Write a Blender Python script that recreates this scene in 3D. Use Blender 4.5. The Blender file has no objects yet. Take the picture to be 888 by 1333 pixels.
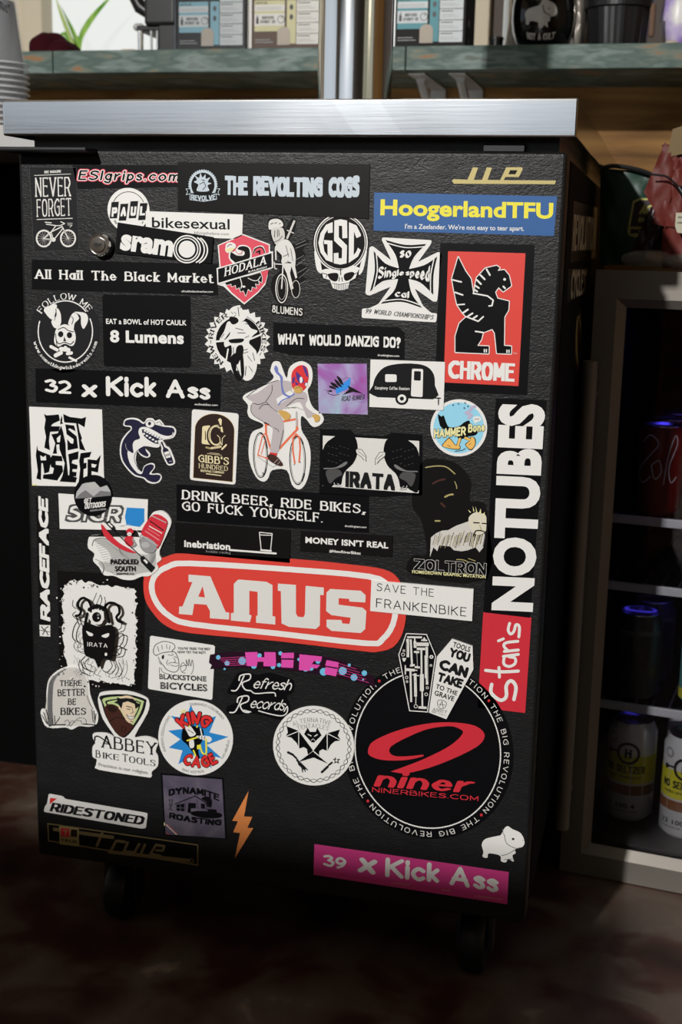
import bpy, bmesh, math, random
from math import sin, cos, pi, radians
from mathutils import Vector, Matrix
from mathutils.geometry import tessellate_polygon

random.seed(7)
SC = bpy.context.scene
COL = SC.collection
Z0 = 0.96                                     # height of the cooler door's top edge above the floor

# ------------------------------------------------------------------ camera
FPX = 1679.92
R = ((0.97051, 0.24005, 0.02214), (0.07018, -0.19351, -0.97859), (-0.23063, 0.95128, -0.20465))   # right, down, forward
CAM = Vector((0.70247, -1.34627, -0.0926 + Z0))
cd = bpy.data.cameras.new('camera')
cam = bpy.data.objects.new('camera', cd)
COL.objects.link(cam)
cr, cdn, cf = (Vector(v).normalized() for v in R)
cam.matrix_world = Matrix.Translation(CAM) @ Matrix(((cr.x, -cdn.x, -cf.x), (cr.y, -cdn.y, -cf.y), (cr.z, -cdn.z, -cf.z))).to_4x4()
cd.sensor_fit = 'VERTICAL'
cd.sensor_height = 36.0
cd.lens = 36.0 * FPX / 1333.0
cd.clip_start = 0.05
cd.clip_end = 50
cd.dof.use_dof = True
cd.dof.focus_distance = 1.36
cd.dof.aperture_fstop = 7.0
SC.camera = cam

# ------------------------------------------------------------------ exposure, world, lights
vs = SC.view_settings
vs.view_transform = 'Standard'
vs.look = 'None'
vs.gamma = 1.0
vs.use_curve_mapping = False
vs.exposure = 0.0

w = bpy.data.worlds.new('room_air')
SC.world = w
w.use_nodes = True
w.node_tree.nodes['Background'].inputs['Color'].default_value = (0.9, 0.85, 0.8, 1)
w.node_tree.nodes['Background'].inputs['Strength'].default_value = 0.006


def area(name, loc, aim, sx, sy, power, color):
    l = bpy.data.lights.new(name, 'AREA')
    l.shape = 'RECTANGLE'
    l.size, l.size_y, l.energy, l.color = sx, sy, power, color
    o = bpy.data.objects.new(name, l)
    COL.objects.link(o)
    o.location = loc
    o.rotation_euler = (Vector(aim) - Vector(loc)).to_track_quat('-Z', 'Y').to_euler()
    return o


area('ceiling_spotlight', (-0.45, -3.5, 1.45 + Z0), (0.35, 0.2, 0.75), 0.085, 0.085, 158, (1.0, 0.98, 0.955))
area('warm_fill_light', (3.7, -2.2, 2.0), (0, -1.5, 1.2), 0.5, 0.5, 1.5, (1.0, 0.85, 0.6))  # added warm fill from the right, no lamp stands there

# ------------------------------------------------------------------ materials
MATS = {}


def mat(name, col, rough=0.5, metal=0.0, spec=0.5, emit=0.0, bump=None, trans=0.0, ior=1.45, alpha=1.0, coat=0.0):
    if name in MATS:
        return MATS[name]
    m = bpy.data.materials.new(name)
    m.use_nodes = True
    nt = m.node_tree
    b = nt.nodes['Principled BSDF']
    b.inputs['Base Color'].default_value = (*col, 1)
    b.inputs['Roughness'].default_value = rough
    b.inputs['Metallic'].default_value = metal
    b.inputs['Specular IOR Level'].default_value = spec
    b.inputs['Transmission Weight'].default_value = trans
    b.inputs['IOR'].default_value = ior
    b.inputs['Alpha'].default_value = alpha
    b.inputs['Coat Weight'].default_value = coat
    if emit:
        b.inputs['Emission Color'].default_value = (*col, 1)
        b.inputs['Emission Strength'].default_value = emit
    if bump:
        sc, st, sq = bump
        tc = nt.nodes.new('ShaderNodeTexCoord')
        mp = nt.nodes.new('ShaderNodeMapping')
        mp.inputs['Scale'].default_value = sq
        n = nt.nodes.new('ShaderNodeTexNoise')
        n.inputs['Scale'].default_value = sc
        n.inputs['Detail'].default_value = 5
        bp = nt.nodes.new('ShaderNodeBump')
        bp.inputs['Strength'].default_value = st
        bp.inputs['Distance'].default_value = 0.002
        L = nt.links.new
        L(tc.outputs['Object'], mp.inputs[0]); L(mp.outputs[0], n.inputs['Vector']); L(n.outputs['Fac'], bp.inputs['Height'])
        L(bp.outputs[0], b.inputs['Normal'])
    MATS[name] = m
    return m


def noisy(name, stops, scale=8, sq=(1, 1, 1), detail=6, rough=0.6, metal=0.0, bump=0.0, dist=0.0, spec=0.5, rr=None, coord='Object'):
    """base colour from a noise-driven ramp"""
    if name in MATS:
        return MATS[name]
    m = mat(name, stops[0][1], rough, metal, spec)
    nt = m.node_tree
    b = nt.nodes['Principled BSDF']
    L = nt.links.new
    tc = nt.nodes.new('ShaderNodeTexCoord')
    mp = nt.nodes.new('ShaderNodeMapping'); mp.inputs['Scale'].default_value = sq
    n = nt.nodes.new('ShaderNodeTexNoise'); n.inputs['Scale'].default_value = scale; n.inputs['Detail'].default_value = detail
    n.inputs['Distortion'].default_value = dist
    r = nt.nodes.new('ShaderNodeValToRGB')
    el = r.color_ramp.elements
    while len(el) < len(stops):
        el.new(0.5)
    for e, (p, c) in zip(el, stops):
        e.position = p; e.color = (*c, 1)
    L(tc.outputs[coord], mp.inputs[0]); L(mp.outputs[0], n.inputs['Vector']); L(n.outputs['Fac'], r.inputs['Fac']); L(r.outputs[0], b.inputs['Base Color'])
    if bump:
        bp = nt.nodes.new('ShaderNodeBump'); bp.inputs['Strength'].default_value = bump; bp.inputs['Distance'].default_value = 0.002
        L(n.outputs['Fac'], bp.inputs['Height']); L(bp.outputs[0], b.inputs['Normal'])
    if rr:
        mr = nt.nodes.new('ShaderNodeMapRange'); mr.inputs['To Min'].default_value = rr[0]; mr.inputs['To Max'].default_value = rr[1]
        L(n.outputs['Fac'], mr.inputs['Value']); L(mr.outputs[0], b.inputs['Roughness'])
    return m


def door_material():
    m = mat('pebbled_black_door_skin', (0.0095, 0.0095, 0.0100), 0.42, 0, 0.34)
    nt = m.node_tree; b = nt.nodes['Principled BSDF']; L = nt.links.new
    tc = nt.nodes.new('ShaderNodeTexCoord')
    mp = nt.nodes.new('ShaderNodeMapping'); mp.inputs['Scale'].default_value = (0.8, 1, 1.6); mp.inputs['Rotation'].default_value = (0, 0.35, 0)
    n1 = nt.nodes.new('ShaderNodeTexNoise'); n1.inputs['Scale'].default_value = 260; n1.inputs['Detail'].default_value = 4; n1.inputs['Distortion'].default_value = 0.6
    v = nt.nodes.new('ShaderNodeTexVoronoi'); v.inputs['Scale'].default_value = 330; v.feature = 'DISTANCE_TO_EDGE'
    n2 = nt.nodes.new('ShaderNodeTexNoise'); n2.inputs['Scale'].default_value = 45; n2.inputs['Detail'].default_value = 3
    mx = nt.nodes.new('ShaderNodeMath'); mx.operation = 'MULTIPLY_ADD'; mx.inputs[1].default_value = 0.5
    b1 = nt.nodes.new('ShaderNodeBump'); b1.inputs['Strength'].default_value = 0.55; b1.inputs['Distance'].default_value = 0.0008
    b2 = nt.nodes.new('ShaderNodeBump'); b2.inputs['Strength'].default_value = 0.25; b2.inputs['Distance'].default_value = 0.002
    L(tc.outputs['Object'], mp.inputs[0])
    for t in (n1, v, n2):
        L(mp.outputs[0], t.inputs['Vector'])
    L(v.outputs['Distance'], mx.inputs[0]); L(n1.outputs['Fac'], mx.inputs[2])
    L(mx.outputs[0], b1.inputs['Height']); L(n2.outputs['Fac'], b2.inputs['Height']); L(b2.outputs[0], b1.inputs['Normal']); L(b1.outputs[0], b.inputs['Normal'])
    mr = nt.nodes.new('ShaderNodeMapRange'); mr.inputs['To Min'].default_value = 0.34; mr.inputs['To Max'].default_value = 0.52
    L(n2.outputs['Fac'], mr.inputs['Value']); L(mr.outputs[0], b.inputs['Roughness'])
    return m


def brushed(name, col, rough, sq, strength=0.06):
    m = mat(name, col, rough, 1.0, bump=(60, strength, sq))
    nt = m.node_tree; b = nt.nodes['Principled BSDF']
    tc = nt.nodes.new('ShaderNodeTexCoord'); n = nt.nodes.new('ShaderNodeTexNoise'); n.inputs['Scale'].default_value = 7
    mr = nt.nodes.new('ShaderNodeMapRange'); mr.inputs['To Min'].default_value = rough * 0.7; mr.inputs['To Max'].default_value = rough * 1.4
    nt.links.new(tc.outputs['Object'], n.inputs['Vector']); nt.links.new(n.outputs['Fac'], mr.inputs['Value']); nt.links.new(mr.outputs[0], b.inputs['Roughness'])
    return m


def thin_glass(name, tint=(1, 1, 1), gloss=0.12, rough=0.02):
    if name in MATS:
        return MATS[name]
    m = bpy.data.materials.new(name); m.use_nodes = True
    nt = m.node_tree; nt.nodes.clear(); L = nt.links.new
    o = nt.nodes.new('ShaderNodeOutputMaterial'); t = nt.nodes.new('ShaderNodeBsdfTransparent'); g = nt.nodes.new('ShaderNodeBsdfGlossy')
    mx = nt.nodes.new('ShaderNodeMixShader'); lw = nt.nodes.new('ShaderNodeLayerWeight'); mm = nt.nodes.new('ShaderNodeMath')
    mm.operation = 'MULTIPLY_ADD'; mm.inputs[1].default_value = 0.8; mm.inputs[2].default_value = gloss; mm.use_clamp = True
    lw.inputs['Blend'].default_value = 0.25
    t.inputs['Color'].default_value = (*tint, 1); g.inputs['Roughness'].default_value = rough
    L(lw.outputs['Facing'], mm.inputs[0]); L(mm.outputs[0], mx.inputs[0]); L(t.outputs[0], mx.inputs[1]); L(g.outputs[0], mx.inputs[2]); L(mx.outputs[0], o.inputs[0])
    MATS[name] = m
    return m


# ------------------------------------------------------------------ object helpers
def empty(name, label=None, cat=None, group=None, loc=(0, 0, 0), rz=0.0, kind=None):
    o = bpy.data.objects.new(name, None)
    COL.objects.link(o)
    o.location = loc; o.rotation_euler = (0, 0, rz); o.empty_display_size = 0.02
    if label: o['label'] = label
    if cat: o['category'] = cat
    if group: o['group'] = group
    if kind: o['kind'] = kind
    return o


def tag(o, label, cat, group=None, kind=None):
    if label: o['label'] = label
    if cat: o['category'] = cat
    if group: o['group'] = group
    if kind: o['kind'] = kind
    return o


def link(name, me, m, parent=None):
    if m and not me.materials: me.materials.append(m)
    o = bpy.data.objects.new(name, me)
    COL.objects.link(o)
    if parent: o.parent = parent
    return o


def obj(name, bm, m, parent=None, smooth=False):
    me = bpy.data.meshes.new(name)
    bm.normal_update()
    if smooth:
        for e in bm.edges:
            if len(e.link_faces) == 2 and e.calc_face_angle(0) > 0.7: e.smooth = False
    bm.to_mesh(me); bm.free()
    if smooth:
        for p in me.polygons: p.use_smooth = True
    return link(name, me, m, parent)


def box(bm, x0, x1, y0, y1, z0, z1, bev=0.0, seg=2):
    r = bmesh.ops.create_cube(bm, size=1.0)
    vs_ = r['verts']
    for v in vs_:
        v.co = Vector(((x0 + x1) / 2 + v.co.x * (x1 - x0), (y0 + y1) / 2 + v.co.y * (y1 - y0), (z0 + z1) / 2 + v.co.z * (z1 - z0)))
    if bev:
        es = list({e for v in vs_ for e in v.link_edges})
        bmesh.ops.bevel(bm, geom=es, offset=bev, segments=seg, affect='EDGES', profile=0.5)
    return bm


def boxo(name, dims, m, parent=None, bev=0.0, seg=2):
    return obj(name, box(bmesh.new(), *dims, bev, seg), m, parent, smooth=False)


def lathe(bm, prof, cx=0, cy=0, n=40, cap0=True, cap1=True):
    rings = []
    for r, z in prof:
        rings.append([bm.verts.new((cx + r * cos(2 * pi * k / n), cy + r * sin(2 * pi * k / n), z)) for k in range(n)])
    for a, b in zip(rings, rings[1:]):
        for k in range(n):
            bm.faces.new((a[k], a[(k + 1) % n], b[(k + 1) % n], b[k]))
    if cap0: bm.faces.new(rings[0][::-1])
    if cap1: bm.faces.new(rings[-1])
    return bm


def tube(bm, pts, r, n=8, caps=True):
    pts = [Vector(p) for p in pts]
    rings = []
    for i, p in enumerate(pts):
        d = (pts[min(i + 1, len(pts) - 1)] - pts[max(i - 1, 0)]).normalized()
        a = d.cross(Vector((0, 0, 1)) if abs(d.z) < 0.9 else Vector((1, 0, 0))).normalized(); b = d.cross(a)
        rr = r[i] if isinstance(r, (list, tuple)) else r
        rings.append([bm.verts.new(p + (a * cos(2 * pi * k / n) + b * sin(2 * pi * k / n)) * rr) for k in range(n)])
    for a, b in zip(rings, rings[1:]):
        for k in range(n):
            bm.faces.new((a[k], a[(k + 1) % n], b[(k + 1) % n], b[k]))
    if caps:
        bm.faces.new(rings[0][::-1]); bm.faces.new(rings[-1])
    return bm


# ------------------------------------------------------------------ the skeleton alphabet (two hex digits = x, y; baseline 3, x-height 9, cap 12)
GL = {
    'A': (8, '034c83|1676'), 'B': (7, '030c4c6b695808|5877745303'), 'C': (8, '~8b5c1a08155384'), 'D': (7, '030c4c7a754303'),
    'E': (6, '6c0c0363|0858'), 'F': (6, '6c0c03|0858'), 'G': (8, '~8b5c1a08155384|848858'), 'H': (7, '030c|737c|0878'), 'I': (0, '030c'),
    'J': (5, '5c55432305'), 'K': (7, '030c|7c07|2873'), 'L': (6, '0c0363'), 'M': (8, '030c458c83'), 'N': (7, '030c737c'),
    'O': (8, '~4c1b0814437488' '7b4c'), 'P': (7, '030c5c7a795707'), 'Q': (8, '~4c1b08144374887b4c|5682'), 'R': (7, '030c5c7a795707|4773'),
    'S': (7, '~7b4c1b194876643304'), 'T': (8, '0c8c|434c'), 'U': (7, '0c052353757c'), 'V': (8, '0c438c'), 'W': (10, '0c235b83ac'),
    'X': (8, '038c|0c83'), 'Y': (8, '0c488c|4843'), 'Z': (8, '0c8c0383'),
    '0': (6, '~3c1b08143354685b3c'), '1': (2, '0a2c23'), '2': (6, '~0b3c5b695703|0363'), '3': (6, '~0b3c5b5a38|~3867654304'),
    '4': (7, '535c0676'), '5': (6, '6c1c08|~08395866543304'), '6': (6, '~5c2a0614335465583817'), '7': (6, '0c6c23'),
    '8': (6, '~3c1b1938595b3c|~38060433646638'), '9': (6, '~1345695b3c1b09173758'),
    'a': (5, '~57391806143355|5953'), 'b': (5, '0c03|~07294856442305'), 'c': (5, '~58391806143354'), 'd': (5, '~57391806143355|5c53'),
    'e': (5, '0656|~5648291806143354'), 'f': (4, '~4b2c1a1813|0939'), 'g': (5, '~57391806143355|5952|~52402001'), 'h': (5, '0c03|~0629485653'),
    'i': (0, '0903|0b0c'), 'j': (2, '~29211000|2b2c'), 'k': (4, '0c03|4905|1643'), 'l': (0, '0c03'), 'm': (8, '0903|~07294843|~47698883'),
    'n': (5, '0903|~0729485653'), 'o': (6, '~391806143354665839'), 'p': (5, '0900|~07294856442305'), 'q': (5, '~57391806143355|5950'),
    'r': (4, '0903|~06283949'), 's': (4, '~4829081736442304'), 't': (4, '~1b142343|0939'), 'u': (5, '~0904233355|5953'),
    'v': (6, '093369'), 'w': (8, '0923486389'), 'x': (5, '0953|0359'), 'y': (6, '0933|6910'), 'z': (5, '09590353'),
    '.': (0, '0303'), ',': (1, '1402'), "'": (0, '0c0a'), '!': (0, '0c06|0303'), '?': (5, '~0a2c4b5a2726|2323'), ':': (0, '0505|0808'),
    '-': (4, '0747'), '#': (6, '0767|0a6a|1303|2c14|5c44'.replace('|1303', '')), '/': (4, '034c'), '&': (7, '~73191b3c4b4a160404335376'), ' ': (4, ''), '*': (0, '0707'),
}


def catmull(p, closed=False, sub=4):
    n = len(p)
    if n < 3: return p
    out = []
    rng = range(n) if closed else range(n - 1)
    for i in rng:
        if closed: a, b, c, d = p[(i - 1) % n], p[i], p[(i + 1) % n], p[(i + 2) % n]
        else: a, b, c, d = p[max(i - 1, 0)], p[i], p[i + 1], p[min(i + 2, n - 1)]
        for k in range(sub):
            t = k / sub
            out.append(tuple(0.5 * ((2 * b[j]) + (c[j] - a[j]) * t + (2 * a[j] - 5 * b[j] + 4 * c[j] - d[j]) * t * t + (3 * b[j] - a[j] - 3 * c[j] + d[j]) * t ** 3) for j in (0, 1)))
    if not closed: out.append(p[-1])
    return out


def sm(p, sub=4):
    return catmull([tuple(q) for q in p], True, sub)


def so(p, sub=4):
    return catmull([tuple(q) for q in p], False, sub)


def hull(pts):
    pts = sorted(set((round(x, 5), round(y, 5)) for x, y in pts))
    if len(pts) < 3: return pts
    def half(ps):
        h = []
        for p in ps:
            while len(h) > 1 and (h[-1][0] - h[-2][0]) * (p[1] - h[-2][1]) - (h[-1][1] - h[-2][1]) * (p[0] - h[-2][0]) <= 0: h.pop()
            h.append(p)
        return h
    a = half(pts); b = half(pts[::-1])
    return a[:-1] + b[:-1]


def pen_pts(wx, wy, shape='round', n=8, ang=0.0):
    if shape == 'square': base = [(-1, -1), (1, -1), (1, 1), (-1, 1)]
    else: base = [(cos(2 * pi * k / n), sin(2 * pi * k / n)) for k in range(n)]
    ca, sa = cos(ang), sin(ang)
    return [((x * ca * wx - y * sa * wy), (x * sa * wx + y * ca * wy)) for x, y in base]


def stroke_text(text, pen=(1, 1), shape='round', serif=0.0, gap=2.4, n=8, ang=0.0, narrow=1.0, jitter=0.0, sub=3, raw=False):
    """convex pieces of the text on a grid: baseline 0, cap height 9"""
    polys, x = [], 0.0
    rnd = random.Random(len(text) * 31)
    pp = pen_pts(pen[0], pen[1], shape, n, ang)
    for ch in text:
        wd, s = GL.get(ch, GL['?'])
        jy = rnd.uniform(-jitter, jitter)
        for st in s.split('|'):
            if not st: continue
            smth = st[0] == '~'
            st = st.lstrip('~')
            p = [(int(st[i], 16) * narrow, int(st[i + 1], 16) - 3.0 + jy) for i in range(0, len(st), 2)]
            ends = (p[0], p[1] if len(p) > 1 else p[0]), (p[-1], p[-2] if len(p) > 1 else p[-1])
            if smth:
                cl = p[0] == p[-1]
                p = catmull(p[:-1] if cl else p, cl, sub)
                if cl: p.append(p[0])
            segs = list(zip(p, p[1:])) or [(p[0], p[0])]
            for a, b in segs:
                polys.append(hull([(x + q[0] + u, q[1] + v) for q in (a, b) for u, v in pp]))
            if serif and len(p) > 1:
                for e, f in ends:
                    dx, dy = abs(e[0] - f[0]), abs(e[1] - f[1])
                    if e[0] == f[0] and e[1] == f[1]: continue
                    if dy > dx * 0.8 and not (smth and ends[0][0] == ends[1][0]):
                        t = max(pen[1] * 0.75, 0.35)
                        yy = e[1] - pen[1] + t if e[1] < f[1] else e[1] + pen[1] - t
                        polys.append([(x + e[0] - serif, yy - t), (x + e[0] + serif, yy - t), (x + e[0] + serif, yy + t), (x + e[0] - serif, yy + t)])
                    elif dx > dy and ch in 'EFLTZCGS':
                        t = max(pen[0] * 0.5, 0.3)
                        k = serif * 0.9
                        s_ = 1 if e[1] < 5 else -1
                        polys.append([(x + e[0] - t, e[1]), (x + e[0] + t, e[1]), (x + e[0] + t, e[1] + s_ * k), (x + e[0] - t, e[1] + s_ * k)])
        x += wd * narrow + gap + 2 * pen[0] * 0.6
    wd = x - gap - 2 * pen[0] * 0.6
    if raw:
        return polys, wd, 9.0
    if ang:
        pw = ph = max(abs(u) for u, v in pp); ph = max(abs(v) for u, v in pp)
    else:
        pw, ph = pen
    return [[(a + pw, b + ph) for a, b in q] for q in polys], wd + 2 * pw, 9.0 + 2 * ph


_TX = {}


def bfont_text(text, offset=0.0, spacing=1.0):
    k = (text, offset, spacing)
    if k in _TX: return _TX[k]
    c = bpy.data.curves.new('tmp', 'FONT')
    c.body = text; c.offset = offset; c.resolution_u = 4; c.size = 1.0; c.space_character = spacing
    o = bpy.data.objects.new('tmp', c)
    COL.objects.link(o)
    dg = bpy.context.evaluated_depsgraph_get()
    me = bpy.data.meshes.new_from_object(o.evaluated_get(dg))
    v = [tuple(q.co[:2]) for q in me.vertices]
    x0 = min(q[0] for q in v); x1 = max(q[0] for q in v)
    polys = [[(v[i][0] - x0, v[i][1]) for i in p.vertices] for p in me.polygons]
    bpy.data.objects.remove(o); bpy.data.curves.remove(c); bpy.data.meshes.remove(me)
    _TX[k] = (polys, x1 - x0, 0.729)
    return _TX[k]


FONTS = {
    'sans': lambda t: bfont_text(t),
    'light': lambda t: stroke_text(t, (0.55, 0.55), n=6, gap=3),
    'medium': lambda t: bfont_text(t, 0.012),
    'bold': lambda t: bfont_text(t, 0.028, 1.06),
    'fat': lambda t: bfont_text(t, 0.040, 1.06),
    'hand': lambda t: stroke_text(t, (1.15, 1.1), n=10, gap=1.5, jitter=0.25),
    'handthin': lambda t: stroke_text(t, (0.6, 0.6), n=6, gap=2.2, jitter=0.3),
    'block': lambda t: stroke_text(t, (1.15, 1.05), 'square', gap=1.6, narrow=0.8, jitter=0.2),
    'blockn': lambda t: stroke_text(t, (1.0, 0.9), 'square', gap=1.4, narrow=0.62),
    'fatblock': lambda t: stroke_text(t, (1.7, 1.4), 'square', gap=0.9, narrow=0.85, jitter=0.25),
    'tall': lambda t: stroke_text(t, (0.5, 0.3), 'square', gap=1.6, narrow=0.6, serif=0.9),
    'serif': lambda t: stroke_text(t, (1.1, 0.58), n=8, gap=2.6, serif=1.9),
    'serifl': lambda t: stroke_text(t, (0.75, 0.36), n=8, gap=2.6, serif=1.4),
    'serifb': lambda t: stroke_text(t, (1.4, 0.72), n=8, gap=2.2, serif=2.1),
    'gothic': lambda t: stroke_text(t, (1.45, 0.32), n=6, gap=1.0, ang=0.75, narrow=0.8),
    'wide': lambda t: stroke_text(t, (0.6, 0.6), 'square', gap=2.6, narrow=1.25),
    'round': lambda t: stroke_text(t, (1.9, 1.7), n=10, gap=0.8, narrow=1.0),
}


def text_polys(text, font):
    return FONTS[font](text) if isinstance(font, str) else font(text)
# ------------------------------------------------------------------ room
M_wood = noisy('brown_plywood', [(0.30, (0.125, 0.055, 0.013)), (0.5, (0.26, 0.130, 0.034)), (0.70, (0.38, 0.21, 0.065))], scale=4.0, sq=(1.0, 1.0, 7), detail=9, rough=0.6, bump=0.08, dist=0.6, spec=0.25)
M_floor = noisy('stained_brown_concrete', [(0.30, (0.020, 0.008, 0.006)), (0.46, (0.060, 0.024, 0.016)), (0.56, (0.095, 0.062, 0.045)), (0.66, (0.12, 0.09, 0.07)), (0.80, (0.38, 0.32, 0.24))], scale=9, detail=12, rough=0.45, bump=0.15, dist=0.4, rr=(0.3, 0.7))
M_cream = mat('cream_paint', (0.62, 0.55, 0.42), 0.7)
M_white = mat('white_wall_paint', (0.75, 0.73, 0.68), 0.7)
M_dark = mat('dark_paint', (0.03, 0.03, 0.032), 0.6)
M_black = mat('black_plastic', (0.010, 0.010, 0.011), 0.35)
M_blackm = mat('black_painted_metal', (0.010, 0.010, 0.012), 0.70, 0, 0.05)
M_steel = brushed('brushed_countertop_steel', (0.70, 0.72, 0.74), 0.17, (0.2, 1, 6), 0.02)
M_fsteel = brushed('brushed_fridge_steel', (0.22, 0.20, 0.175), 0.42, (0.3, 0.3, 20), 0.05)
M_fsteel.node_tree.nodes['Principled BSDF'].inputs['Metallic'].default_value = 0.5
M_chrome = mat('polished_chrome', (0.85, 0.85, 0.85), 0.13, 1.0, bump=(40, 0.03, (1, 1, 0.15)))
M_led = mat('blue_led', (0.06, 0.05, 1.0), 0.4, emit=2.2)


def struct(name, dims, m, bev=0.0):
    o = boxo(name, dims, m, None, bev); o['kind'] = 'structure'; return o


struct('floor', (-4, 4, -4.8, 1.25, -0.06, 0.0), M_floor)
struct('wall_back', (-4, 4, 1.05, 1.14, 0.0, Z0 + 0.215), M_wood)
struct('ceiling', (-4, 4, -4.8, 2.0, 2.9, 3.0), mat('ceiling_paint', (0.25, 0.22, 0.18), 0.8))
struct('wall_left', (-4.0, -3.9, -4.8, 1.25, 0, 2.9), mat('cream_side_wall', (0.55, 0.47, 0.33), 0.8))
struct('wall_right', (3.9, 4.0, -4.8, 1.25, 0, 2.9), M_wood)
struct('wall_front', (-4, 4, -4.8, -4.7, 0, 2.9), mat('dark_front_wall', (0.12, 0.10, 0.08), 0.8))
# daylight windows of the room in front of and left of the cooler (what its steel and chrome mirror)
m_day = mat('daylit_glass', (0.80, 0.90, 1.0), 0.5, emit=0.66)
w2 = empty('window_2', kind='structure')
boxo('pane', (-3.0, 0.9, -4.68, -4.67, 1.20, 1.92), m_day, w2)
for x_ in (-3.04, 0.9):
    boxo('window_frame', (x_, x_ + 0.05, -4.70, -4.64, 1.15, 1.97), M_cream, w2, 0.004)
w3 = empty('window_3', kind='structure')
boxo('pane', (-3.89, -3.88, -3.6, 0.6, 1.1, 2.2), m_day, w3)
for y_ in (-3.65, 0.6):
    boxo('window_frame', (-3.895, -3.84, y_, y_ + 0.05, 1.05, 2.25), M_cream, w3, 0.004)
w4 = empty('right_glow_panel', kind='structure')  # added unseen glow panel in window form, brightens the chrome column's right reflection
boxo('pane', (3.88, 3.89, -4.3, -1.2, 1.3, 2.2), mat('olive_glow_panel', (0.75, 0.74, 0.55), 0.5, emit=0.38), w4)
for y_ in (-4.35, -3.2, -1.2):
    boxo('window_frame', (3.84, 3.895, y_, y_ + 0.10, 1.25, 2.25), M_dark, w4, 0.004)
# daylight window above the shelf behind
struct('wall_back_upper', (-4, -0.645, 1.30, 1.36, Z0 + 0.2, 2.9), M_cream)
struct('wall_back_upper', (0.34, 4, 1.30, 1.36, Z0 + 0.2, 2.9), mat('dark_brown_wall_paint', (0.10, 0.08, 0.07), 0.8))  # darker paint right of the window
struct('wall_back_ledge', (-4, 4, 1.141, 1.36, Z0 + 0.10, Z0 + 0.20), M_cream)
wn = empty('window_1', kind='structure')
boxo('window_frame', (-0.645, -0.600, 1.27, 1.33, Z0 + 0.2, 2.9), M_cream, wn, 0.004)
boxo('window_frame', (0.30, 0.34, 1.27, 1.33, Z0 + 0.2, 2.9), M_cream, wn, 0.003)
mpane = mat('bright_daylit_pane', (0.80, 0.82, 0.79), 0.5, emit=0.98)
boxo('pane', (-0.600, 0.30, 1.32, 1.33, Z0 + 0.2, 2.9), mpane, wn)
# the bar the photographer stands behind, out of view, whose top cuts the low light
bar = boxo('bar_counter', (-3.2, 0.20, -1.75, -1.42, 0, Z0 + 0.128), M_wood, None, 0.004)
tag(bar, 'long wooden bar counter opposite the cooler, behind the photographer', 'counter')
# side counter at the left
sc_ = empty('side_counter', 'light grey slab counter at the left of the cooler, under the cups', 'counter')
boxo('slab', (-1.4, -0.055, 0.22, 0.98, Z0 + 0.014, Z0 + 0.045), mat('light_grey_laminate', (0.45, 0.45, 0.44), 0.4), sc_, 0.002)
boxo('base', (-1.4, -0.10, 0.50, 0.98, 0.0, Z0 + 0.012), mat('dark_cabinet', (0.0015, 0.0015, 0.0015), 0.9, 0, 0.1), sc_)

for m_ in (m_day, mpane, MATS['olive_glow_panel']):
    m_.node_tree.nodes['Principled BSDF'].inputs['Base Color'].default_value = (0.02, 0.02, 0.02, 1)

# ------------------------------------------------------------------ the cooler
ck = empty('draught_beer_cooler', 'black stickered beer cooler with a steel top and chrome column on casters', 'cooler')
body = boxo('cabinet', (0.0, 0.6, 0.055, 0.97, 0.115, Z0 - 0.003), M_blackm, ck, 0.004)
M_door = door_material()
dr = boxo('door', (0.0, 0.6, 0.0, 0.042, 0.118, Z0), M_door, ck, 0.004, 3)
boxo('gasket', (0.006, 0.594, 0.0425, 0.0545, 0.124, Z0 - 0.006), mat('rubber', (0.004, 0.004, 0.004), 0.7), dr)
boxo('toe_panel', (0.005, 0.595, 0.065, 0.08, 0.10, 0.118), M_black, ck)
# folded steel top
bm = bmesh.new()
box(bm, -0.0115, 0.6089, -0.012, 0.99, Z0 + 0.0133, Z0 + 0.0507, 0.0022, 3)
bmesh.ops.subdivide_edges(bm, edges=[e for e in bm.edges if e.calc_length() > 0.2], cuts=24, use_grid_fill=True)
for v in bm.verts:
    if v.co.y < -0.010:
        v.co.y += 0.0003 * sin(v.co.x * 17 + 1) + 0.0004 * math.exp(-((v.co.x - 0.395) / 0.03) ** 2) * (1 if v.co.z > Z0 + 0.03 else 0.3)
top = obj('steel_top', bm, M_steel, ck, smooth=False)
boxo('top_support', (0.01, 0.59, 0.02, 0.96, Z0 - 0.002, Z0 + 0.014), M_black, ck)
boxo('support_bracket', (0.515, 0.556, 0.006, 0.019, Z0 + 0.001, Z0 + 0.009), mat('dull_steel', (0.03, 0.03, 0.032), 0.5, 1.0), ck)
hb = box(bmesh.new(), -0.008, 0.0945, -0.030, 0.035, Z0 - 0.0045, Z0 + 0.0005, 0.002, 3)
obj('top_hinge_plate', hb, M_black, ck)
# chrome draught column
cx, cy, cr_ = 0.3290, 0.215, 0.0445
bm = bmesh.new(); lathe(bm, [(cr_, Z0 + 0.051), (cr_, Z0 + 0.75)], cx, cy, 72)
obj('draught_column', bm, M_chrome, ck, smooth=True)
bm = bmesh.new(); lathe(bm, [(0.062, Z0 + 0.0508), (0.062, Z0 + 0.056), (0.050, Z0 + 0.059), (cr_, Z0 + 0.060)], cx, cy, 48)
obj('column_flange', bm, M_chrome, ck, smooth=False)
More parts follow.
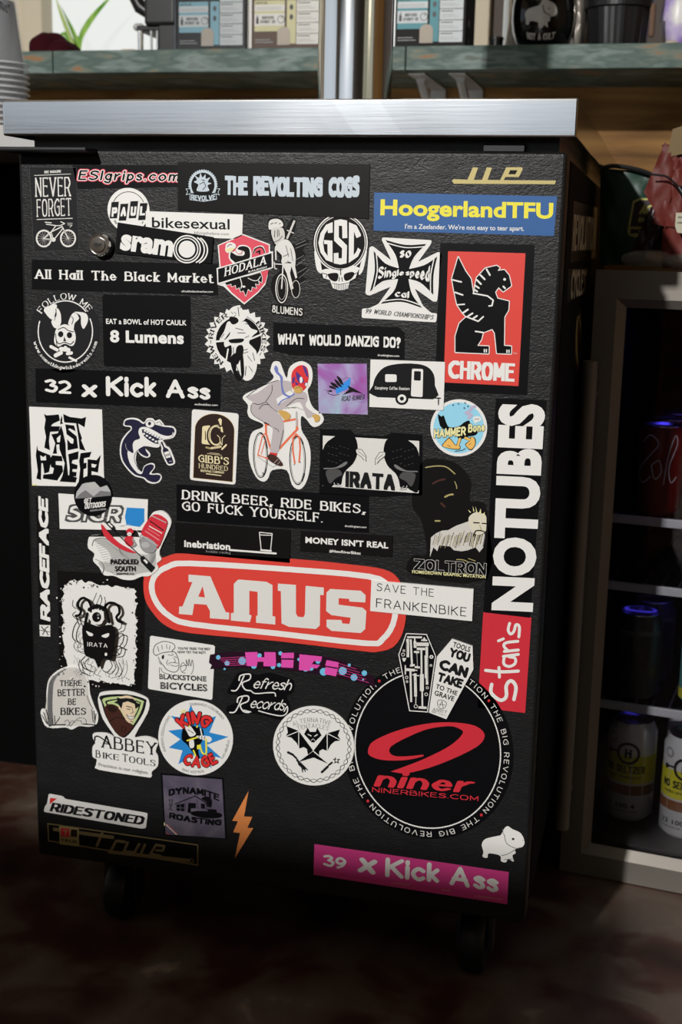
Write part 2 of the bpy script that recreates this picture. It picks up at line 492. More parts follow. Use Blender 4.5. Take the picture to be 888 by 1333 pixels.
# casters
for i, (x, y) in enumerate(((0.075, 0.09), (0.535, 0.09), (0.075, 0.90), (0.535, 0.90))):
    bm = bmesh.new()
    lathe(bm, [(0.012, -0.014), (0.036, -0.014), (0.040, -0.009), (0.040, 0.009), (0.036, 0.014), (0.012, 0.014)], 0, 0, 28)
    bmesh.ops.rotate(bm, verts=bm.verts, matrix=Matrix.Rotation(pi / 2, 3, 'Y')); bmesh.ops.translate(bm, verts=bm.verts, vec=(x, y, 0.0405))
    cst = empty('caster'); cst.parent = ck
    obj('wheel', bm, mat('caster_rubber', (0.006, 0.006, 0.007), 0.5), cst, True)
    bm = bmesh.new(); box(bm, x - 0.022, x - 0.017, y - 0.012, y + 0.016, 0.03, 0.10); box(bm, x + 0.017, x + 0.022, y - 0.012, y + 0.016, 0.03, 0.10); box(bm, x - 0.022, x + 0.022, y - 0.018, y + 0.018, 0.096, 0.1145, 0.001)
    obj('fork', bm, mat('zinc', (0.10, 0.10, 0.11), 0.45, 1.0), cst)
# lock, part of the door
lk = on_lock = None


def lock():
    d = Vector(R[0]) * ((134 - 444.0) / FPX) + Vector(R[1]) * ((318.5 - 666.5) / FPX) + Vector(R[2]); t = -CAM.y / d.y
    p = CAM + d * t
    bm = bmesh.new()
    lathe(bm, [(0.0135, 0.0), (0.0137, 0.006), (0.0128, 0.010), (0.0112, 0.0125), (0.0105, 0.0125), (0.0105, 0.0112), (0.0080, 0.0112), (0.0078, 0.0135), (0.0, 0.0137)], 0, 0, 40, True, False)
    bmesh.ops.rotate(bm, verts=bm.verts, matrix=Matrix.Rotation(pi / 2, 3, 'X'))
    bmesh.ops.translate(bm, verts=bm.verts, vec=(p.x, 0, p.z))
    l = obj('lock', bm, mat('satin_nickel', (0.62, 0.60, 0.56), 0.20, 1.0), dr, True)
    bm = bmesh.new()
    pts = [(-0.0045, 0.0008), (-0.002, 0.0022), (0.001, 0.0012), (0.0048, 0.0018), (0.0045, -0.0004), (0.0015, -0.0018), (-0.0015, -0.0022), (-0.0045, -0.001)]
    vs_ = [bm.verts.new((p.x + a, -0.01395, p.z + b)) for a, b in pts]; bm.faces.new(vs_)
    bmesh.ops.recalc_face_normals(bm, faces=bm.faces)
    obj('keyhole', bm, mat('keyhole_black', (0.003, 0.003, 0.003), 0.6), l)


lock()

# ------------------------------------------------------------------ distressed green shelf with brackets
M_green = noisy('distressed_green_paint', [(0.30, (0.26, 0.13, 0.05)), (0.36, (0.15, 0.17, 0.13)), (0.42, (0.085, 0.125, 0.105)), (0.49, (0.060, 0.100, 0.085)), (0.56, (0.13, 0.18, 0.16)), (0.64, (0.18, 0.235, 0.215)), (0.72, (0.10, 0.12, 0.10))], scale=13, sq=(1, 1, 4.2), detail=14, rough=0.6, bump=0.12, dist=0.15)
sh = empty('shelf', 'long distressed green painted wooden shelf above the cooler', 'shelf')
SB, ST = Z0 + 0.1815, Z0 + 0.2185
boxo('board', (-1.1, -0.348, 0.80, 1.045, SB, ST), M_green, sh, 0.0015)
boxo('board', (-0.3465, 0.2715, 0.80, 1.045, SB, ST), M_green, sh, 0.0015)
boxo('board', (0.273, 1.5, 0.80, 1.045, SB, ST), M_green, sh, 0.0015)
M_br = mat('white_bracket_paint', (0.55, 0.54, 0.52), 0.5)
for i, px in enumerate((0.285, 0.352)):
    b_ = empty('bracket'); b_.parent = sh
    bm = bmesh.new(); box(bm, px - 0.014, px + 0.014, 0.83, 1.045, SB - 0.0035, SB - 0.0002, 0.001); obj('top_arm', bm, M_br, b_)
    bm = bmesh.new(); box(bm, px - 0.014, px + 0.014, 1.041, 1.0495, SB - 0.2, SB - 0.004, 0.001); obj('wall_arm', bm, M_br, b_)
    bm = bmesh.new(); tube(bm, [(px, 0.87, SB - 0.006), (px, 0.95, SB - 0.04), (px, 1.042, SB - 0.075)], 0.008, 8); obj('brace', bm, M_br, b_, True)


def shelf_x(px, Y=0.82):
    d = Vector(R[0]) * ((px - 444.0) / FPX) + Vector(R[1]) * ((60 - 666.5) / FPX) + Vector(R[2]); t = (Y - CAM.y) / d.y
    return (CAM + d * t).x


def print_on(name, m, items, parent, y):
    """flat print in the x-z plane at depth y: items are rectangles or text runs"""
    v, f = [], []
    for it in items:
        if it[0] == 'r':
            _, x0, z0, x1, z1 = it; b = len(v)
            v += [(x0, y, z0), (x1, y, z0), (x1, y, z1), (x0, y, z1)]; f.append((b, b + 1, b + 2, b + 3))
        elif it[0] == 'p':
            b = len(v); v += [(q[0], y, q[1]) for q in it[1]]; f.append(tuple(range(b, b + len(it[1]))))
        else:
            _, t, x0, z0, wd, h, font = it
            polys, w_, cap = text_polys(t, font)
            for pl in polys:
                b = len(v); v += [(x0 + q[0] / w_ * wd, y - 0.0000024 * (len(f) % 17), z0 + q[1] / cap * h) for q in pl]; f.append(tuple(range(b, b + len(pl))))
    me = bpy.data.meshes.new(name); me.from_pydata(v, [], f)
    return link(name, me, m, parent)


def kit_box(x0, x1, body_c, label_c, acc_c, desc, number, depth=0.10, y=0.83, tall=0.13, wrap=False):
    o = empty('boxed_drink_mix', desc, 'box', 'boxes of drink mix on the shelf')
    h = ST + 0.0006
    W_ = x1 - x0
    boxo('carton', (x0, x1, y, y + depth, h, h + tall), mat('carton_' + number, body_c, 0.65, 0, 0.2), o, 0.0015)
    a = mat('accent_' + number, acc_c, 0.5); l = mat('label_' + number, label_c, 0.5); d = mat('print_dark', (0.03, 0.03, 0.03), 0.5); g = mat('print_grey', (0.30, 0.30, 0.30), 0.5)
    ly = y - 0.0004
    print_on('accent_panel', a, [('r', x0 + 0.03 * W_, h + 0.030, x0 + 0.46 * W_, h + 0.079), ('r', x0 + 0.49 * W_, h + 0.010, x0 + 0.62 * W_, h + 0.079)], o, ly)
    print_on('label_panel', l, [('r', x0 + 0.03 * W_, h + 0.062, x0 + 0.46 * W_, h + 0.072), ('r', x0 + 0.03 * W_, h + 0.039, x0 + 0.46 * W_, h + 0.058)] + [('r', x0 + 0.63 * W_, h + 0.009 + i * 0.0172, x0 + 0.96 * W_, h + 0.0252 + i * 0.0172) for i in range(5)], o, ly - 0.0003)
    bx = x0 + 0.055 * W_
    items = [('r', bx, h + 0.042, bx + 0.0045, h + 0.051), ('r', bx + 0.0013, h + 0.051, bx + 0.0032, h + 0.0555)]
    for i in range(5): items.append(('r', x0 + 0.65 * W_, h + 0.0215 + i * 0.0172, x0 + 0.82 * W_, h + 0.0228 + i * 0.0172))
    items += [('t', 'BEFORE', x0 + 0.14 * W_, h + 0.0495, 0.17 * W_, 0.0045, 'fat'), ('t', 'EVERY ' + number, x0 + 0.12 * W_, h + 0.043, 0.21 * W_, 0.0045, 'fat'), ('t', 'HOW TO USE', x0 + 0.05 * W_, h + 0.0735, 0.16 * W_, 0.003, 'bold')]
    c0, c1 = x0 + 0.41 * W_, h + 0.0485
    ring = [(c0 + 0.0062 * cos(i * pi / 12), c1 + 0.0062 * sin(i * pi / 12)) for i in range(25)]; rin = [(c0 + 0.0052 * cos(i * pi / 12), c1 + 0.0052 * sin(i * pi / 12)) for i in range(25)]
    for i in range(24): items.append(('p', [ring[i], ring[i + 1], rin[i + 1], rin[i]]))
    items.append(('p', [(c0, c1), (c0 + 0.003, c1 + 0.004), (c0 + 0.0012, c1 + 0.0045)]))
    for i in range(2): items.append(('p', [(x0 + 0.555 * W_ + 0.003 * cos(k * pi / 5), h + 0.052 + i * 0.0155 + 0.0045 * sin(k * pi / 5)) for k in range(10)]))
    print_on('print', d, items, o, ly - 0.0006)
    gi = [('r', x0 + 0.65 * W_, h + 0.0135 + i * 0.0172 + j * 0.0028, x0 + (0.90 - 0.06 * j) * W_, h + 0.0142 + i * 0.0172 + j * 0.0028) for i in range(5) for j in range(2)]
    gi += [('r', x0 + 0.04 * W_, h + 0.012 + j * 0.004, x0 + (0.30 - 0.04 * j) * W_, h + 0.0132 + j * 0.004) for j in range(2)] + [('r', x0 + 0.05 * W_, h + 0.0645 + j * 0.0028, x0 + 0.42 * W_, h + 0.0652 + j * 0.0028) for j in range(2)]
    print_on('fine_print', g, gi, o, ly - 0.0006)
    # rounded finger notch with a kraft card behind
    nx = x0 + 0.45 * W_; k = [(nx - 0.011, h + 0.008), (nx + 0.011, h + 0.008), (nx + 0.011, h + 0.028)] + [(nx + 0.011 * cos(q * pi / 10), h + 0.028 + 0.009 * sin(q * pi / 10)) for q in range(1, 10)] + [(nx - 0.011, h + 0.028)]
    print_on('finger_notch', mat('kraft_card', (0.42, 0.37, 0.31), 0.7), [('p', k)], o, ly - 0.0009)
    if wrap:
        boxo('clear_wrap', (x0 - 0.004, x1 + 0.004, y - 0.005, y + depth + 0.004, h, h + tall + 0.002), thin_glass('clear_wrap_film', (0.97, 0.97, 0.97), 0.10, 0.15), o, 0.003)
    return o


kit_box(shelf_x(228), shelf_x(317), (0.012, 0.012, 0.014), (0.50, 0.54, 0.55), (0.16, 0.36, 0.45), 'black carton with pale blue panels in clear wrap, left of the other two cartons', '20', wrap=True)
b2 = kit_box(shelf_x(326), shelf_x(418), (0.13, 0.095, 0.08), (0.60, 0.585, 0.54), (0.50, 0.47, 0.26), 'brown carton with cream and yellow panels beside the chrome column', '30')
print_on('top_band', mat('orange_print', (0.65, 0.22, 0.06), 0.5), [('r', shelf_x(327), ST + 0.087, shelf_x(336), ST + 0.12)], b2, 0.8285)
print_on('top_flap', mat('cream_card', (0.62, 0.52, 0.42), 0.6), [('r', shelf_x(367), ST + 0.081, shelf_x(417), ST + 0.12)], b2, 0.8285)
b3 = kit_box(shelf_x(512), shelf_x(604), (0.018, 0.016, 0.016), (0.52, 0.56, 0.57), (0.035, 0.22, 0.26), 'black carton with teal panels, right of the chrome column', '45')
for z_, r_ in ((ST + 0.042, 0.006), (ST + 0.014, 0.003)):
    bm = bmesh.new(); lathe(bm, [(r_, -0.0003), (r_, 0.0003)], 0, 0, 20); bmesh.ops.rotate(bm, verts=bm.verts, matrix=Matrix.Rotation(pi / 2, 3, 'Y')); bmesh.ops.translate(bm, verts=bm.verts, vec=(shelf_x(604) + 0.0007, 0.86, z_))
    obj('side_emblem', bm, mat('pale_print', (0.4, 0.4, 0.38), 0.5), b3)
wc = boxo('white_card', (shelf_x(319.5), shelf_x(324), 0.835, 0.93, ST + 0.0006, ST + 0.12), mat('white_card', (0.72, 0.70, 0.66), 0.6)); tag(wc, 'narrow white card standing between two cartons', 'card')

# coffee grinder at the left end of the cartons
gx = shelf_x(190)
g = empty('coffee_grinder', 'black coffee grinder with chrome posts left of the cartons', 'grinder')
bm = bmesh.new(); box(bm, gx - 0.012, gx + 0.045, 0.84, 0.95, ST + 0.045, ST + 0.20, 0.006, 3); box(bm, gx + 0.012, gx + 0.045, 0.845, 0.95, ST + 0.0006, ST + 0.05, 0.003); obj('housing', bm, M_black, g)
bm = bmesh.new(); box(bm, gx - 0.03, gx + 0.045, 0.85, 0.95, ST + 0.038, ST + 0.047, 0.002); box(bm, gx - 0.028, gx + 0.02, 0.86, 0.95, ST + 0.0006, ST + 0.006, 0.002); obj('tray', bm, M_black, g)
for dx, r_ in ((-0.022, 0.005), (0.009, 0.0022), (-0.002, 0.0022)):
    bm = bmesh.new(); lathe(bm, [(r_, ST + 0.006), (r_, ST + 0.038)], gx + dx, 0.85, 20); obj('post', bm, M_chrome, g, True)
bm = bmesh.new(); lathe(bm, [(0.004, -0.006), (0.0065, -0.003), (0.0065, 0.008), (0.003, 0.012)], 0, 0, 20); bmesh.ops.rotate(bm, verts=bm.verts, matrix=Matrix.Rotation(-pi / 2, 3, 'Y')); bmesh.ops.translate(bm, verts=bm.verts, vec=(gx - 0.030, 0.868, ST + 0.047)); obj('knob', bm, mat('grey_knob', (0.45, 0.45, 0.45), 0.3), g, True)
bm = bmesh.new(); tube(bm, [(gx - 0.045, 0.87, ST + 0.105), (gx - 0.030, 0.87, ST + 0.080), (gx - 0.010, 0.87, ST + 0.066)], [0.010, 0.012, 0.009], 14); obj('spout', bm, M_black, g, True)
bb = boxo('wooden_block', (shelf_x(160, 0.98), shelf_x(178, 0.98), 0.97, 1.01, ST + 0.0006, ST + 0.026), mat('pale_wood', (0.55, 0.38, 0.22), 0.6), None, 0.002); tag(bb, 'small pale wooden block behind the coffee grinder', 'block')

# maroon cloth cap on the shelf end
def blobmesh(name, c, rad, m, parent=None, seed=1, amp=0.12, flat=True, nu=28, nv=14, zcut=True):
    bm = bmesh.new(); bmesh.ops.create_uvsphere(bm, u_segments=nu, v_segments=nv, radius=1.0)
    rn = random.Random(seed); ph = [rn.uniform(0, 6) for _ in range(6)]
    for v in bm.verts:
        x, y, z = v.co
        k = 1 + amp * (sin(3 * x + ph[0]) * cos(4 * y + ph[1]) + 0.6 * sin(7 * x + ph[2] + 5 * z) * cos(6 * y + ph[3]))
        v.co = Vector((c[0] + x * rad[0] * k, c[1] + y * rad[1] * k, c[2] + (max(z, -0.02) if zcut else z) * rad[2] * k))
    return obj(name, bm, m, parent, True)


hat = empty('cloth_cap', 'dark maroon cloth cap lying at the left end of the shelf', 'cap')
blobmesh('crown', (shelf_x(52), 0.86, ST + 0.002), (0.036, 0.045, 0.037), mat('maroon_cloth', (0.035, 0.004, 0.007), 0.9, 0, 0.1), hat, 2, 0.07)
blobmesh('brim', (shelf_x(72), 0.85, ST + 0.0015), (0.030, 0.038, 0.022), mat('maroon_cloth', (0.07, 0.008, 0.014), 0.85), hat, 4, 0.08)

# plant in the window
pl = empty('strap_leaf_plant', 'plant with pale green strap leaves in front of the bright window', 'plant')
bm = bmesh.new(); X_ = shelf_x(97, 1.21); lathe(bm, [(0.030, Z0 + 0.2005), (0.038, Z0 + 0.236), (0.034, Z0 + 0.236), (0.030, Z0 + 0.23)], X_, 1.225, 24, True, True); obj('pot', bm, M_white, pl, True)
M_leaf = noisy('strap_leaf', [(0.35, (0.22, 0.50, 0.06)), (0.6, (0.50, 0.72, 0.20))], scale=6, sq=(8, 8, 1), rough=0.5)
M_leaf2 = mat('strap_leaf_pale', (0.62, 0.75, 0.32), 0.5)


def leaf(pts, wd, m):
    bm = bmesh.new(); n = len(pts); prev = None
    for i, p in enumerate(pts):
        t = i / (n - 1); w_ = wd * (0.45 + 0.9 * sin(pi * min(t * 1.15, 1)) ) * (1 - t ** 4) + 0.0003
        d = (Vector(pts[min(i + 1, n - 1)]) - Vector(pts[max(0, i - 1)])).normalized(); w_ *= 0.8; s_ = d.cross(Vector((0, 1, 0))).normalized() * w_
        row = [bm.verts.new(Vector(p) - s_), bm.verts.new(Vector(p) + Vector((0, w_ * 0.5, 0))), bm.verts.new(Vector(p) + s_)]
        if prev:
            bm.faces.new((prev[0], prev[1], row[1], row[0])); bm.faces.new((prev[1], prev[2], row[2], row[1]))
        prev = row
    bmesh.ops.solidify(bm, geom=bm.faces[:], thickness=0.0005)
    return obj('leaf', bm, m, pl, True)


def wpix(px, py, Y):
    d = Vector(R[0]) * ((px - 444.0) / FPX) + Vector(R[1]) * ((py - 666.5) / FPX) + Vector(R[2]); t = (Y - CAM.y) / d.y
    return CAM + d * t


for k, (pts, wd, m) in enumerate(((([(98, 66), (92, 50), (84, 30), (76, 8), (71, -12)]), 0.0042, M_leaf2), ([(104, 66), (105, 50), (112, 35), (124, 18), (142, -2), (150, -12)], 0.0058, M_leaf), ([(98, 62), (92, 52), (84, 44), (74, 47)], 0.0062, M_leaf), ([(103, 66), (98, 48), (90, 30), (78, 6)], 0.004, M_leaf), ([(100, 64), (94, 60), (86, 57)], 0.004, M_leaf), ([(100, 66), (101, 52), (98, 44)], 0.005, M_leaf2))):
    leaf([tuple(wpix(a, b, 1.215 + k * 0.006)) for a, b in so(pts, 4)], wd, m)

# stack of upturned clear cups on the side counter
M_cup = mat('clear_cup_plastic', (0.85, 0.88, 0.92), 0.10, 0, 1.0, alpha=0.07)
M_rim = mat('clear_cup_rim', (0.85, 0.86, 0.88), 0.10, 0, 1.0, alpha=0.5)
CUPX, CUPY, CUPZ = wpix(-6, 100, 0.42).x, 0.42, Z0 + 0.0455
bm = bmesh.new(); lathe(bm, [(0.0475, 0.0), (0.0490, 0.0015), (0.0475, 0.003), (0.0440, 0.0035), (0.0295, 0.118), (0.0285, 0.120), (0.004, 0.1195)], 0, 0, 40, False, False)
me = bpy.data.meshes.new('cup'); bm.to_mesh(me); bm.free()
for p in me.polygons: p.use_smooth = True
me.materials.append(M_cup); me.materials.append(M_rim)
for p in me.polygons:
    if p.center.z < 0.0033: p.material_index = 1
NC = 13
for i in range(NC):
    o = bpy.data.objects.new('plastic_cup', me); COL.objects.link(o); o.location = (CUPX, CUPY, CUPZ + 0.0082 * i)
    ORD = ['lowest', 'second lowest', 'third lowest', 'fourth lowest', 'fifth lowest', 'sixth lowest', 'middle', 'sixth from the top', 'fifth from the top', 'fourth from the top', 'third from the top', 'second from the top']
    tag(o, ('clear plastic cup nested upside down in the left stack, ' + ORD[i]) if i < NC - 1 else 'topmost upturned clear plastic cup of the left stack, with smudged dark print', 'cup', 'nested clear cups at the left')
    if i == NC - 1:
        v, f = [], []
        rn = random.Random(5)
        for q in range(46):
            a = rn.gauss(-1.15, 0.28); z = 0.080 + rn.gauss(0, 0.010); r_ = 0.0440 - (z - 0.0035) * 0.1266 + 0.0006; s_ = rn.uniform(0.0008, 0.0030)
            b = len(v)
            for k in range(6):
                aa = a + s_ / r_ * cos(k * pi / 3); zz = z + s_ * sin(k * pi / 3); v.append((r_ * cos(aa), r_ * sin(aa), zz))
            f.append(tuple(range(b, b + 6)))
        mp_ = bpy.data.meshes.new('print'); mp_.from_pydata(v, [], f); pr = link('print', mp_, mat('smudged_print', (0.08, 0.08, 0.09), 0.6), o)

# black mug with a rodent drawing, inside the glass jar group on the right of the shelf
mg = empty('black_mug', 'glossy black rounded mug with a white rodent drawing on the shelf', 'mug')
MX, MY, MR = shelf_x(705, 0.86), 0.875, 0.0515
prof = [(0.001, 0.0008), (0.030, 0.0008), (0.034, 0.002), (0.043, 0.012), (0.049, 0.028), (MR, 0.045), (MR, 0.065), (0.047, 0.092), (0.043, 0.105), (0.041, 0.105), (0.045, 0.09), (0.047, 0.05), (0.03, 0.01), (0.001, 0.008)]
bm = bmesh.new(); lathe(bm, [(r_, ST + z_) for r_, z_ in prof], MX, MY, 48, False, False); obj('mug_body', bm, mat('black_glaze', (0.006, 0.006, 0.006), 0.08), mg, True)


def mug_r(z):
    pts = [(z_, r_) for r_, z_ in prof[:9]]
    for (z0, r0), (z1, r1) in zip(pts, pts[1:]):
        if z0 <= z <= z1: return r0 + (r1 - r0) * (z - z0) / (z1 - z0 + 1e-9)
    return MR


def on_mug(u, z, off=0.0006):
    a = -pi / 2 + 0.02 + u; r_ = mug_r(z) + off
    return (MX + r_ * cos(a), MY + r_ * sin(a), ST + z)


def strips(pl, dx):
    """cut a polygon into narrow upright pieces so that it can follow a round wall"""
    tri = tessellate_polygon([[Vector((p[0], p[1], 0)) for p in pl]]); out = []
    for t in tri:
        q = [pl[i] for i in t]
        lo, hi = min(p[0] for p in q), max(p[0] for p in q)
        n = max(1, int((hi - lo) / dx) + 1)
        for k in range(n):
            c = q
            for lim, sg in ((lo + (hi - lo) * k / n, 1), (lo + (hi - lo) * (k + 1) / n, -1)):
                nx_ = []
                for a, b in zip(c, c[1:] + c[:1]):
                    ia, ib = (a[0] - lim) * sg >= -1e-12, (b[0] - lim) * sg >= -1e-12
                    if ia: nx_.append(a)
                    if ia != ib:
                        t_ = (lim - a[0]) / (b[0] - a[0]); nx_.append((lim, a[1] + (b[1] - a[1]) * t_))
                c = nx_
                if not c: break
            if len(c) > 2: out.append(c)
    return out


def mug_print(name, m, polys, off):
    v, f = [], []
    for pl in [c for q in polys for c in strips(q, 0.10)]:
        tri = [tuple(range(len(pl)))]; b = len(v)
        v += [on_mug(u, z, off + 0.0000024 * (len(f) % 17)) for u, z in pl]; f += [tuple(b + i for i in t) for t in tri]
    me = bpy.data.meshes.new(name); me.from_pydata(v, [], f); return link(name, me, m, mg)


cap_px = sm([(182, 540), (195, 520), (235, 510), (250, 505), (262, 482), (275, 475), (290, 485), (320, 500), (333, 530), (325, 548), (300, 556), (302, 570), (290, 578), (295, 600), (275, 590), (268, 602), (250, 598), (248, 580), (225, 572), (205, 572), (202, 586), (185, 582), (188, 565)], 2)
mug_print('rodent_drawing', mat('white_glaze', (0.55, 0.53, 0.50), 0.4), [[((x - 258) / 152 * 1.02 - 0.02, 0.050 - (y - 540) / 152 * 0.053) for x, y in cap_px]], 0.0009)
mug_print('drawing_line', mat('print_dark', (0.03, 0.03, 0.03), 0.5), [[((x - 258) / 152 * 1.02 - 0.02, 0.050 - (y - 540) / 152 * 0.053) for x, y in q] for q in ([(290, 517), (297, 517), (297, 523), (290, 523)], [(262, 505), (266, 505), (276, 535), (305, 550), (303, 553), (272, 538)])], 0.0013)
tp, tw, tc = text_polys('NOT A CULT', 'fatblock')
mug_print('lettering', mat('white_glaze', (0.55, 0.53, 0.50), 0.4), [[(-0.50 + 1.0 * x / tw, 0.0105 + 0.010 * y / tc + 0.003 * (2 * x / tw - 1) ** 2) for x, y in pl] for pl in tp if len(pl) > 2], 0.0009)
jr = empty('glass_jar', 'tall clear glass jar standing just behind the black mug', 'jar')
bm = bmesh.new(); jx = shelf_x(700, 0.97); lathe(bm, [(0.060, ST + 0.0008), (0.062, ST + 0.004), (0.062, ST + 0.19)], jx, 0.985, 48, True, False); obj('jar_body', bm, thin_glass('clear_jar_glass', (0.92, 0.93, 0.90), 0.18, 0.03), jr, True)
tin = empty('small_tin', 'little dark tin on the shelf between the carton and the mug', 'tin')
bm = bmesh.new(); lathe(bm, [(0.011, ST + 0.0006), (0.011, ST + 0.016)], shelf_x(646, 0.86), 0.86, 24); obj('tin_body', bm, M_black, tin, True)
bm = bmesh.new(); lathe(bm, [(0.0118, ST + 0.0162), (0.0118, ST + 0.020)], shelf_x(646, 0.86), 0.86, 24); obj('lid', bm, mat('dark_lid', (0.02, 0.02, 0.02), 0.3), tin, True)
bg = empty('clear_bag', 'crinkled silvery see-through bag between the mug and the black bin', 'bag')
blobmesh('bag_body', (shelf_x(753, 0.90), 0.90, ST + 0.055), (0.012, 0.030, 0.0545), mat('crinkled_film', (0.55, 0.50, 0.44), 0.22, 0.6, bump=(30, 0.8, (1, 1, 0.3))), bg, 9, 0.08, zcut=False)
# ribbed black bin
bn = empty('black_bin', 'ribbed black plastic bin at the right of the shelf', 'bin')
bxa = shelf_x(803, 0.88)
bm = bmesh.new(); n = 60
rings = []
for z_, rr_ in ((0.0008, 0.044), (0.062, 0.050), (0.064, 0.056), (0.078, 0.057), (0.15, 0.058)):
    rings.append([bm.verts.new((bxa + (rr_ + (0.0016 if (k // 3) % 2 and z_ < 0.063 else 0)) * cos(2 * pi * k / n), 0.89 + (rr_ + (0.0016 if (k // 3) % 2 and z_ < 0.063 else 0)) * sin(2 * pi * k / n), ST + z_)) for k in range(n)])
for a, b in zip(rings, rings[1:]):
    for k in range(n): bm.faces.new((a[k], a[(k + 1) % n], b[(k + 1) % n], b[k]))
bm.faces.new(rings[0][::-1]); bm.faces.new(rings[-1]); obj('bin_body', bm, M_black, bn)
hs = boxo('grab_strap', (shelf_x(843, 0.87), shelf_x(851, 0.87), 0.865, 0.875, ST + 0.018, ST + 0.07), mat('brown_strap', (0.14, 0.08, 0.05), 0.7), bn, 0.004)
pb = empty('snack_bag', 'purple and white snack bag at the far right of the shelf', 'bag')
blobmesh('bag_body', (shelf_x(885, 0.95), 0.95, ST + 0.060), (0.034, 0.030, 0.0595), noisy('purple_white_bag', [(0.40, (0.30, 0.17, 0.60)), (0.50, (0.52, 0.42, 0.72)), (0.60, (0.80, 0.78, 0.76))], scale=14, rough=0.35), pb, 12, 0.06, zcut=False)
blobmesh('bag_corner', (shelf_x(874, 0.91), 0.915, ST + 0.0105), (0.013, 0.012, 0.010), mat('cream_card', (0.62, 0.52, 0.42), 0.6), pb, 13, 0.06, zcut=False)

# ------------------------------------------------------------------ glass-front fridge on the right, turned a little towards us
RZ = radians(-7.7)
fr = empty('glass_door_fridge', 'stainless glass-front drinks fridge standing right of the black cooler', 'fridge', loc=(0.6161, 0.3754, 0), rz=RZ)
FW, FH, FD = 0.60, 0.84, 0.56
M_in = mat('fridge_liner_black', (0.005, 0.005, 0.006), 0.6, 0, 0.1)
bm = bmesh.new()
box(bm, 0.0, 0.02, 0.03, FD, 0.012, FH - 0.004); box(bm, FW - 0.02, FW, 0.03, FD, 0.012, FH - 0.004); box(bm, 0.0205, FW - 0.0205, FD - 0.02, FD, 0.012, FH - 0.004)
box(bm, 0.0205, FW - 0.0205, 0.03, FD - 0.0205, FH - 0.03, FH - 0.004); box(bm, 0.0205, FW - 0.0205, 0.03, FD - 0.0205, 0.012, 0.045)
obj('cabinet', bm, M_in, fr)
dd = empty('door'); dd.parent = fr
gx0, gx1, gz0, gz1 = 0.0405, FW - 0.0405, 0.0460, 0.7928
ox0, ox1, oz0, oz1 = 0.0290, FW - 0.029, 0.0325, 0.8041


def frame_bar(pts, name):
    # outer face quad plus the bevel quad towards the glass
    bm = bmesh.new()
    (a, b, c, d_, e, f_) = [Vector(p) for p in pts]
    for q in ((a, b, c, d_), (d_, c, e, f_)):
        bm.faces.new([bm.verts.new(v) for v in q])
    bmesh.ops.remove_doubles(bm, verts=bm.verts, dist=1e-5)
    bmesh.ops.recalc_face_normals(bm, faces=bm.faces)
    bm.normal_update()
    if sum(f.normal.y for f in bm.faces) > 0: bmesh.ops.reverse_faces(bm, faces=bm.faces)
    bmesh.ops.solidify(bm, geom=bm.faces[:], thickness=0.012)
    return obj(name, bm, M_fsteel, dd)


yb = 0.010
frame_bar([(0, 0, 0), (0, 0, FH), (ox0, 0, oz1), (ox0, 0, oz0), (gx0, yb, gz1), (gx0, yb, gz0)], 'frame_bar')
frame_bar([(FW, 0, FH), (FW, 0, 0), (ox1, 0, oz0), (ox1, 0, oz1), (gx1, yb, gz0), (gx1, yb, gz1)], 'frame_bar')
frame_bar([(0, 0, FH), (FW, 0, FH), (ox1, 0, oz1), (ox0, 0, oz1), (gx1, yb, gz1), (gx0, yb, gz1)], 'frame_bar')
frame_bar([(FW, 0, 0.001), (0, 0, 0.001), (ox0, 0, oz0), (ox1, 0, oz0), (gx0, yb, gz0), (gx1, yb, gz0)], 'frame_bar')
boxo('pane', (gx0 - 0.004, gx1 + 0.004, 0.0135, 0.0165, gz0 - 0.004, gz1 + 0.004), thin_glass('dark_fridge_glass', (0.85, 0.85, 0.87), 0.035, 0.01), dd)
bm = bmesh.new()
tube(bm, [(0.0075, -0.038, 0.083), (0.0075, -0.038, 0.726)], 0.0095, 24)
obj('handle', bm, M_fsteel, dd, True)
for z_ in (0.13, 0.68):
    bm = bmesh.new(); tube(bm, [(0.0075, -0.030, z_), (0.0075, 0.0005, z_)], 0.006, 12); obj('handle_post', bm, M_fsteel, dd, True)
M_shelf = mat('white_shelf_edge', (0.55, 0.55, 0.56), 0.4)
for z_ in (0.507, 0.412, 0.238):
    sf = empty('shelf_rack'); sf.parent = fr
    boxo('front_lip', (0.022, FW - 0.022, 0.060, 0.066, z_ - 0.009, z_ + 0.003), M_shelf, sf, 0.001)
    bm = bmesh.new()
    for k in range(24): box(bm, 0.03 + k * 0.0235, 0.0325 + k * 0.0235, 0.067, 0.50, z_ - 0.004, z_ - 0.001)
    w_ = obj('rack_wires', bm, mat('dark_wire', (0.05, 0.05, 0.06), 0.4), sf)
boxo('led_strip', (0.024, 0.026, 0.045, 0.050, 0.665, 0.79), M_led, fr)
for nm_, xyz, pw in (('fridge_led_glow', (0.22, 0.14, 0.785), 0.10), ('fridge_led_glow', (0.22, 0.16, 0.40), 0.03)):
    l = area(nm_, (0, 0, 0), (0, 0, -1), 0.36, 0.02, pw, (0.08, 0.06, 1.0)); l.parent = fr; l.location = xyz; l.rotation_euler = (radians(12), 0, 0)

# cans: one build, copied with its parts
def can_mesh(r, h):
    bm = bmesh.new(); lathe(bm, [(r * 0.74, 0.0), (r * 0.80, 0.002), (r, 0.009), (r, h - 0.014), (r * 0.84, h - 0.003), (r * 0.82, h)], 0, 0, 36, True, False)
    me = bpy.data.meshes.new('can_body'); bm.to_mesh(me); bm.free()
    for p in me.polygons: p.use_smooth = True
    return me


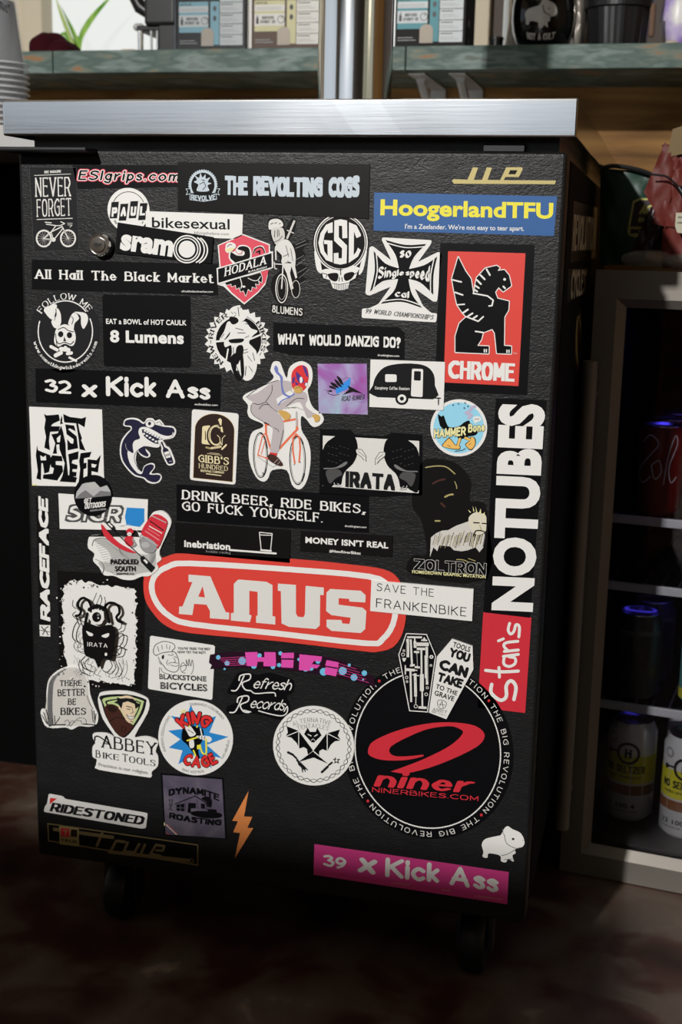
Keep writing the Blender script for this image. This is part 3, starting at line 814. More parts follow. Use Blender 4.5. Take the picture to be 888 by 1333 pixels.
def lid_mesh(r, h):
    bm = bmesh.new(); lathe(bm, [(r * 0.82, h), (r * 0.84, h + 0.0015), (r * 0.78, h + 0.0015), (r * 0.76, h - 0.002), (0.001, h - 0.002)], 0, 0, 36, False, False)
    me = bpy.data.meshes.new('can_lid'); bm.to_mesh(me); bm.free()
    for p in me.polygons: p.use_smooth = True
    return me


M_al = mat('aluminium', (0.75, 0.75, 0.76), 0.25, 1.0)


def wrap(name, m, r, polys, parent, off=0.0003, a_c=-pi / 2):
    v, f = [], []
    for pl in polys:
        if len(pl) < 3: continue
        tri = tessellate_polygon([[Vector((p[0], p[1], 0)) for p in pl]]); b = len(v)
        lf = off + 0.0000024 * (len(f) % 17); v += [((r + lf) * cos(a_c + x / r), (r + lf) * sin(a_c + x / r), z) for x, z in pl]; f += [tuple(b + i for i in t) for t in tri]
    me = bpy.data.meshes.new(name); me.from_pydata(v, [], f); return link(name, me, m, parent)


def band(x0, x1, z0, z1, n=18):
    return [[(x0 + (x1 - x0) * i / n, z0), (x0 + (x1 - x0) * (i + 1) / n, z0), (x0 + (x1 - x0) * (i + 1) / n, z1), (x0 + (x1 - x0) * i / n, z1)] for i in range(n)]


def can(desc, r, h, col, x, y, z, parts, group, first=None, rz=0.0):
    if first is None:
        o = empty('drink_can', desc, 'can', group)
        b_ = link('can_body', can_mesh(r, h), mat('can_paint_%02x%02x%02x' % tuple(int(c * 255) for c in col), col, 0.3, 0.2), o); link('can_lid', lid_mesh(r, h), M_al, o)
        parts(o, r, h)
    else:
        o = first.copy(); COL.objects.link(o); o['label'] = desc; o['group'] = group
        for ch in first.children:
            c = ch.copy(); COL.objects.link(c); c.parent = o
    m = Matrix.Translation((0.6161, 0.3754, 0)) @ Matrix.Rotation(RZ, 4, 'Z') @ Matrix.Translation((x, y, z)) @ Matrix.Rotation(rz, 4, 'Z')
    o.matrix_world = m
    return o


def tpoly(t, x0, z0, w, h, font):
    pl, tw_, tc_ = text_polys(t, font)
    return [[(x0 + a / tw_ * w, z0 + b / tc_ * h) for a, b in p] for p in pl]


def cola_parts(o, r, h):
    v = []
    for pts, wd in (([(-0.024, 0.100), (-0.012, 0.112), (0.0, 0.100), (-0.014, 0.080), (-0.028, 0.06), (-0.020, 0.045), (-0.008, 0.055)], 0.0018), ([(-0.008, 0.07), (-0.002, 0.052), (0.006, 0.062), (0.002, 0.078), (-0.008, 0.07)], 0.0018), ([(0.010, 0.045), (0.014, 0.085), (0.022, 0.112), (0.026, 0.10), (0.016, 0.07), (0.020, 0.048), (0.028, 0.055)], 0.0018)):
        p = so(pts, 4)
        for a, b in zip(p, p[1:]):
            v.append(hull([(q[0] * 1e3 + u, q[1] * 1e3 + w_) for q in (a, b) for u, w_ in pen_pts(wd * 500, wd * 500, n=6)]))
    wrap('script', mat('pale_script', (0.55, 0.50, 0.55), 0.4), r, [[(a / 1e3, b / 1e3) for a, b in p] for p in v], o)


red = None
LZ = (0.5085, 0.4135, 0.2395)
k = 0
for row in range(3):
    for c in range(3):
        x, y = 0.085 + c * 0.070, 0.110 + row * 0.075
        d = ['red can in the front row of the top rack, at its left end', 'red can in the front row of the top rack, second from its left end', 'red can in the front row of the top rack, third from its left end'][c] if row == 0 else ('red can standing in the %s row of the top rack, %s' % (('', 'second', 'back')[row], ('at its left end', 'second from its left end', 'third from its left end')[c]))
        q = can(d, 0.033, 0.122, (0.16, 0.010, 0.010), x, y, LZ[0], cola_parts, 'red cans on the top rack', red)
        if red is None: red = q
        k += 1


def hot_parts(o, r, h):
    n = 24
    ring = [(0.021 * cos(2 * pi * i / n), 0.060 + 0.021 * sin(2 * pi * i / n)) for i in range(n)]
    wrap('round_label', mat('dull_grey_print', (0.13, 0.13, 0.12), 0.5), r, [ring], o)
    wrap('lettering', mat('print_dark', (0.03, 0.03, 0.03), 0.5), r, tpoly('HOT', -0.010, 0.062, 0.020, 0.009, 'fatblock') + tpoly('SPLASH', -0.019, 0.049, 0.038, 0.010, 'fatblock'), o, 0.0006)
    wrap('band', mat('dull_grey_print', (0.13, 0.13, 0.12), 0.5), r, band(-0.04, 0.04, 0.096, 0.102), o)


hot = can('grey can with a round label in shadow, front left of the lower rack', 0.033, 0.122, (0.05, 0.05, 0.05), 0.072, 0.112, LZ[2], hot_parts, 'grey cans on the lower rack')
can('grey can just behind the front grey can on the lower rack', 0.033, 0.122, (0.05, 0.05, 0.05), 0.080, 0.190, LZ[2], hot_parts, 'grey cans on the lower rack', hot)


def teal_parts(o, r, h):
    wrap('band', mat('yellow_can_print', (0.62, 0.58, 0.05), 0.4), r, band(-0.07, 0.07, 0.004 + 0.006, 0.024), o)
    wrap('specks', mat('orange_print', (0.65, 0.22, 0.06), 0.5), r, [[(x - 0.0015, z), (x + 0.0015, z), (x, z + 0.003)] for x, z in ((-0.028, 0.05), (-0.024, 0.075), (-0.03, 0.095), (-0.020, 0.04), (-0.022, 0.09))], o)


can('teal and yellow can at the right of the lower rack', 0.033, 0.122, (0.18, 0.55, 0.50), 0.166, 0.112, LZ[2], teal_parts, 'cans on the lower rack')


def yel_parts(o, r, h):
    c2 = mat('can_black_print', (0.015, 0.015, 0.015), 0.4)
    wrap('yellow_band', mat('yellow_can_print2', (0.60, 0.56, 0.03), 0.4), r, band(-0.09, 0.09, 0.062, 0.104), o)
    wrap('orange_band', mat('brown_can_print', (0.20, 0.075, 0.03), 0.4), r, band(-0.09, 0.09, 0.044, 0.059), o)
    n = 24
    polys = [[(0.0 + 0.017 * cos(2 * pi * i / n), 0.108 + 0.017 * sin(2 * pi * i / n)), (0.017 * cos(2 * pi * (i + 1) / n), 0.108 + 0.017 * sin(2 * pi * (i + 1) / n)), (0.013 * cos(2 * pi * (i + 1) / n), 0.108 + 0.013 * sin(2 * pi * (i + 1) / n)), (0.013 * cos(2 * pi * i / n), 0.108 + 0.013 * sin(2 * pi * i / n))] for i in range(n)]
    wrap('circle_emblem', c2, r, polys + tpoly('H', -0.005, 0.101, 0.010, 0.014, 'fatblock') + [[(-0.028, 0.106), (-0.017, 0.107), (-0.017, 0.110), (-0.028, 0.109)]] + [[(-0.030 + 0.004 * cos(i * pi / 4), 0.107 + 0.004 * sin(i * pi / 4)) for i in range(8)]], o, 0.0006)
    wrap('lettering', c2, r, tpoly('NO SELTZER', -0.034, 0.078, 0.060, 0.011, 'blockn') + tpoly('HARD SPARKLING', -0.030, 0.070, 0.050, 0.0035, 'bold') + tpoly('12 100 4', -0.030, 0.024, 0.044, 0.007, 'bold') + tpoly('FLUID OUNCES CALORIES', -0.030, 0.018, 0.05, 0.002, 'bold'), o, 0.0006)
    wrap('grey_spot', mat('grey_print', (0.3, 0.3, 0.3), 0.5), r, [[(-0.026 + 0.008 * cos(i * pi / 8), 0.128 + 0.008 * sin(i * pi / 8)) for i in range(16)]], o, 0.0005)


yl = can('white can with yellow and brown bands on the fridge floor, catching the light', 0.035, 0.150, (0.66, 0.66, 0.64), 0.156, 0.100, 0.0460, yel_parts, 'tall cans on the fridge floor')
can('tall can standing in shadow on the fridge floor, left of the lit one', 0.035, 0.150, (0.66, 0.66, 0.64), 0.072, 0.128, 0.0460, yel_parts, 'tall cans on the fridge floor', yl)
can('tall can behind the lit one on the fridge floor', 0.035, 0.150, (0.66, 0.66, 0.64), 0.150, 0.182, 0.0460, yel_parts, 'tall cans on the fridge floor', yl)


# ------------------------------------------------------------------ bags on top of the fridge
def slab_bag(name, quad_f, thick, m, parent, nx=14, nz=18, amp=0.004, seed=3, puff=0.02, part='bag_body'):
    """a soft bag: a front outline (four corners) puffed out and wrinkled, closed at the back"""
    rn = random.Random(seed); ph = [rn.uniform(0, 6) for _ in range(8)]
    a, b, c, d_ = [Vector(q) for q in quad_f]     # bottom-left, bottom-right, top-right, top-left
    nrm = (b - a).cross(d_ - a).normalized()
    if nrm.y > 0: nrm = -nrm
    bm = bmesh.new(); F, B = [], []
    for j in range(nz + 1):
        fr_, bk_ = [], []
        for i in range(nx + 1):
            u, v = i / nx, j / nz
            p = a.lerp(b, u).lerp(d_.lerp(c, u), v)
            k_ = (sin(pi * u) ** 0.5) * (0.35 + 0.65 * sin(pi * min(1, v * 0.8 + 0.1)))
            wv = amp * (sin(5 * u * pi + ph[0] + 3 * v) * cos(4 * v * pi + ph[1]) + 0.6 * sin(11 * v + ph[2] + 6 * u) + 0.3 * sin(23 * u + 17 * v + ph[3]))
            fr_.append(bm.verts.new(p + nrm * (puff * k_ + wv))); bk_.append(bm.verts.new(p - nrm * (thick * (0.15 + 0.85 * k_))))
        F.append(fr_); B.append(bk_)
    for j in range(nz):
        for i in range(nx):
            bm.faces.new((F[j][i], F[j][i + 1], F[j + 1][i + 1], F[j + 1][i])); bm.faces.new((B[j][i + 1], B[j][i], B[j + 1][i], B[j + 1][i + 1]))
    for i in range(nx):
        bm.faces.new((F[0][i + 1], F[0][i], B[0][i], B[0][i + 1])); bm.faces.new((F[nz][i], F[nz][i + 1], B[nz][i + 1], B[nz][i]))
    for j in range(nz):
        bm.faces.new((F[j][0], F[j + 1][0], B[j + 1][0], B[j][0])); bm.faces.new((F[j + 1][nx], F[j][nx], B[j][nx], B[j + 1][nx]))
    return obj(part, bm, m, parent, True)


FT = FH + 0.0008
gb = empty('green_box_bag', 'dark green bag with a yellow-edged label leaning beside the cooler on the fridge', 'bag')
GY = 0.56


def gp(px, py, Y=GY):
    q = wpix(px, py, Y); return Vector((q.x, Y, max(q.z, FT)))


M_gb = mat('dark_green_bag', (0.008, 0.045, 0.026), 0.4, bump=(14, 0.25, (1, 1, 1)))
slab_bag('g', (gp(781, 345), gp(838, 345), gp(868, 226), gp(782, 219)), 0.07, M_gb, gb, amp=0.0012, puff=0.008)
lab = [(824, 262), (832, 258), (860, 258), (858, 300), (848, 309), (826, 309), (818, 306), (817, 300)]


def flat_on(name, pts, m, Y, parent):
    v = [tuple(wpix(a, b, Y)) for a, b in pts]
    tri = tessellate_polygon([[Vector((a, b, 0)) for a, b in pts]])
    me = bpy.data.meshes.new(name); me.from_pydata(v, [], [tuple(t) for t in tri]); return link(name, me, m, parent)


flat_on('label_edge', lab, mat('olive_gold_print', (0.50, 0.46, 0.12), 0.5), GY - 0.0125, gb)
flat_on('label_panel', [(826, 264), (833, 260.5), (858, 260.5), (856, 295), (820.5, 295)], mat('dark_brown_print', (0.018, 0.006, 0.006), 0.5), GY - 0.0130, gb)


def flat_text(name, t, p0, p1, h, font, m, Y, parent, slant=0.15):
    pl, tw_, tc_ = text_polys(t, font); v, f = [], []
    for p in pl:
        b = len(v)
        for x, y in p:
            u = x / tw_; v.append(tuple(wpix(p0[0] + (p1[0] - p0[0]) * u + slant * y / tc_ * h, p0[1] + (p1[1] - p0[1]) * u - y / tc_ * h, Y - 0.0000024 * (len(f) % 17))))
        f.append(tuple(range(b, len(v))))
    me = bpy.data.meshes.new(name); me.from_pydata(v, [], f); return link(name, me, m, parent)


M_og = mat('olive_gold_print', (0.50, 0.46, 0.12), 0.5)
flat_text('lettering', 'ACE', (832, 279), (852, 279), 12, 'fatblock', M_og, GY - 0.0134, gb, 0.3)
flat_text('lettering', 'Blend', (831, 289), (850, 289), 6, 'hand', M_og, GY - 0.0134, gb)
flat_text('lettering', 'SMOOTH', (820, 304), (848, 304), 6, 'fatblock', mat('dark_brown_print', (0.018, 0.006, 0.006), 0.5), GY - 0.0134, gb)
bm = bmesh.new(); tube(bm, [tuple(wpix(a, b, GY - 0.014)) for a, b in so([(784, 219), (800, 216), (830, 221), (850, 228)], 5)], 0.0032, 8); obj('rolled_top', bm, M_black, gb, True)

rb = empty('red_bag', 'wrinkled dull red foil bag standing at the right on the fridge', 'bag')
RY = 0.50
M_rb = noisy('dull_red_foil', [(0.35, (0.11, 0.018, 0.014)), (0.65, (0.20, 0.040, 0.030))], scale=5, rough=0.5, bump=0.5, spec=0.3)
slab_bag('r', (gp(862, 349, RY), gp(935, 352, RY), gp(930, 190, RY), gp(862, 188, RY)), 0.09, M_rb, rb, amp=0.003, puff=0.012, seed=8)
slab_bag('r', (gp(850, 292, RY - 0.01), gp(905, 300, RY - 0.01), gp(905, 205, RY - 0.01), gp(862, 212, RY - 0.01)), 0.004, M_rb, rb, amp=0.002, puff=0.006, seed=10, part='folded_flap')
slab_bag('r', (gp(838, 250, RY - 0.012), gp(866, 298, RY - 0.012), gp(890, 215, RY - 0.012), gp(866, 185, RY - 0.012)), 0.004, M_rb, rb, amp=0.002, puff=0.006, seed=12, part='folded_flap', nx=8, nz=10)
flat_on('gold_panel', [(868, 205), (890, 200), (900, 160), (876, 168)], mat('gold_foil_print', (0.14, 0.09, 0.03), 0.5, 0.2), RY - 0.016, rb)
flat_on('white_label', [(880, 277), (900, 277), (900, 305), (882, 303), (879, 295)], mat('cream_label', (0.50, 0.47, 0.36), 0.5), RY - 0.030, rb)
flat_text('fine_print', 'TASTE NOTES', (882, 284), (899, 284), 2.5, 'bold', mat('print_dark', (0.03, 0.03, 0.03), 0.5), RY - 0.0305, rb)
flat_text('fine_print', 'DARK ROAST', (882, 291), (899, 291), 2.5, 'bold', mat('print_dark', (0.03, 0.03, 0.03), 0.5), RY - 0.0305, rb)

db = empty('dark_pouch', 'dark brown pouch between the green bag and the red bag', 'pouch')
slab_bag('d', (gp(822, 327, 0.525), gp(864, 327, 0.525), gp(872, 260, 0.525), gp(846, 270, 0.525)), 0.02, mat('dark_maroon_film', (0.022, 0.006, 0.007), 0.3), db, amp=0.001, puff=0.004, seed=5)
M_film = mat('clear_crumpled_film', (0.42, 0.42, 0.40), 0.15, 0.0, 0.8, bump=(60, 1.0, (1, 1, 1)), alpha=0.35)
cb = empty('crumpled_clear_bag', 'crumpled clear plastic bag lying flat on the fridge top', 'bag')
c_ = wpix(845, 337, 0.47); blobmesh('bag_body', (c_.x, 0.47, FT + 0.013), (0.034, 0.03, 0.0125), M_film, cb, 21, 0.10, zcut=False)
cb2 = empty('crumpled_clear_bag', 'second crumpled clear bag at the foot of the red bag', 'bag')
c_ = wpix(886, 338, 0.455); blobmesh('bag_body', (c_.x, 0.455, FT + 0.011), (0.022, 0.022, 0.0105), M_film, cb2, 23, 0.10, zcut=False)
cbl = empty('black_cable', 'thin black cable looping from the green bag over the red bag', 'cable')
bm = bmesh.new(); tube(bm, [tuple(wpix(a, b, 0.462)) for a, b in so([(848, 227), (858, 228), (868, 230), (878, 238), (888, 248), (900, 262)], 5)], 0.0014, 8); obj('wire', bm, M_black, cbl, True)
bm = bmesh.new(); tube(bm, [tuple(wpix(884, 244, 0.46)), tuple(wpix(893, 256, 0.458))], 0.0042, 10); obj('plug', bm, M_black, cbl, True)
# ------------------------------------------------------------------ stickers: flat print on thin vinyl, measured on the door's own plane
FWD = Vector(R[2]); RGT = Vector(R[0]); DWN = Vector(R[1])


def pix_dir(px, py):
    return RGT * ((px - 444.0) / FPX) + DWN * ((py - 666.5) / FPX) + FWD


def on_door(px, py, h=0.0):
    d = pix_dir(px, py); t = (0.0 - CAM.y) / d.y
    p = CAM + d * t
    return Vector((p.x, -h, p.z))


def on_side(px, py, h=0.0):
    d = pix_dir(px, py); t = (0.6 - CAM.x) / d.x
    p = CAM + d * t
    return Vector((0.6 + h, p.y, p.z))


CROPS = {'0': (0, 0, 1), 'A': (0, 190, 3.415), 'B': (230, 190, 3.415), 'C': (470, 190, 3.171), 'D': (0, 470, 3.415), 'E': (230, 460, 3.552),
         'F': (470, 480, 3.171), 'G': (0, 730, 3.415), 'H': (230, 710, 3.415), 'I': (470, 730, 3.171), 'J': (0, 1000, 2.96), 'K': (280, 1000, 2.96),
         'L': (560, 900, 2.707), 'a': (30, 200, 5.55), 'b': (230, 200, 5.55), 'c': (340, 280, 5.55), 'd': (30, 370, 8.073), 'e': (255, 390, 8.073),
         'f': (310, 465, 7.409), 'g': (30, 520, 7.722), 'h': (150, 530, 9.867), 'i': (410, 550, 5.92), 'j': (530, 590, 7.845), 'k': (550, 510, 9.347),
         'l': (70, 630, 5.55), 'm': (70, 740, 7.4), 'n': (50, 860, 5.55), 'o': (190, 820, 5.55), 'p': (350, 900, 7.4), 'q': (510, 815, 7.4),
         'r': (200, 1000, 6.343), 's': (50, 1020, 4.036), 't': (440, 940, 3.861), 'u': (480, 310, 9.347), 'v': (240, 530, 11.1),
         'w': (575, 315, 6.664), 'x': (275, 295, 9.867), 'y': (405, 465, 4.933), 'z': (110, 240, 9.347), 'A2': (730, 240, 13.333),
         'B2': (730, 330, 13.333), 'C2': (720, 400, 6.667)}

INK = {
    'white': (0.80, 0.795, 0.765), 'paper': (0.72, 0.71, 0.67), 'black': (0.004, 0.004, 0.005), 'soft': (0.007, 0.0065, 0.0065), 'ink': (0.012, 0.012, 0.013),
    'clear': (0.018, 0.018, 0.020), 'red': (0.70, 0.055, 0.040), 'crimson': (0.62, 0.028, 0.045), 'pinkred': (0.72, 0.07, 0.11), 'hotred': (0.70, 0.03, 0.03),
    'blue': (0.022, 0.105, 0.31), 'yellow': (0.83, 0.75, 0.05), 'gold': (0.42, 0.35, 0.14), 'dimgold': (0.25, 0.19, 0.09), 'bluewhite': (0.52, 0.60, 0.66),
    'silver': (0.45, 0.45, 0.45), 'grey': (0.36, 0.34, 0.35), 'midgrey': (0.18, 0.18, 0.18), 'darkgrey': (0.07, 0.07, 0.07), 'suit': (0.50, 0.45, 0.46),
    'navy': (0.010, 0.009, 0.036), 'orange': (0.80, 0.17, 0.055), 'salmon': (0.80, 0.17, 0.08), 'tan': (0.62, 0.38, 0.10), 'tie': (0.16, 0.20, 0.52),
    'purple': (0.07, 0.03, 0.24), 'brown': (0.055, 0.018, 0.012), 'darkbrown': (0.02, 0.008, 0.005), 'cream': (0.80, 0.70, 0.42), 'skyblue': (0.30, 0.66, 0.84),
    'azure': (0.03, 0.27, 0.78), 'brightblue': (0.022, 0.24, 0.62), 'green': (0.50, 0.62, 0.28), 'skin': (0.75, 0.60, 0.40), 'duck': (0.85, 0.50, 0.12),
    'lilac': (0.50, 0.45, 0.62), 'pink': (0.68, 0.055, 0.26), 'magenta': (0.74, 0.08, 0.42), 'bubble': (0.16, 0.52, 0.78), 'plum': (0.022, 0.006, 0.016),
    'bone': (0.70, 0.66, 0.52), 'khaki': (0.40, 0.34, 0.14), 'lemon': (0.80, 0.76, 0.38), 'offwhite': (0.62, 0.60, 0.56), 'faint': (0.48, 0.48, 0.46), 'rose': (0.72, 0.25, 0.28),
}


def foil(name, stops, scale):
    m = noisy(name, stops, scale=scale, detail=3, rough=0.32, metal=0.55, spec=0.6, dist=0.6)
    return m


def ink(c):
    if c == 'holo':
        return foil('holographic_lilac_foil', [(0.30, (0.55, 0.10, 0.52)), (0.45, (0.50, 0.24, 0.66)), (0.55, (0.60, 0.50, 0.85)), (0.68, (0.55, 0.80, 0.95))], 26)
    if c == 'holo2':
        return foil('holographic_grey_foil', [(0.3, (0.13, 0.11, 0.17)), (0.5, (0.20, 0.17, 0.25)), (0.7, (0.30, 0.27, 0.33))], 26)
    if c in ('gold', 'dimgold'):
        return mat(c + '_metallic_print', INK[c], 0.45, 0.25)
    dk = c in ('black', 'soft', 'clear', 'ink', 'plum')
    return mat(c + '_print', INK[c], 0.34 if dk else 0.42, 0, 0.18 if dk else 0.4)


VPZ = (262.27, 8699.9)


class S:
    """one sticker; coordinates are read off a magnified view of the door"""

    def __init__(s, crop, label, outline, color='black', lv=0, cat='sticker', group='stickers on the cooler door', face='door', name='sticker', thick=0.00025, holes=None):
        s.o, s.face, s.crop = CROPS[crop], face, crop
        s.map = on_door if face == 'door' else on_side
        s.base = lv * 0.0011
        s.h = s.base + thick
        s.root = empty(name, label, cat, group)
        s.layers = []
        c = [s.px(*p) for p in outline]
        mid = s.map(sum(q[0] for q in c) / len(c), sum(q[1] for q in c) / len(c), 0)
        s.root.location = mid
        s.mid = mid
        # the backing: a thin extruded sheet
        fr = [s.map(q[0], q[1], s.h) - mid for q in c]
        bk = [s.map(q[0], q[1], 0.00002) - mid for q in c]
        n = len(fr)
        tri = tessellate_polygon([[Vector((q[0], q[1], 0)) for q in c]])
        faces = [tuple(t) for t in tri] + [(i, (i + 1) % n, n + (i + 1) % n, n + i) for i in range(n)]
        me = bpy.data.meshes.new('backing')
        me.from_pydata(fr + bk, [], faces)
        bm = bmesh.new(); bm.from_mesh(me); bmesh.ops.recalc_face_normals(bm, faces=bm.faces); bm.to_mesh(me); bm.free()
        link('backing', me, ink(color), s.root)

    def px(s, x, y):
        ox, oy, k = s.o
        return (ox + x / k, oy + y / k)

    def _lay(s, part, color):
        if s.layers and s.layers[-1][0] == part and s.layers[-1][1] == color:
            return s.layers[-1]
        s.layers.append([part, color, [], [], []])
        return s.layers[-1]

    def _add(s, part, color, pts, faces):
        l = s._lay(part, color)
        b = len(l[2])
        s.nth = getattr(s, 'nth', 0) + 1
        l[4].extend([0.0000024 * (s.nth % 17)] * len(pts))       # overlapping strokes never share one plane
        l[2].extend(pts); l[3].extend([tuple(b + i for i in f) for f in faces])

    def P(s, part, color, pts, holes=()):
        loops = [pts] + list(holes)
        flat = [p for lp in loops for p in lp]
        tri = tessellate_polygon([[Vector((p[0], p[1], 0)) for p in lp] for lp in loops])
        s._add(part, color, flat, tri)
        return s

    def L(s, part, color, w, pts, closed=False, shape='round', n=8):
        if closed: pts = list(pts) + [pts[0]]
        pp = pen_pts(w / 2, w / 2, shape, n)
        for a, b in zip(pts, pts[1:]):
            h = hull([(q[0] + u, q[1] + v) for q in (a, b) for u, v in pp])
            s._add(part, color, h, [tuple(range(len(h)))])
        return s

    def E(s, part, color, cx, cy, rx, ry=None, k=0.0, n=40):
        ry = ry or rx
        pts = [(cx + rx * cos(2 * pi * i / n), cy + ry * sin(2 * pi * i / n) + k * rx * cos(2 * pi * i / n)) for i in range(n)]
        s._add(part, color, pts, [tuple(range(n))])
        return s

    def RING(s, part, color, cx, cy, rx, ry, w, k=0.0, n=72, a0=0, a1=360):
        full = a1 - a0 >= 360
        m = n if full else n + 1
        def pt(f, i):
            a = radians(a0 + (a1 - a0) * i / n)
            return (cx + (rx + f) * cos(a), cy - (ry + f) * sin(a) + k * (rx + f) * cos(a))
        pts = [pt(w / 2, i) for i in range(m)] + [pt(-w / 2, i) for i in range(m)]
        s._add(part, color, pts, [(i, (i + 1) % m, m + (i + 1) % m, m + i) for i in range(n if full else m - 1)])
        return s

    def T(s, part, color, text, p0, p1, h, font='bold', slant=0.0, up=None, h2=None, warp=None):
        """text with its baseline from p0 to p1 and cap height h (h2 at the far end)"""
        polys, wdt, cap = text_polys(text, font)
        a = Vector(p0); d = Vector(p1) - a
        dn = d.normalized()
        if up is None:
            q = s.px(*p0)
            u = Vector((q[0] - VPZ[0], q[1] - VPZ[1])).normalized()
        elif up == 'perp':
            u = Vector((dn.y, -dn.x))
        else:
            u = Vector(up).normalized()
        u = u + dn * slant
        for pl in polys:
            out = []
            for x, y in pl:
                t = x / wdt
                hh = h + ((h2 if h2 is not None else h) - h) * t
                q = a + d * t + u * (y / cap * hh)
                if warp: q += u * warp(t)
                out.append((q.x, q.y))
            s._add(part, color, out, [tuple(range(len(out)))])
        return s

    def A(s, part, color, text, cx, cy, rx, ry, a0, a1, h, font='bold', k=0.0):
        """text round an ellipse, from angle a0 to a1 (degrees, 90 is up); a0 < a1 puts the letters' feet outwards"""
        polys, wdt, cap = text_polys(text, font)
        sg = 1 if a0 > a1 else -1
        for pl in polys:
            out = []
            for x, y in pl:
                an = radians(a0 + (a1 - a0) * x / wdt)
                f = sg * y / cap * h
                out.append((cx + (rx + f) * cos(an), cy - (ry + f) * sin(an) + k * (rx + f) * cos(an)))
            s._add(part, color, out, [tuple(range(len(out)))])
        return s

    def done(s):
        for i, (part, color, pts, faces, lift) in enumerate(s.layers):
            h = s.h + 0.00006 * (i + 1)
            v = []
            for p, lf in zip(pts, lift):
                q = s.px(*p)
                v.append(s.map(q[0], q[1], h + lf) - s.mid)
            me = bpy.data.meshes.new(part)
            me.from_pydata(v, [], faces)
            bm = bmesh.new(); bm.from_mesh(me)
            for f in bm.faces: f.normal_update()
            want = Vector((0, -1, 0)) if s.face == 'door' else Vector((1, 0, 0))
            bmesh.ops.reverse_faces(bm, faces=[f for f in bm.faces if f.normal.dot(want) < 0])
            bm.to_mesh(me); bm.free()
            link(part, me, ink(color), s.root)
        return s.root


def rect(x0, y0, x1, y1):
    return [(x0, y0), (x1, y0), (x1, y1), (x0, y1)]


def disc(cx, cy, rx, ry=None, k=0.0, n=64):
    ry = ry or rx
    return [(cx + rx * cos(2 * pi * i / n), cy + ry * sin(2 * pi * i / n) + k * rx * cos(2 * pi * i / n)) for i in range(n)]


def rquad(c, r, n=4):
    """quad with rounded corners"""
    out = []
    m = len(c)
    for i in range(m):
        p, a, b = Vector(c[i]), Vector(c[i - 1]), Vector(c[(i + 1) % m])
        u = p + (a - p).normalized() * r; v = p + (b - p).normalized() * r
        for k in range(n + 1):
            t = k / n
            q = u * (1 - t) ** 2 + p * (2 * t * (1 - t)) + v * t * t
            out.append((q.x, q.y))
    return out


# ---- row one
s = S('a', 'dark see-through sticker with tall thin letters above a white bicycle, top left', [(46, 95), (385, 100), (405, 695), (80, 710)], 'clear', lv=0)
s.L('outline', 'darkgrey', 2, [(46, 95), (385, 100), (405, 695), (80, 710)], True)
s.T('lettering', 'paper', 'BIKE MAGAZINE', (155, 143), (276, 137), 19, 'block')
s.L('rule', 'paper', 4, [(84, 158), (345, 147)]).L('rule', 'paper', 5, [(102, 476), (358, 467)])
s.T('lettering', 'paper', 'NEVER', (92, 313), (346, 308), 140, 'tall')
s.T('lettering', 'paper', 'FORGET', (102, 458), (352, 448), 128, 'tall')
for cx, cy in ((152, 613), (327, 612)):
    s.RING('bicycle_drawing', 'paper', cx, cy, 52, 58, 12)
    for i in range(14):
        a = i * pi / 7
        s.L('bicycle_drawing', 'midgrey' if 0 else 'paper', 1.6, [(cx, cy), (cx + 47 * cos(a), cy + 52 * sin(a))], n=4)
for ln, wd in (([(152, 613), (205, 565), (285, 527), (327, 612)], 8), ([(205, 565), (222, 625), (152, 613)], 6), ([(222, 625), (290, 540)], 8),
               ([(170, 510), (240, 520), (205, 565)], 7), ([(240, 520), (272, 520), (302, 505), (275, 492)], 7), ([(162, 495), (205, 500)], 8),
               ([(322, 503), (358, 503)], 4), ([(325, 515), (356, 516), (340, 532)], 4)):
    s.L('bicycle_drawing', 'paper', wd, ln, n=6)
s.E('bicycle_drawing', 'paper', 222, 622, 15)
s.done()

s = S('A', 'glossy black strip with slanted black letters in a white and red outline', [(322, 86), (800, 84), (800, 182), (345, 191)], 'black', lv=0)
for c, pn in (('pinkred', 2.7), ('white', 1.75), ('black', 0.95)):
    f = (lambda q: (lambda t: stroke_text(t, (q, q * 0.95), n=10, gap=2.9 + 2 * 0.6 * (0.95 - q), serif=0, raw=True)))(pn)
    polys, wdt, cap = f('ESIgrips.com')
    s.T('lettering' if c == 'black' else ('red_outline' if c == 'pinkred' else 'white_outline'), c, 'ESIgrips.com', (352, 148), (790, 154), 37, f, slant=0.22)
s.done()

s = S('z', 'round white sticker with four black boxes each holding a white letter, above the lock', disc(537, 312, 256, 270, 0.03), 'white', lv=0)
s.RING('ring', 'ink', 537, 330, 208, 240, 8, a0=28, a1=152).A('lettering', 'ink', 'WWW', 537, 330, 205, 240, 208, 222, 24, 'bold')
s.RING('ring', 'ink', 537, 330, 208, 240, 8, a0=322, a1=330)
for i, q in enumerate([[(332, 216), (420, 210), (398, 412), (308, 415)], [(440, 238), (535, 234), (508, 440), (420, 442)], [(562, 206), (655, 203), (630, 410), (540, 414)], [(680, 229), (768, 227), (742, 432), (655, 436)]]):
    s.P('letter_box', 'ink', q)
for t, x, y in (('P', 330, 392), ('A', 440, 388), ('U', 560, 382), ('L', 672, 378)):
    s.T('lettering', 'white', t, (x, y), (x + 66, y - 4), 112, 'fatblock', slant=0.1)
s.done()

s = S('A', 'narrow white sticker with thin black lowercase letters tucked under a black one', [(650, 290), (1082, 305), (1078, 414), (650, 398)], 'white', lv=1)
s.T('lettering', 'ink', 'bikesexual', (678, 362), (1023, 371), 48, 'medium')
s.T('lettering', 'midgrey', 'bikingthelane.com', (866, 392), (1020, 398), 14, 'sans')
s.done()

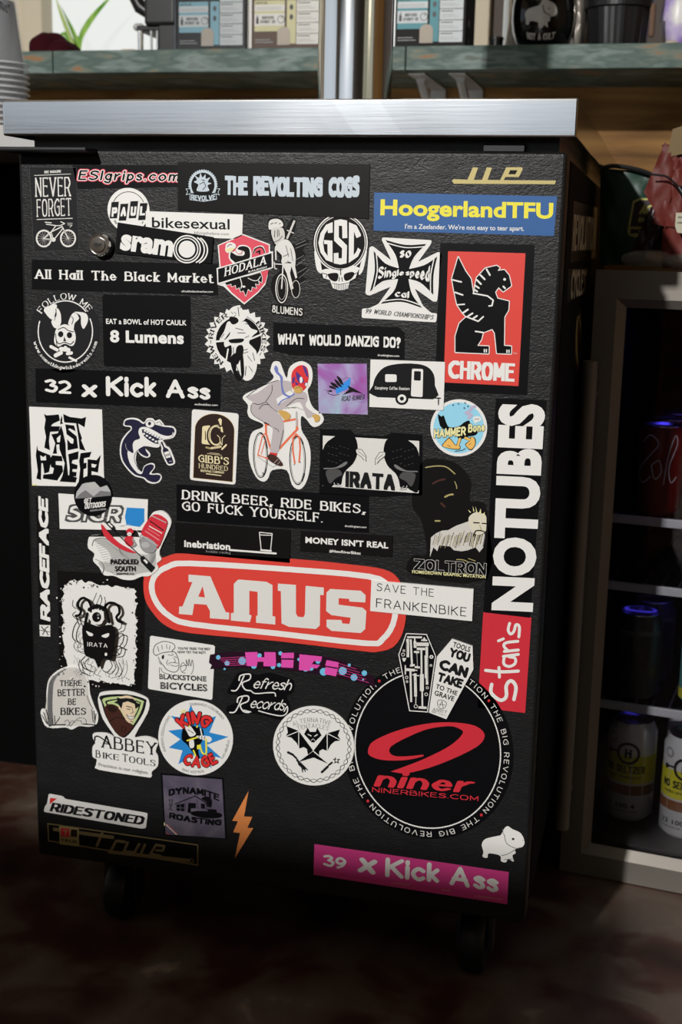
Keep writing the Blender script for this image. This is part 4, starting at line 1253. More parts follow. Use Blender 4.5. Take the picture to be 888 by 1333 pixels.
s = S('A', 'tilted black sticker with fat white lowercase letters and a white ringed disc', [(527, 340), (952, 405), (943, 522), (515, 476)], 'black', lv=2)
s.T('lettering', 'white', 'sram', (537, 455), (770, 487), 92, lambda t: bfont_text(t, 0.052, 1.02), up='perp')
s.E('disc', 'white', 835, 459, 37, 38).RING('disc', 'white', 835, 459, 48, 49, 5).RING('disc', 'white', 835, 459, 59, 60, 6)
for dx in (17, 31):
    s.RING('disc', 'white', 835 + dx, 459 + dx * 0.14, 60, 61, 6, a0=-68, a1=62)
s.done()

s = S('b', 'wide black strip with a gear and fist emblem beside ragged pale blue capitals', [(10, 62), (1398, 78), (1388, 470), (12, 405)], 'soft', lv=1)
n = 40
gear = []
for i in range(n * 2):
    a = 2 * pi * i / (n * 2); r = 108 if i % 2 else 98
    gear.append((193 + r * cos(a), 228 + r * 1.08 * sin(a)))
s.P('gear_emblem', 'bluewhite', gear, [disc(193, 228, 84, 90, n=40)])
s.P('gear_emblem', 'bluewhite', sm([(150, 270), (160, 225), (128, 205), (150, 190), (135, 160), (165, 175), (175, 140), (190, 172), (212, 150), (214, 182), (245, 172), (228, 205), (255, 215), (226, 232), (236, 270)]))
s.L('gear_emblem', 'black', 5, [(170, 222), (200, 205), (215, 235), (192, 262)]).L('gear_emblem', 'black', 5, [(185, 190), (205, 195)])
s.P('banner', 'black', [(70, 255), (100, 252), (104, 285), (285, 285), (290, 250), (318, 250), (300, 280), (312, 305), (290, 300), (295, 335), (200, 350), (96, 335), (98, 298), (72, 300), (85, 275)])
s.L('banner_edge', 'bluewhite', 4, [(100, 290), (100, 333), (200, 346), (293, 330), (288, 290)]).L('banner_edge', 'bluewhite', 4, [(100, 290), (72, 298), (84, 275), (72, 256), (96, 254)]).L('banner_edge', 'bluewhite', 4, [(288, 290), (312, 300), (302, 278), (316, 254), (294, 254)])
s.T('lettering', 'bluewhite', 'REVOLVE', (108, 332), (284, 330), 38, 'block', warp=lambda t: -10 * (1 - (2 * t - 1) ** 2))
s.T('lettering', 'bluewhite', 'THE', (352, 300), (518, 303), 138, 'fatblock')
s.T('lettering', 'bluewhite', 'REVOLTING', (556, 304), (1058, 316), 142, 'fatblock')
s.T('lettering', 'bluewhite', 'COGS', (1100, 318), (1322, 318), 142, 'fatblock', h2=158)
s.done()

s = S('C', 'blue rectangular sticker with large yellow letters and a small white line below', [(55, 192), (810, 208), (797, 372), (52, 350)], 'blue', lv=0)
s.T('lettering', 'yellow', 'HoogerlandTFU', (80, 283), (793, 298), 64, lambda t: bfont_text(t, 0.034, 1.02))
s.T('small_lettering', 'white', "I'm a Zeelander. We're not easy to tear apart.", (182, 341), (673, 350), 20, 'medium')
s.done()

# ---- the raised gold letters left of the maker's name, stuck top right
s = S('C', 'gold script letters with a long underline at the top right of the door',
      [(375, 143), (383, 137), (440, 139), (462, 88), (484, 90), (466, 140), (500, 140), (520, 88), (541, 90), (523, 140), (575, 141), (600, 88), (664, 88), (668, 96), (652, 128), (596, 128), (590, 141),
       (806, 143), (800, 158), (384, 156)], 'gold', lv=0, cat='lettering', group='raised gold lettering on the door', name='gold_lettering')
s.P('letter_gap', 'black', [(616, 100), (646, 100), (638, 117), (609, 117)])
s.done()

# ---- row two
s = S('A', 'long black strip with white typewriter-style letters under the lock', [(142, 505), (969, 525), (970, 665), (142, 638)], 'black', lv=0)
s.T('lettering', 'white', 'All Hail The Black Market', (156, 590), (952, 610), 42, 'serif')
s.T('small_lettering', 'white', 'allhailtheblackmarket.com', (807, 650), (948, 652), 9, 'medium')
s.done()

s = S('x', 'red shield sticker with a black beast and beer glass behind a slanted black banner', [(415, 95), (760, 228), (760, 320), (800, 318), (803, 530), (738, 560), (725, 650), (700, 745), (610, 850), (430, 1000), (260, 860), (165, 768), (85, 745), (75, 535), (112, 520), (88, 238)], 'white', lv=1)
s.P('shield', 'pinkred', [(415, 110), (745, 238), (742, 560), (700, 715), (610, 830), (430, 978), (270, 845), (165, 715), (128, 520), (103, 245)])
blob = sm([(260, 330), (250, 400), (290, 440), (330, 470), (420, 440), (500, 400), (495, 290), (450, 255), (380, 255), (345, 290), (430, 320), (420, 370), (340, 370), (300, 350)])
s.P('beast_edge', 'white', sm([(240, 330), (232, 400), (270, 460), (330, 490), (430, 460), (520, 410), (512, 285), (450, 240), (370, 240), (325, 285), (300, 320)]))
s.P('beast', 'soft', blob)
s.L('beast_edge', 'white', 26, so([(550, 340), (570, 280), (640, 255), (670, 270), (695, 330)]))
s.L('beast', 'soft', 16, so([(550, 345), (572, 285), (640, 262), (675, 290), (690, 330)])).L('beast', 'soft', 18, [(590, 330), (630, 310), (625, 350)])
spk = [(180, 725), (240, 700), (380, 655), (500, 630), (640, 590), (660, 650), (655, 720), (610, 690), (620, 745), (570, 730), (585, 790), (530, 770), (520, 830), (480, 800), (450, 890), (420, 820), (385, 835), (370, 780), (330, 800), (320, 750), (270, 770), (265, 735), (205, 750)]
s.L('beast_edge', 'white', 14, spk, True).P('beast', 'soft', spk)
s.L('beast_edge', 'white', 12, so([(380, 665), (400, 740), (390, 790)])).L('beast_edge', 'white', 10, so([(480, 660), (540, 690), (600, 690), (640, 640)])).E('beast_edge', 'white', 425, 770, 22, 12)
s.P('banner_edge', 'white', [(75, 535), (800, 318), (803, 530), (95, 745)]).P('banner', 'black', [(95, 545), (783, 340), (785, 520), (100, 722)])
s.P('glass', 'white', sm([(190, 280), (200, 225), (250, 200), (310, 220), (325, 260), (280, 310), (225, 340), (190, 310)])).P('beer', 'lemon', [(200, 290), (300, 265), (285, 305), (225, 330), (205, 312)]).L('glass_mark', 'soft', 8, [(215, 258), (245, 230), (275, 235)])
s.L('tongue', 'pinkred', 6, so([(320, 300), (345, 345), (390, 345), (410, 305)]))
s.T('lettering', 'white', 'HODALA', (180, 640), (712, 480), 112, 'serif', up=(0.08, -1))
s.T('lettering', 'white', 'RALEIGH', (485, 592), (720, 528), 22, 'bold', slant=0.3, up='perp')
s.done()

out = sm([(45, 40), (90, 15), (150, 28), (170, 60), (172, 110), (215, 30), (255, 35), (240, 120), (200, 190), (240, 210), (325, 170), (345, 200), (300, 250), (325, 290), (260, 345), (345, 370), (300, 440), (330, 460), (290, 500), (285, 560),
          (250, 600), (205, 550), (185, 620), (140, 645), (100, 610), (70, 520), (90, 440), (140, 400), (90, 360), (110, 340), (140, 330), (95, 230), (65, 150)], 2)
s = S('c', 'black cut-out of a helmeted skull racer on a bicycle, knife on its back', out, 'soft', lv=0)
s.P('rider_drawing', 'paper', sm([(55, 60), (70, 35), (115, 27), (150, 45), (158, 80), (110, 92), (60, 105)])).P('rider_drawing', 'offwhite', sm([(75, 105), (150, 90), (172, 140), (160, 195), (125, 222), (92, 190)]))
s.P('rider_drawing', 'paper', sm([(100, 232), (175, 175), (225, 215), (250, 300), (240, 400), (215, 340), (150, 345), (150, 290)])).P('rider_drawing', 'paper', [(150, 345), (185, 420), (215, 540), (235, 530), (210, 420), (220, 370), (250, 460), (262, 450), (242, 350)])
s.L('rider_drawing', 'paper', 10, [(105, 240), (108, 320)]).L('rider_drawing', 'paper', 7, [(95, 352), (190, 358)]).L('rider_drawing', 'paper', 6, [(95, 340), (100, 385), (112, 390)])
s.L('rider_drawing', 'offwhite', 16, [(240, 45), (190, 165)]).L('rider_drawing', 'offwhite', 8, [(190, 110), (235, 130)])
s.RING('rider_drawing', 'paper', 150, 530, 42, 102, 8).RING('rider_drawing', 'offwhite', 150, 530, 30, 80, 3).L('rider_drawing', 'paper', 9, [(160, 350), (150, 530)]).RING('rider_drawing', 'offwhite', 252, 535, 30, 62, 5)
for a, b in (((250, 215), (325, 183)), ((250, 240), (338, 205)), ((250, 325), (310, 292)), ((255, 365), (320, 318)), ((262, 420), (335, 378)), ((275, 455), (345, 395)), ((280, 500), (320, 475))):
    s.L('rider_drawing', 'grey', 3, [a, b], n=4)
for ln in ([(70, 65), (90, 55)], [(100, 60), (115, 52)], [(130, 62), (142, 58)], [(100, 110), (98, 160)], [(118, 105), (120, 155)], [(128, 105), (132, 150)], [(95, 195), (130, 180), (155, 150)], [(180, 220), (200, 300)], [(160, 300), (200, 280)], [(215, 240), (230, 330)], [(190, 330), (215, 345)]):
    s.L('shading', 'darkgrey', 3.5, ln, n=4)
s.done()
s = S('c', 'small hand-lettered white words on black just below the skull-faced racer', rquad([(70, 638), (190, 650), (312, 668), (305, 742), (190, 730), (72, 712)], 18), 'soft', lv=0)
s.T('lettering', 'paper', '8LUMENS', (80, 706), (300, 728), 56, lambda t: stroke_text(t, (0.85, 0.8), n=6, narrow=0.72, gap=1.6, jitter=0.5)).done()

# skull with three tall letters
out = sm([(575, -12), (690, 20), (760, 110), (778, 210), (745, 330), (735, 400), (705, 425), (690, 460), (645, 485), (630, 530), (575, 548), (530, 538), (505, 480), (440, 460), (430, 420), (400, 385), (395, 320), (372, 210), (395, 90), (470, 10)], 3)
s = S('c', 'white skull outline with three tall letters in its round forehead', out, 'soft', lv=0)
s.RING('skull_drawing', 'white', 576, 198, 190, 205, 9).RING('skull_drawing', 'white', 576, 198, 176, 191, 5)
s.P('skull_drawing', 'white', sm([(385, 260), (402, 390), (438, 420), (432, 350), (415, 300)])).P('skull_drawing', 'white', sm([(765, 260), (738, 395), (706, 430), (720, 350), (745, 300)]))
s.P('skull_drawing', 'white', [(436, 398), (470, 388), (540, 392), (572, 402), (598, 390), (665, 362), (715, 382), (700, 405), (682, 455), (640, 478), (628, 530), (600, 540), (560, 543), (520, 528), (498, 470), (450, 455)])
s.P('eye_socket', 'soft', sm([(485, 425), (545, 418), (560, 440), (545, 478), (510, 472), (488, 448)])).P('eye_socket', 'soft', sm([(605, 425), (655, 410), (675, 425), (650, 462), (612, 475), (598, 450)]))
s.L('eye_socket', 'soft', 6, [(567, 450), (563, 478)]).L('eye_socket', 'soft', 6, [(584, 450), (588, 478)]).L('eye_socket', 'soft', 6, [(575, 388), (576, 432)])
for i in range(8):
    s.L('teeth_gap', 'soft', 3.5, [(532 + i * 13, 502), (534 + i * 12.4, 538)], n=4)
s.L('teeth_gap', 'soft', 4, so([(515, 492), (570, 500), (635, 488)])).L('teeth_gap', 'soft', 5, [(445, 420), (478, 428), (470, 450)]).L('teeth_gap', 'soft', 5, [(705, 412), (670, 428)])
s.P('lettering', 'white', [(518, 50), (470, 70), (430, 130), (414, 200), (430, 270), (470, 325), (518, 342), (516, 185), (455, 180), (455, 208), (480, 210), (482, 295), (458, 262), (448, 200), (460, 140), (482, 104), (484, 130), (518, 126)])
s.P('lettering', 'white', [(530, 40), (575, 30), (622, 40), (624, 165), (588, 168), (586, 78), (562, 76), (562, 160), (622, 220), (618, 348), (575, 358), (526, 348), (526, 275), (560, 272), (560, 312), (584, 312), (586, 240), (528, 185)])
s.P('lettering', 'white', [(636, 52), (690, 75), (722, 140), (722, 152), (690, 166), (672, 120), (670, 290), (690, 262), (700, 236), (722, 252), (700, 300), (634, 345)])
s.done()

# the maltese-style cross
def cross(f, cx=420, cy=430):
    a = [(170, -5), (735, 30), (600, 300), (850, 175), (835, 760), (570, 620), (650, 850), (760, 915), (828, 915), (822, 1020), (-80, 965), (-78, 860), (-5, 860), (130, 800), (270, 590), (-5, 690), (30, 110), (270, 290)]
    return a
s = S('u', 'white-edged black cross sticker with blackletter words over a white banner', rquad([(165, -10), (770, 25), (760, 70), (600, 290), (850, 165), (893, 190), (835, 770), (790, 775), (560, 610), (660, 820), (765, 912), (835, 915), (822, 1025), (-85, 970), (-80, 855), (0, 855), (120, 800), (270, 590), (10, 700), (-40, 680), (10, 110), (50, 95), (275, 270), (160, 20)], 22, 3), 'white', lv=0)
def arm(pts): return pts
top = so([(205, 22), (300, 150), (368, 375)], 4); topr = so([(495, 385), (560, 220), (705, 72)], 4)
def crossp(o):
    q = lambda x, y: (420 + (x - 420) * o, 440 + (y - 440) * o)
    L_ = []
    L_ += [q(*p) for p in so([(355, 350), (310, 180), (205, 22)])] + [q(*p) for p in so([(205, 22), (450, 82), (705, 70)])][1:]
    L_ += [q(*p) for p in so([(705, 70), (575, 210), (510, 360)])][1:] + [q(*p) for p in so([(510, 360), (700, 310), (835, 225)])][1:]
    L_ += [q(*p) for p in so([(835, 225), (790, 450), (788, 690)])][1:] + [q(*p) for p in so([(788, 690), (650, 560), (500, 510)])][1:]
    L_ += [q(*p) for p in so([(500, 510), (545, 700), (650, 850)])][1:] + [q(*p) for p in so([(650, 850), (400, 775), (145, 800)])][1:]
    L_ += [q(*p) for p in so([(145, 800), (290, 660), (345, 510)])][1:] + [q(*p) for p in so([(345, 510), (150, 540), (15, 655)])][1:]
    L_ += [q(*p) for p in so([(15, 655), (75, 400), (60, 155)])][1:] + [q(*p) for p in so([(60, 155), (190, 290), (355, 350)])][1:-1]
    return L_
s.P('cross', 'black', crossp(1.0))
s.L('cross_line', 'white', 14, crossp(0.91), True, n=6)
s.T('lettering', 'white', 'so', (378, 238), (520, 245), 130, 'gothic')
s.T('lettering', 'white', 'Single', (112, 500), (430, 450), 165, 'gothic', h2=60)
s.T('lettering', 'white', 'speed', (448, 448), (742, 540), 60, 'gothic', h2=210)
s.T('lettering', 'white', 'cal', (318, 712), (494, 735), 90, 'gothic')
s.T('banner_lettering', 'ink', '99 WORLD CHAMPIONSHIPS', (-42, 912), (782, 992), 56, 'serif', slant=0.3)
s.done()

s = S('w', 'tall red panel on black with a winged black lion seated above white block capitals', rquad([(-12, 8), (808, 25), (742, 1330), (-58, 1290)], 16), 'black', lv=0)
s.P('red_panel', 'red', [(57, 80), (728, 98), (667, 1250), (18, 1218)])
body = [(285, 445), (290, 380), (305, 310), (380, 228), (478, 205), (505, 225), (485, 250), (545, 242), (585, 290), (605, 380), (535, 430), (495, 392), (465, 435), (485, 490), (585, 515), (580, 590), (545, 650), (542, 900), (605, 905), (603, 970), (480, 965), (462, 790), (440, 755), (360, 785), (345, 845), (310, 900), (410, 905), (408, 968), (120, 955), (120, 815), (155, 705), (215, 650), (180, 610), (135, 545), (110, 430), (90, 320), (145, 130), (205, 250), (255, 320), (275, 445)]
s.L('lion_edge', 'white', 16, body, True, shape='round', n=8).P('lion', 'black', body)
s.L('lion_edge', 'white', 13, [(275, 445), (400, 468), (448, 505), (438, 552), (412, 555)]).L('lion_edge', 'white', 13, [(215, 648), (318, 688), (362, 648)])
for a, b in (((95, 328), (172, 347)), ((118, 437), (184, 460)), ((135, 545), (198, 540)), ((182, 618), (230, 585)), ((228, 645), (270, 618)), ((272, 665), (308, 640)),
             ((390, 235), (420, 288)), ((335, 285), (376, 325)), ((305, 328), (343, 366)), ((292, 378), (325, 400)), ((288, 415), (310, 430)), ((295, 775), (360, 785)), ((535, 385), (552, 402))):
    s.L('lion_edge', 'white', 11, [a, b], shape='square')
s.E('lion_edge', 'white', 547, 324, 12)
for x in (366, 384, 562, 580):
    s.P('claw', 'white', rect(x, 928 + (6 if x > 500 else 0), x + 11, 958 + (4 if x > 500 else 0)))
s.T('lettering', 'white', 'CHROME', (55, 1183), (632, 1212), 158, lambda t: stroke_text(t, (1.15, 0.85), 'square', gap=1.1, narrow=0.66))
s.T('small_lettering', 'white', 'TM', (620, 974), (652, 975), 16, 'light')
s.done()

# ---- row three
s = S('d', 'black oval sticker with a rabbit-eared skull inside a thin white ring', disc(440, 498, 365, 432, n=72), 'clear', lv=0)
s.RING('ring', 'white', 446, 496, 285, 322, 12, a0=68, a1=140).RING('ring', 'white', 446, 496, 285, 322, 12, a0=160, a1=385).RING('ring', 'white', 446, 496, 285, 322, 12, a0=40, a1=69)
s.A('lettering', 'white', 'FOLLOW ME', 446, 500, 300, 340, 146, 38, 66, 'serifl')
s.A('lettering', 'white', 'www.somethingwickedevents.com', 446, 496, 350, 398, 196, 344, 36, 'serif')
s.P('rabbit_skull', 'white', sm([(225, 255), (350, 210), (345, 290), (310, 370), (250, 320)])).P('rabbit_skull', 'white', sm([(360, 250), (395, 300), (402, 400), (375, 445), (345, 380), (352, 300)]))
s.P('rabbit_skull', 'white', sm([(300, 390), (350, 340), (372, 450), (330, 455)])).P('rabbit_skull', 'white', sm([(540, 290), (660, 305), (685, 380), (640, 468), (612, 420), (605, 330)])).P('rabbit_skull', 'white', sm([(478, 400), (520, 310), (560, 305), (590, 360), (545, 410), (530, 480), (490, 440)]))
s.P('rabbit_skull', 'white', sm([(335, 540), (355, 465), (440, 420), (525, 465), (555, 540), (545, 620), (510, 650), (440, 625), (370, 655), (330, 610)]))
s.L('skull_line', 'ink', 9, so([(372, 475), (430, 455), (480, 488), (535, 500)])).E('skull_line', 'ink', 398, 525, 28, 32).E('skull_line', 'ink', 490, 535, 28, 32).P('skull_line', 'ink', [(436, 545), (455, 600), (425, 598)])
s.L('skull_line', 'ink', 10, so([(350, 590), (380, 625), (440, 610), (500, 630), (535, 600)])).L('skull_line', 'ink', 8, so([(512, 340), (530, 370), (515, 420)])).L('skull_line', 'ink', 6, so([(345, 260), (352, 320), (330, 380)])).L('skull_line', 'ink', 8, so([(345, 520), (350, 580), (360, 650)]))
for a, b, c in (((295, 655), (360, 690), 34), ((400, 680), (480, 690), 44), ((345, 748), (400, 720), 44), ((470, 728), (510, 722), 36), ((490, 770), (560, 805), 24), ((445, 665), (460, 680), 36)):
    s.L('bones', 'white', c, [a, b])
s.done()

s = S('A', 'square black sticker with bold white words about a bowl of caulk', rquad([(455, 660), (848, 667), (850, 986), (462, 980)], 14), 'black', lv=0)
s.T('lettering', 'white', 'EAT a BOWL of HOT CAULK', (472, 790), (830, 797), 23, 'bold')
s.T('lettering', 'white', '8 Lumens', (490, 870), (818, 878), 52, 'fat')
s.done()

# chainring with rider
teeth = []
for i in range(28 * 2):
    a = 2 * pi * i / 56; r = 345 if i % 2 else 305
    teeth.append((437 + r * cos(a), 430 + r * 1.02 * sin(a)))
s = S('e', 'white toothed chainring sticker with letters round it and a rider on a motorbike', teeth, 'white', lv=0)
s.P('ring_opening', 'soft', disc(450, 430, 238, 250))
s.P('rider_drawing', 'white', sm([(385, 80), (470, 60), (460, 110), (540, 110), (530, 190), (470, 240), (400, 250), (350, 200), (340, 140)]))
s.P('rider_drawing', 'white', sm([(340, 230), (300, 330), (250, 420), (290, 430), (360, 340), (350, 380), (300, 440), (310, 500), (370, 480), (380, 560), (370, 610), (410, 620), (430, 500), (490, 480), (500, 560), (440, 700), (470, 790), (520, 850), (590, 830), (640, 720), (640, 560), (600, 500), (560, 450), (600, 380), (650, 330), (580, 300), (520, 230), (430, 250)]))
s.L('rider_drawing', 'white', 20, [(215, 440), (330, 430), (560, 420), (680, 370)]).L('rider_drawing', 'white', 16, [(220, 560), (320, 640), (340, 520)])
s.P('drawing_shadow', 'soft', sm([(358, 180), (430, 190), (450, 230), (400, 262), (362, 235)])).P('drawing_shadow', 'soft', sm([(355, 420), (500, 410), (480, 450), (370, 455)])).P('drawing_shadow', 'soft', sm([(365, 610), (430, 560), (440, 640), (425, 740), (480, 830), (440, 850), (385, 740)]))
s.P('drawing_shadow', 'soft', sm([(465, 500), (490, 520), (510, 760), (485, 830), (470, 690)]))
for ln in ([(375, 130), (390, 150)], [(405, 132), (425, 150)], [(385, 190), (420, 165)], [(445, 80), (455, 170)], [(520, 400), (560, 380)], [(300, 360), (270, 400)], [(480, 540), (545, 520)], [(485, 570), (550, 548)], [(545, 590), (590, 650)], [(560, 700), (600, 760)], [(530, 700), (520, 800)], [(420, 300), (500, 320)], [(440, 350), (520, 350)], [(395, 500), (398, 590)], [(520, 250), (590, 270)], [(540, 180), (620, 240)], [(430, 705), (460, 770)], [(600, 560), (620, 640)]):
    s.L('drawing_line', 'ink', 7, ln, n=4)
s.A('lettering', 'ink', 'NEW-RIVER', 437, 430, 258, 268, 236, 112, 46, 'serif')
s.A('lettering', 'ink', 'BIKES-', 437, 430, 258, 268, 42, -34, 46, 'serif')
s.done()

s = S('B', 'black strip asking a question in rough white capitals, in the middle of the door', [(430, 785), (822, 800), (985, 805), (1014, 830), (1014, 950), (520, 930), (430, 912)], 'black', lv=0)
s.T('lettering', 'white', 'WHAT WOULD DANZIG DO?', (450, 881), (996, 898), 48, lambda t: stroke_text(t, (1.05, 1.0), 'square', gap=1.5, narrow=0.8, jitter=0.35))
s.T('small_lettering', 'white', 'drunkingham.com', (894, 934), (990, 938), 10, 'medium')
s.done()

s = S('y', 'square shimmering purple foil sticker with a blue and black bird emblem', [(42, 42), (358, 42), (364, 368), (50, 360)], 'holo', lv=0)
s.P('bird_emblem', 'azure', [(155, 205), (255, 130), (250, 195), (165, 237)])
for a in ([(165, 120), (195, 140), (208, 178), (185, 165)], [(150, 142), (175, 155), (200, 192), (170, 178)], [(125, 160), (160, 172), (178, 198), (140, 185)], [(118, 182), (150, 192), (162, 206), (125, 198)]):
    s.P('bird_feather', 'ink', sm(a))
s.P('bird_feather', 'ink', [(205, 242), (245, 205), (235, 182), (275, 200), (335, 235), (270, 222)]).E('bird_feather', 'ink', 125, 217, 12, 6).L('bird_feather', 'ink', 4, so([(108, 215), (115, 235), (150, 243), (180, 238)])).L('bird_feather', 'ink', 1.5, so([(82, 208), (112, 215), (120, 210)])).L('bird_feather', 'ink', 1.5, so([(205, 142), (228, 130), (250, 135)]))
s.T('lettering', 'ink', 'ROAD RUNNER', (195, 284), (342, 272), 33, lambda t: stroke_text(t, (0.7, 0.6), 'square', gap=1.7, narrow=0.7), slant=0.15)
s.T('lettering', 'tie', 'BAGS', (305, 290), (345, 288), 6, 'medium')
s.done()

s = S('y', 'white sticker with a black silhouette of a round camping trailer', [(384, 14), (862, 30), (852, 340), (376, 318)], 'white', lv=1)
s.P('camper', 'ink', sm([(402, 245), (400, 180), (420, 120), (470, 65), (560, 42), (680, 42), (750, 62), (790, 110), (797, 180), (790, 265)], 3)[:-3] + [(785, 270), (628, 262), (620, 240), (430, 255)])
s.P('camper', 'ink', [(402, 225), (797, 240), (786, 270), (425, 256)]).E('camper', 'ink', 585, 266, 42, 40)
s.E('camper_white', 'white', 585, 265, 28, 27).E('camper_wheel', 'ink', 585, 265, 13, 13)
s.P('camper_white', 'white', rquad([(478, 108), (552, 110), (552, 158), (478, 158)], 10)).P('camper_white', 'white', rquad([(650, 72), (722, 75), (718, 256), (643, 250)], 12)).P('camper_wheel', 'ink', rquad([(664, 88), (708, 90), (706, 150), (662, 148)], 8))
s.L('hitch', 'ink', 7, [(785, 260), (832, 262)], shape='square').L('hitch', 'ink', 7, [(820, 262), (820, 302)], shape='square')
s.T('lettering', 'white', 'Cacophony Coffee Roasters', (412, 205), (634, 211), 20, lambda t: stroke_text(t, (0.7, 0.65), 'square', gap=2, narrow=0.7))
s.done()

s = S('D', 'black strip with chunky white comic lettering starting with 32', [(158, 32), (984, 60), (980, 215), (160, 183)], 'black', lv=0)
s.T('lettering', 'white', '32', (200, 140), (318, 146), 60, 'hand').T('lettering', 'white', 'x', (362, 158), (432, 161), 78, 'hand', up='perp')
s.T('lettering', 'white', 'Kick', (472, 158), (696, 162), 90, 'hand').T('lettering', 'white', 'A', (738, 162), (822, 165), 84, 'hand').T('lettering', 'white', 'ss', (834, 168), (936, 172), 74, 'hand')
s.T('small_lettering', 'white', 'evdienbikes.com', (866, 196), (968, 200), 10, 'medium')
s.done()

# ---- row four
s = S('g', 'square white sticker with jagged melting black letters, left edge of the door', [(62, 72), (795, 100), (818, 880), (92, 865)], 'white', lv=0)
Fp = [(212, 145), (240, 160), (360, 150), (372, 210), (300, 245), (282, 268), (375, 270), (360, 320), (275, 325), (262, 420), (272, 510), (215, 485), (232, 380), (215, 285), (228, 200)]
Ap = [(300, 545), (325, 440), (285, 350), (350, 340), (385, 265), (405, 330), (430, 450), (432, 540), (455, 760), (545, 785), (530, 835), (370, 825), (400, 760), (420, 640), (390, 560), (368, 500), (365, 450), (335, 455), (342, 545)]
Sp = [(425, 250), (515, 262), (530, 320), (470, 290), (455, 300), (540, 370), (555, 490), (450, 512), (445, 400), (480, 440), (505, 445), (510, 400), (440, 350)]
Tp = [(405, 145), (470, 175), (590, 190), (635, 175), (620, 280), (555, 240), (570, 320), (595, 390), (585, 410), (630, 515), (570, 500), (560, 400), (535, 240), (415, 230)]
A2 = [(142, 460), (152, 510), (200, 530), (275, 560), (285, 620), (262, 730), (215, 745), (200, 640), (185, 640), (182, 810), (135, 795), (150, 720), (130, 560)]
S2 = [(295, 560), (390, 570), (400, 620), (330, 620), (330, 655), (395, 665), (405, 720), (345, 815), (200, 795), (205, 755), (300, 745), (312, 690), (285, 680), (270, 600)]
E1 = [(455, 550), (560, 520), (555, 600), (500, 610), (490, 640), (550, 660), (545, 700), (500, 700), (495, 725), (540, 730), (535, 775), (465, 770), (470, 680)]
E2 = [(580, 540), (690, 525), (670, 580), (615, 590), (612, 640), (640, 635), (638, 690), (610, 700), (608, 840), (560, 835), (575, 700), (565, 620)]
P2 = [(650, 600), (740, 610), (785, 555), (765, 650), (755, 735), (690, 720), (690, 830), (645, 828), (650, 720)]
for p in (Fp, Ap, Sp, Tp, A2, S2, E1, E2, P2):
    s.P('lettering', 'black', p)
s.P('lettering', 'black', [(378, 200), (388, 160), (398, 200), (392, 225), (408, 240), (375, 250)])
for p in ([(340, 390), (380, 355), (372, 430), (345, 430)], [(175, 560), (205, 580), (230, 560), (235, 610), (180, 612)], [(690, 645), (742, 655), (725, 685), (692, 680)], [(520, 622), (550, 640), (515, 648)]):
    s.P('letter_gap', 'white', p)
s.P('stain', 'lemon', [(92, 848), (140, 850), (142, 866), (94, 864)])
s.done()

# orca with bottle
orca = sm([(105, 215), (130, 155), (215, 135), (300, 150), (370, 195), (410, 145), (480, 142), (515, 175), (570, 158), (620, 210), (640, 235), (740, 245), (785, 300), (760, 380), (690, 410), (620, 420), (575, 455), (575, 500), (530, 520),
           (400, 500), (390, 530), (440, 580), (450, 630), (400, 650), (330, 620), (285, 570), (265, 680), (300, 790), (345, 830), (370, 760), (440, 720), (500, 725), (510, 780), (465, 850), (560, 850), (600, 895), (570, 960), (490, 985), (410, 960),
           (360, 915), (250, 885), (150, 790), (80, 680), (60, 560), (80, 430), (150, 330), (200, 285), (190, 255), (120, 245)], 3)
s = S('h', 'navy and white grinning killer whale sticker biting a dark bottle', orca, 'white', lv=0)
s.P('body', 'navy', sm([(120, 215), (140, 170), (220, 155), (300, 175), (360, 215), (400, 200), (520, 225), (620, 250), (730, 262), (765, 300), (745, 345), (680, 370), (590, 350), (500, 300), (400, 255), (320, 265), (300, 330), (320, 400), (250, 430), (225, 490),
                       (235, 590), (165, 560), (165, 640), (200, 740), (280, 840), (345, 855), (375, 770), (440, 735), (495, 745), (490, 790), (440, 862), (560, 868), (585, 895), (555, 950), (490, 965), (420, 940), (370, 900), (260, 868), (165, 780), (100, 680), (78, 560), (98, 440), (165, 340), (215, 285), (200, 240), (140, 235)], 3))
s.P('fin', 'navy', sm([(300, 550), (380, 500), (395, 560), (430, 610), (410, 635), (340, 605)]))
s.L('belly_line', 'navy', 7, so([(380, 498), (300, 545), (250, 620), (255, 700), (300, 800)])).L('body_line', 'silver', 6, so([(135, 470), (145, 530), (185, 570)]))
s.P('mouth', 'navy', sm([(345, 300), (375, 285), (480, 340), (600, 395), (600, 415), (550, 425), (555, 470), (480, 450), (380, 380)]))
for i in range(7):
    t = i / 6
    s.E('teeth', 'white', 385 + 195 * t, 303 + 98 * t, 17, 13, n=10)
for i in range(5):
    t = i / 4
    s.E('teeth', 'white', 372 + 155 * t, 342 + 98 * t, 17, 13, n=10)
s.E('eye', 'white', 450, 215, 58, 46).E('pupil', 'navy', 445, 210, 20, 22).RING('pupil', 'navy', 450, 215, 60, 48, 6).E('eye', 'white', 572, 208, 32, 22).L('pupil', 'navy', 6, so([(535, 205), (570, 185), (605, 225)]))
s.L('jaw_line', 'white', 8, so([(590, 395), (680, 400), (740, 360), (745, 325)]))
s.done()
s = S('h', 'small dark bottle cut-out hanging from the killer whale sticker', sm([(580, 450), (610, 425), (640, 460), (665, 500), (710, 530), (775, 690), (755, 735), (700, 748), (660, 715), (600, 580), (600, 520)], 3), 'white', lv=1)
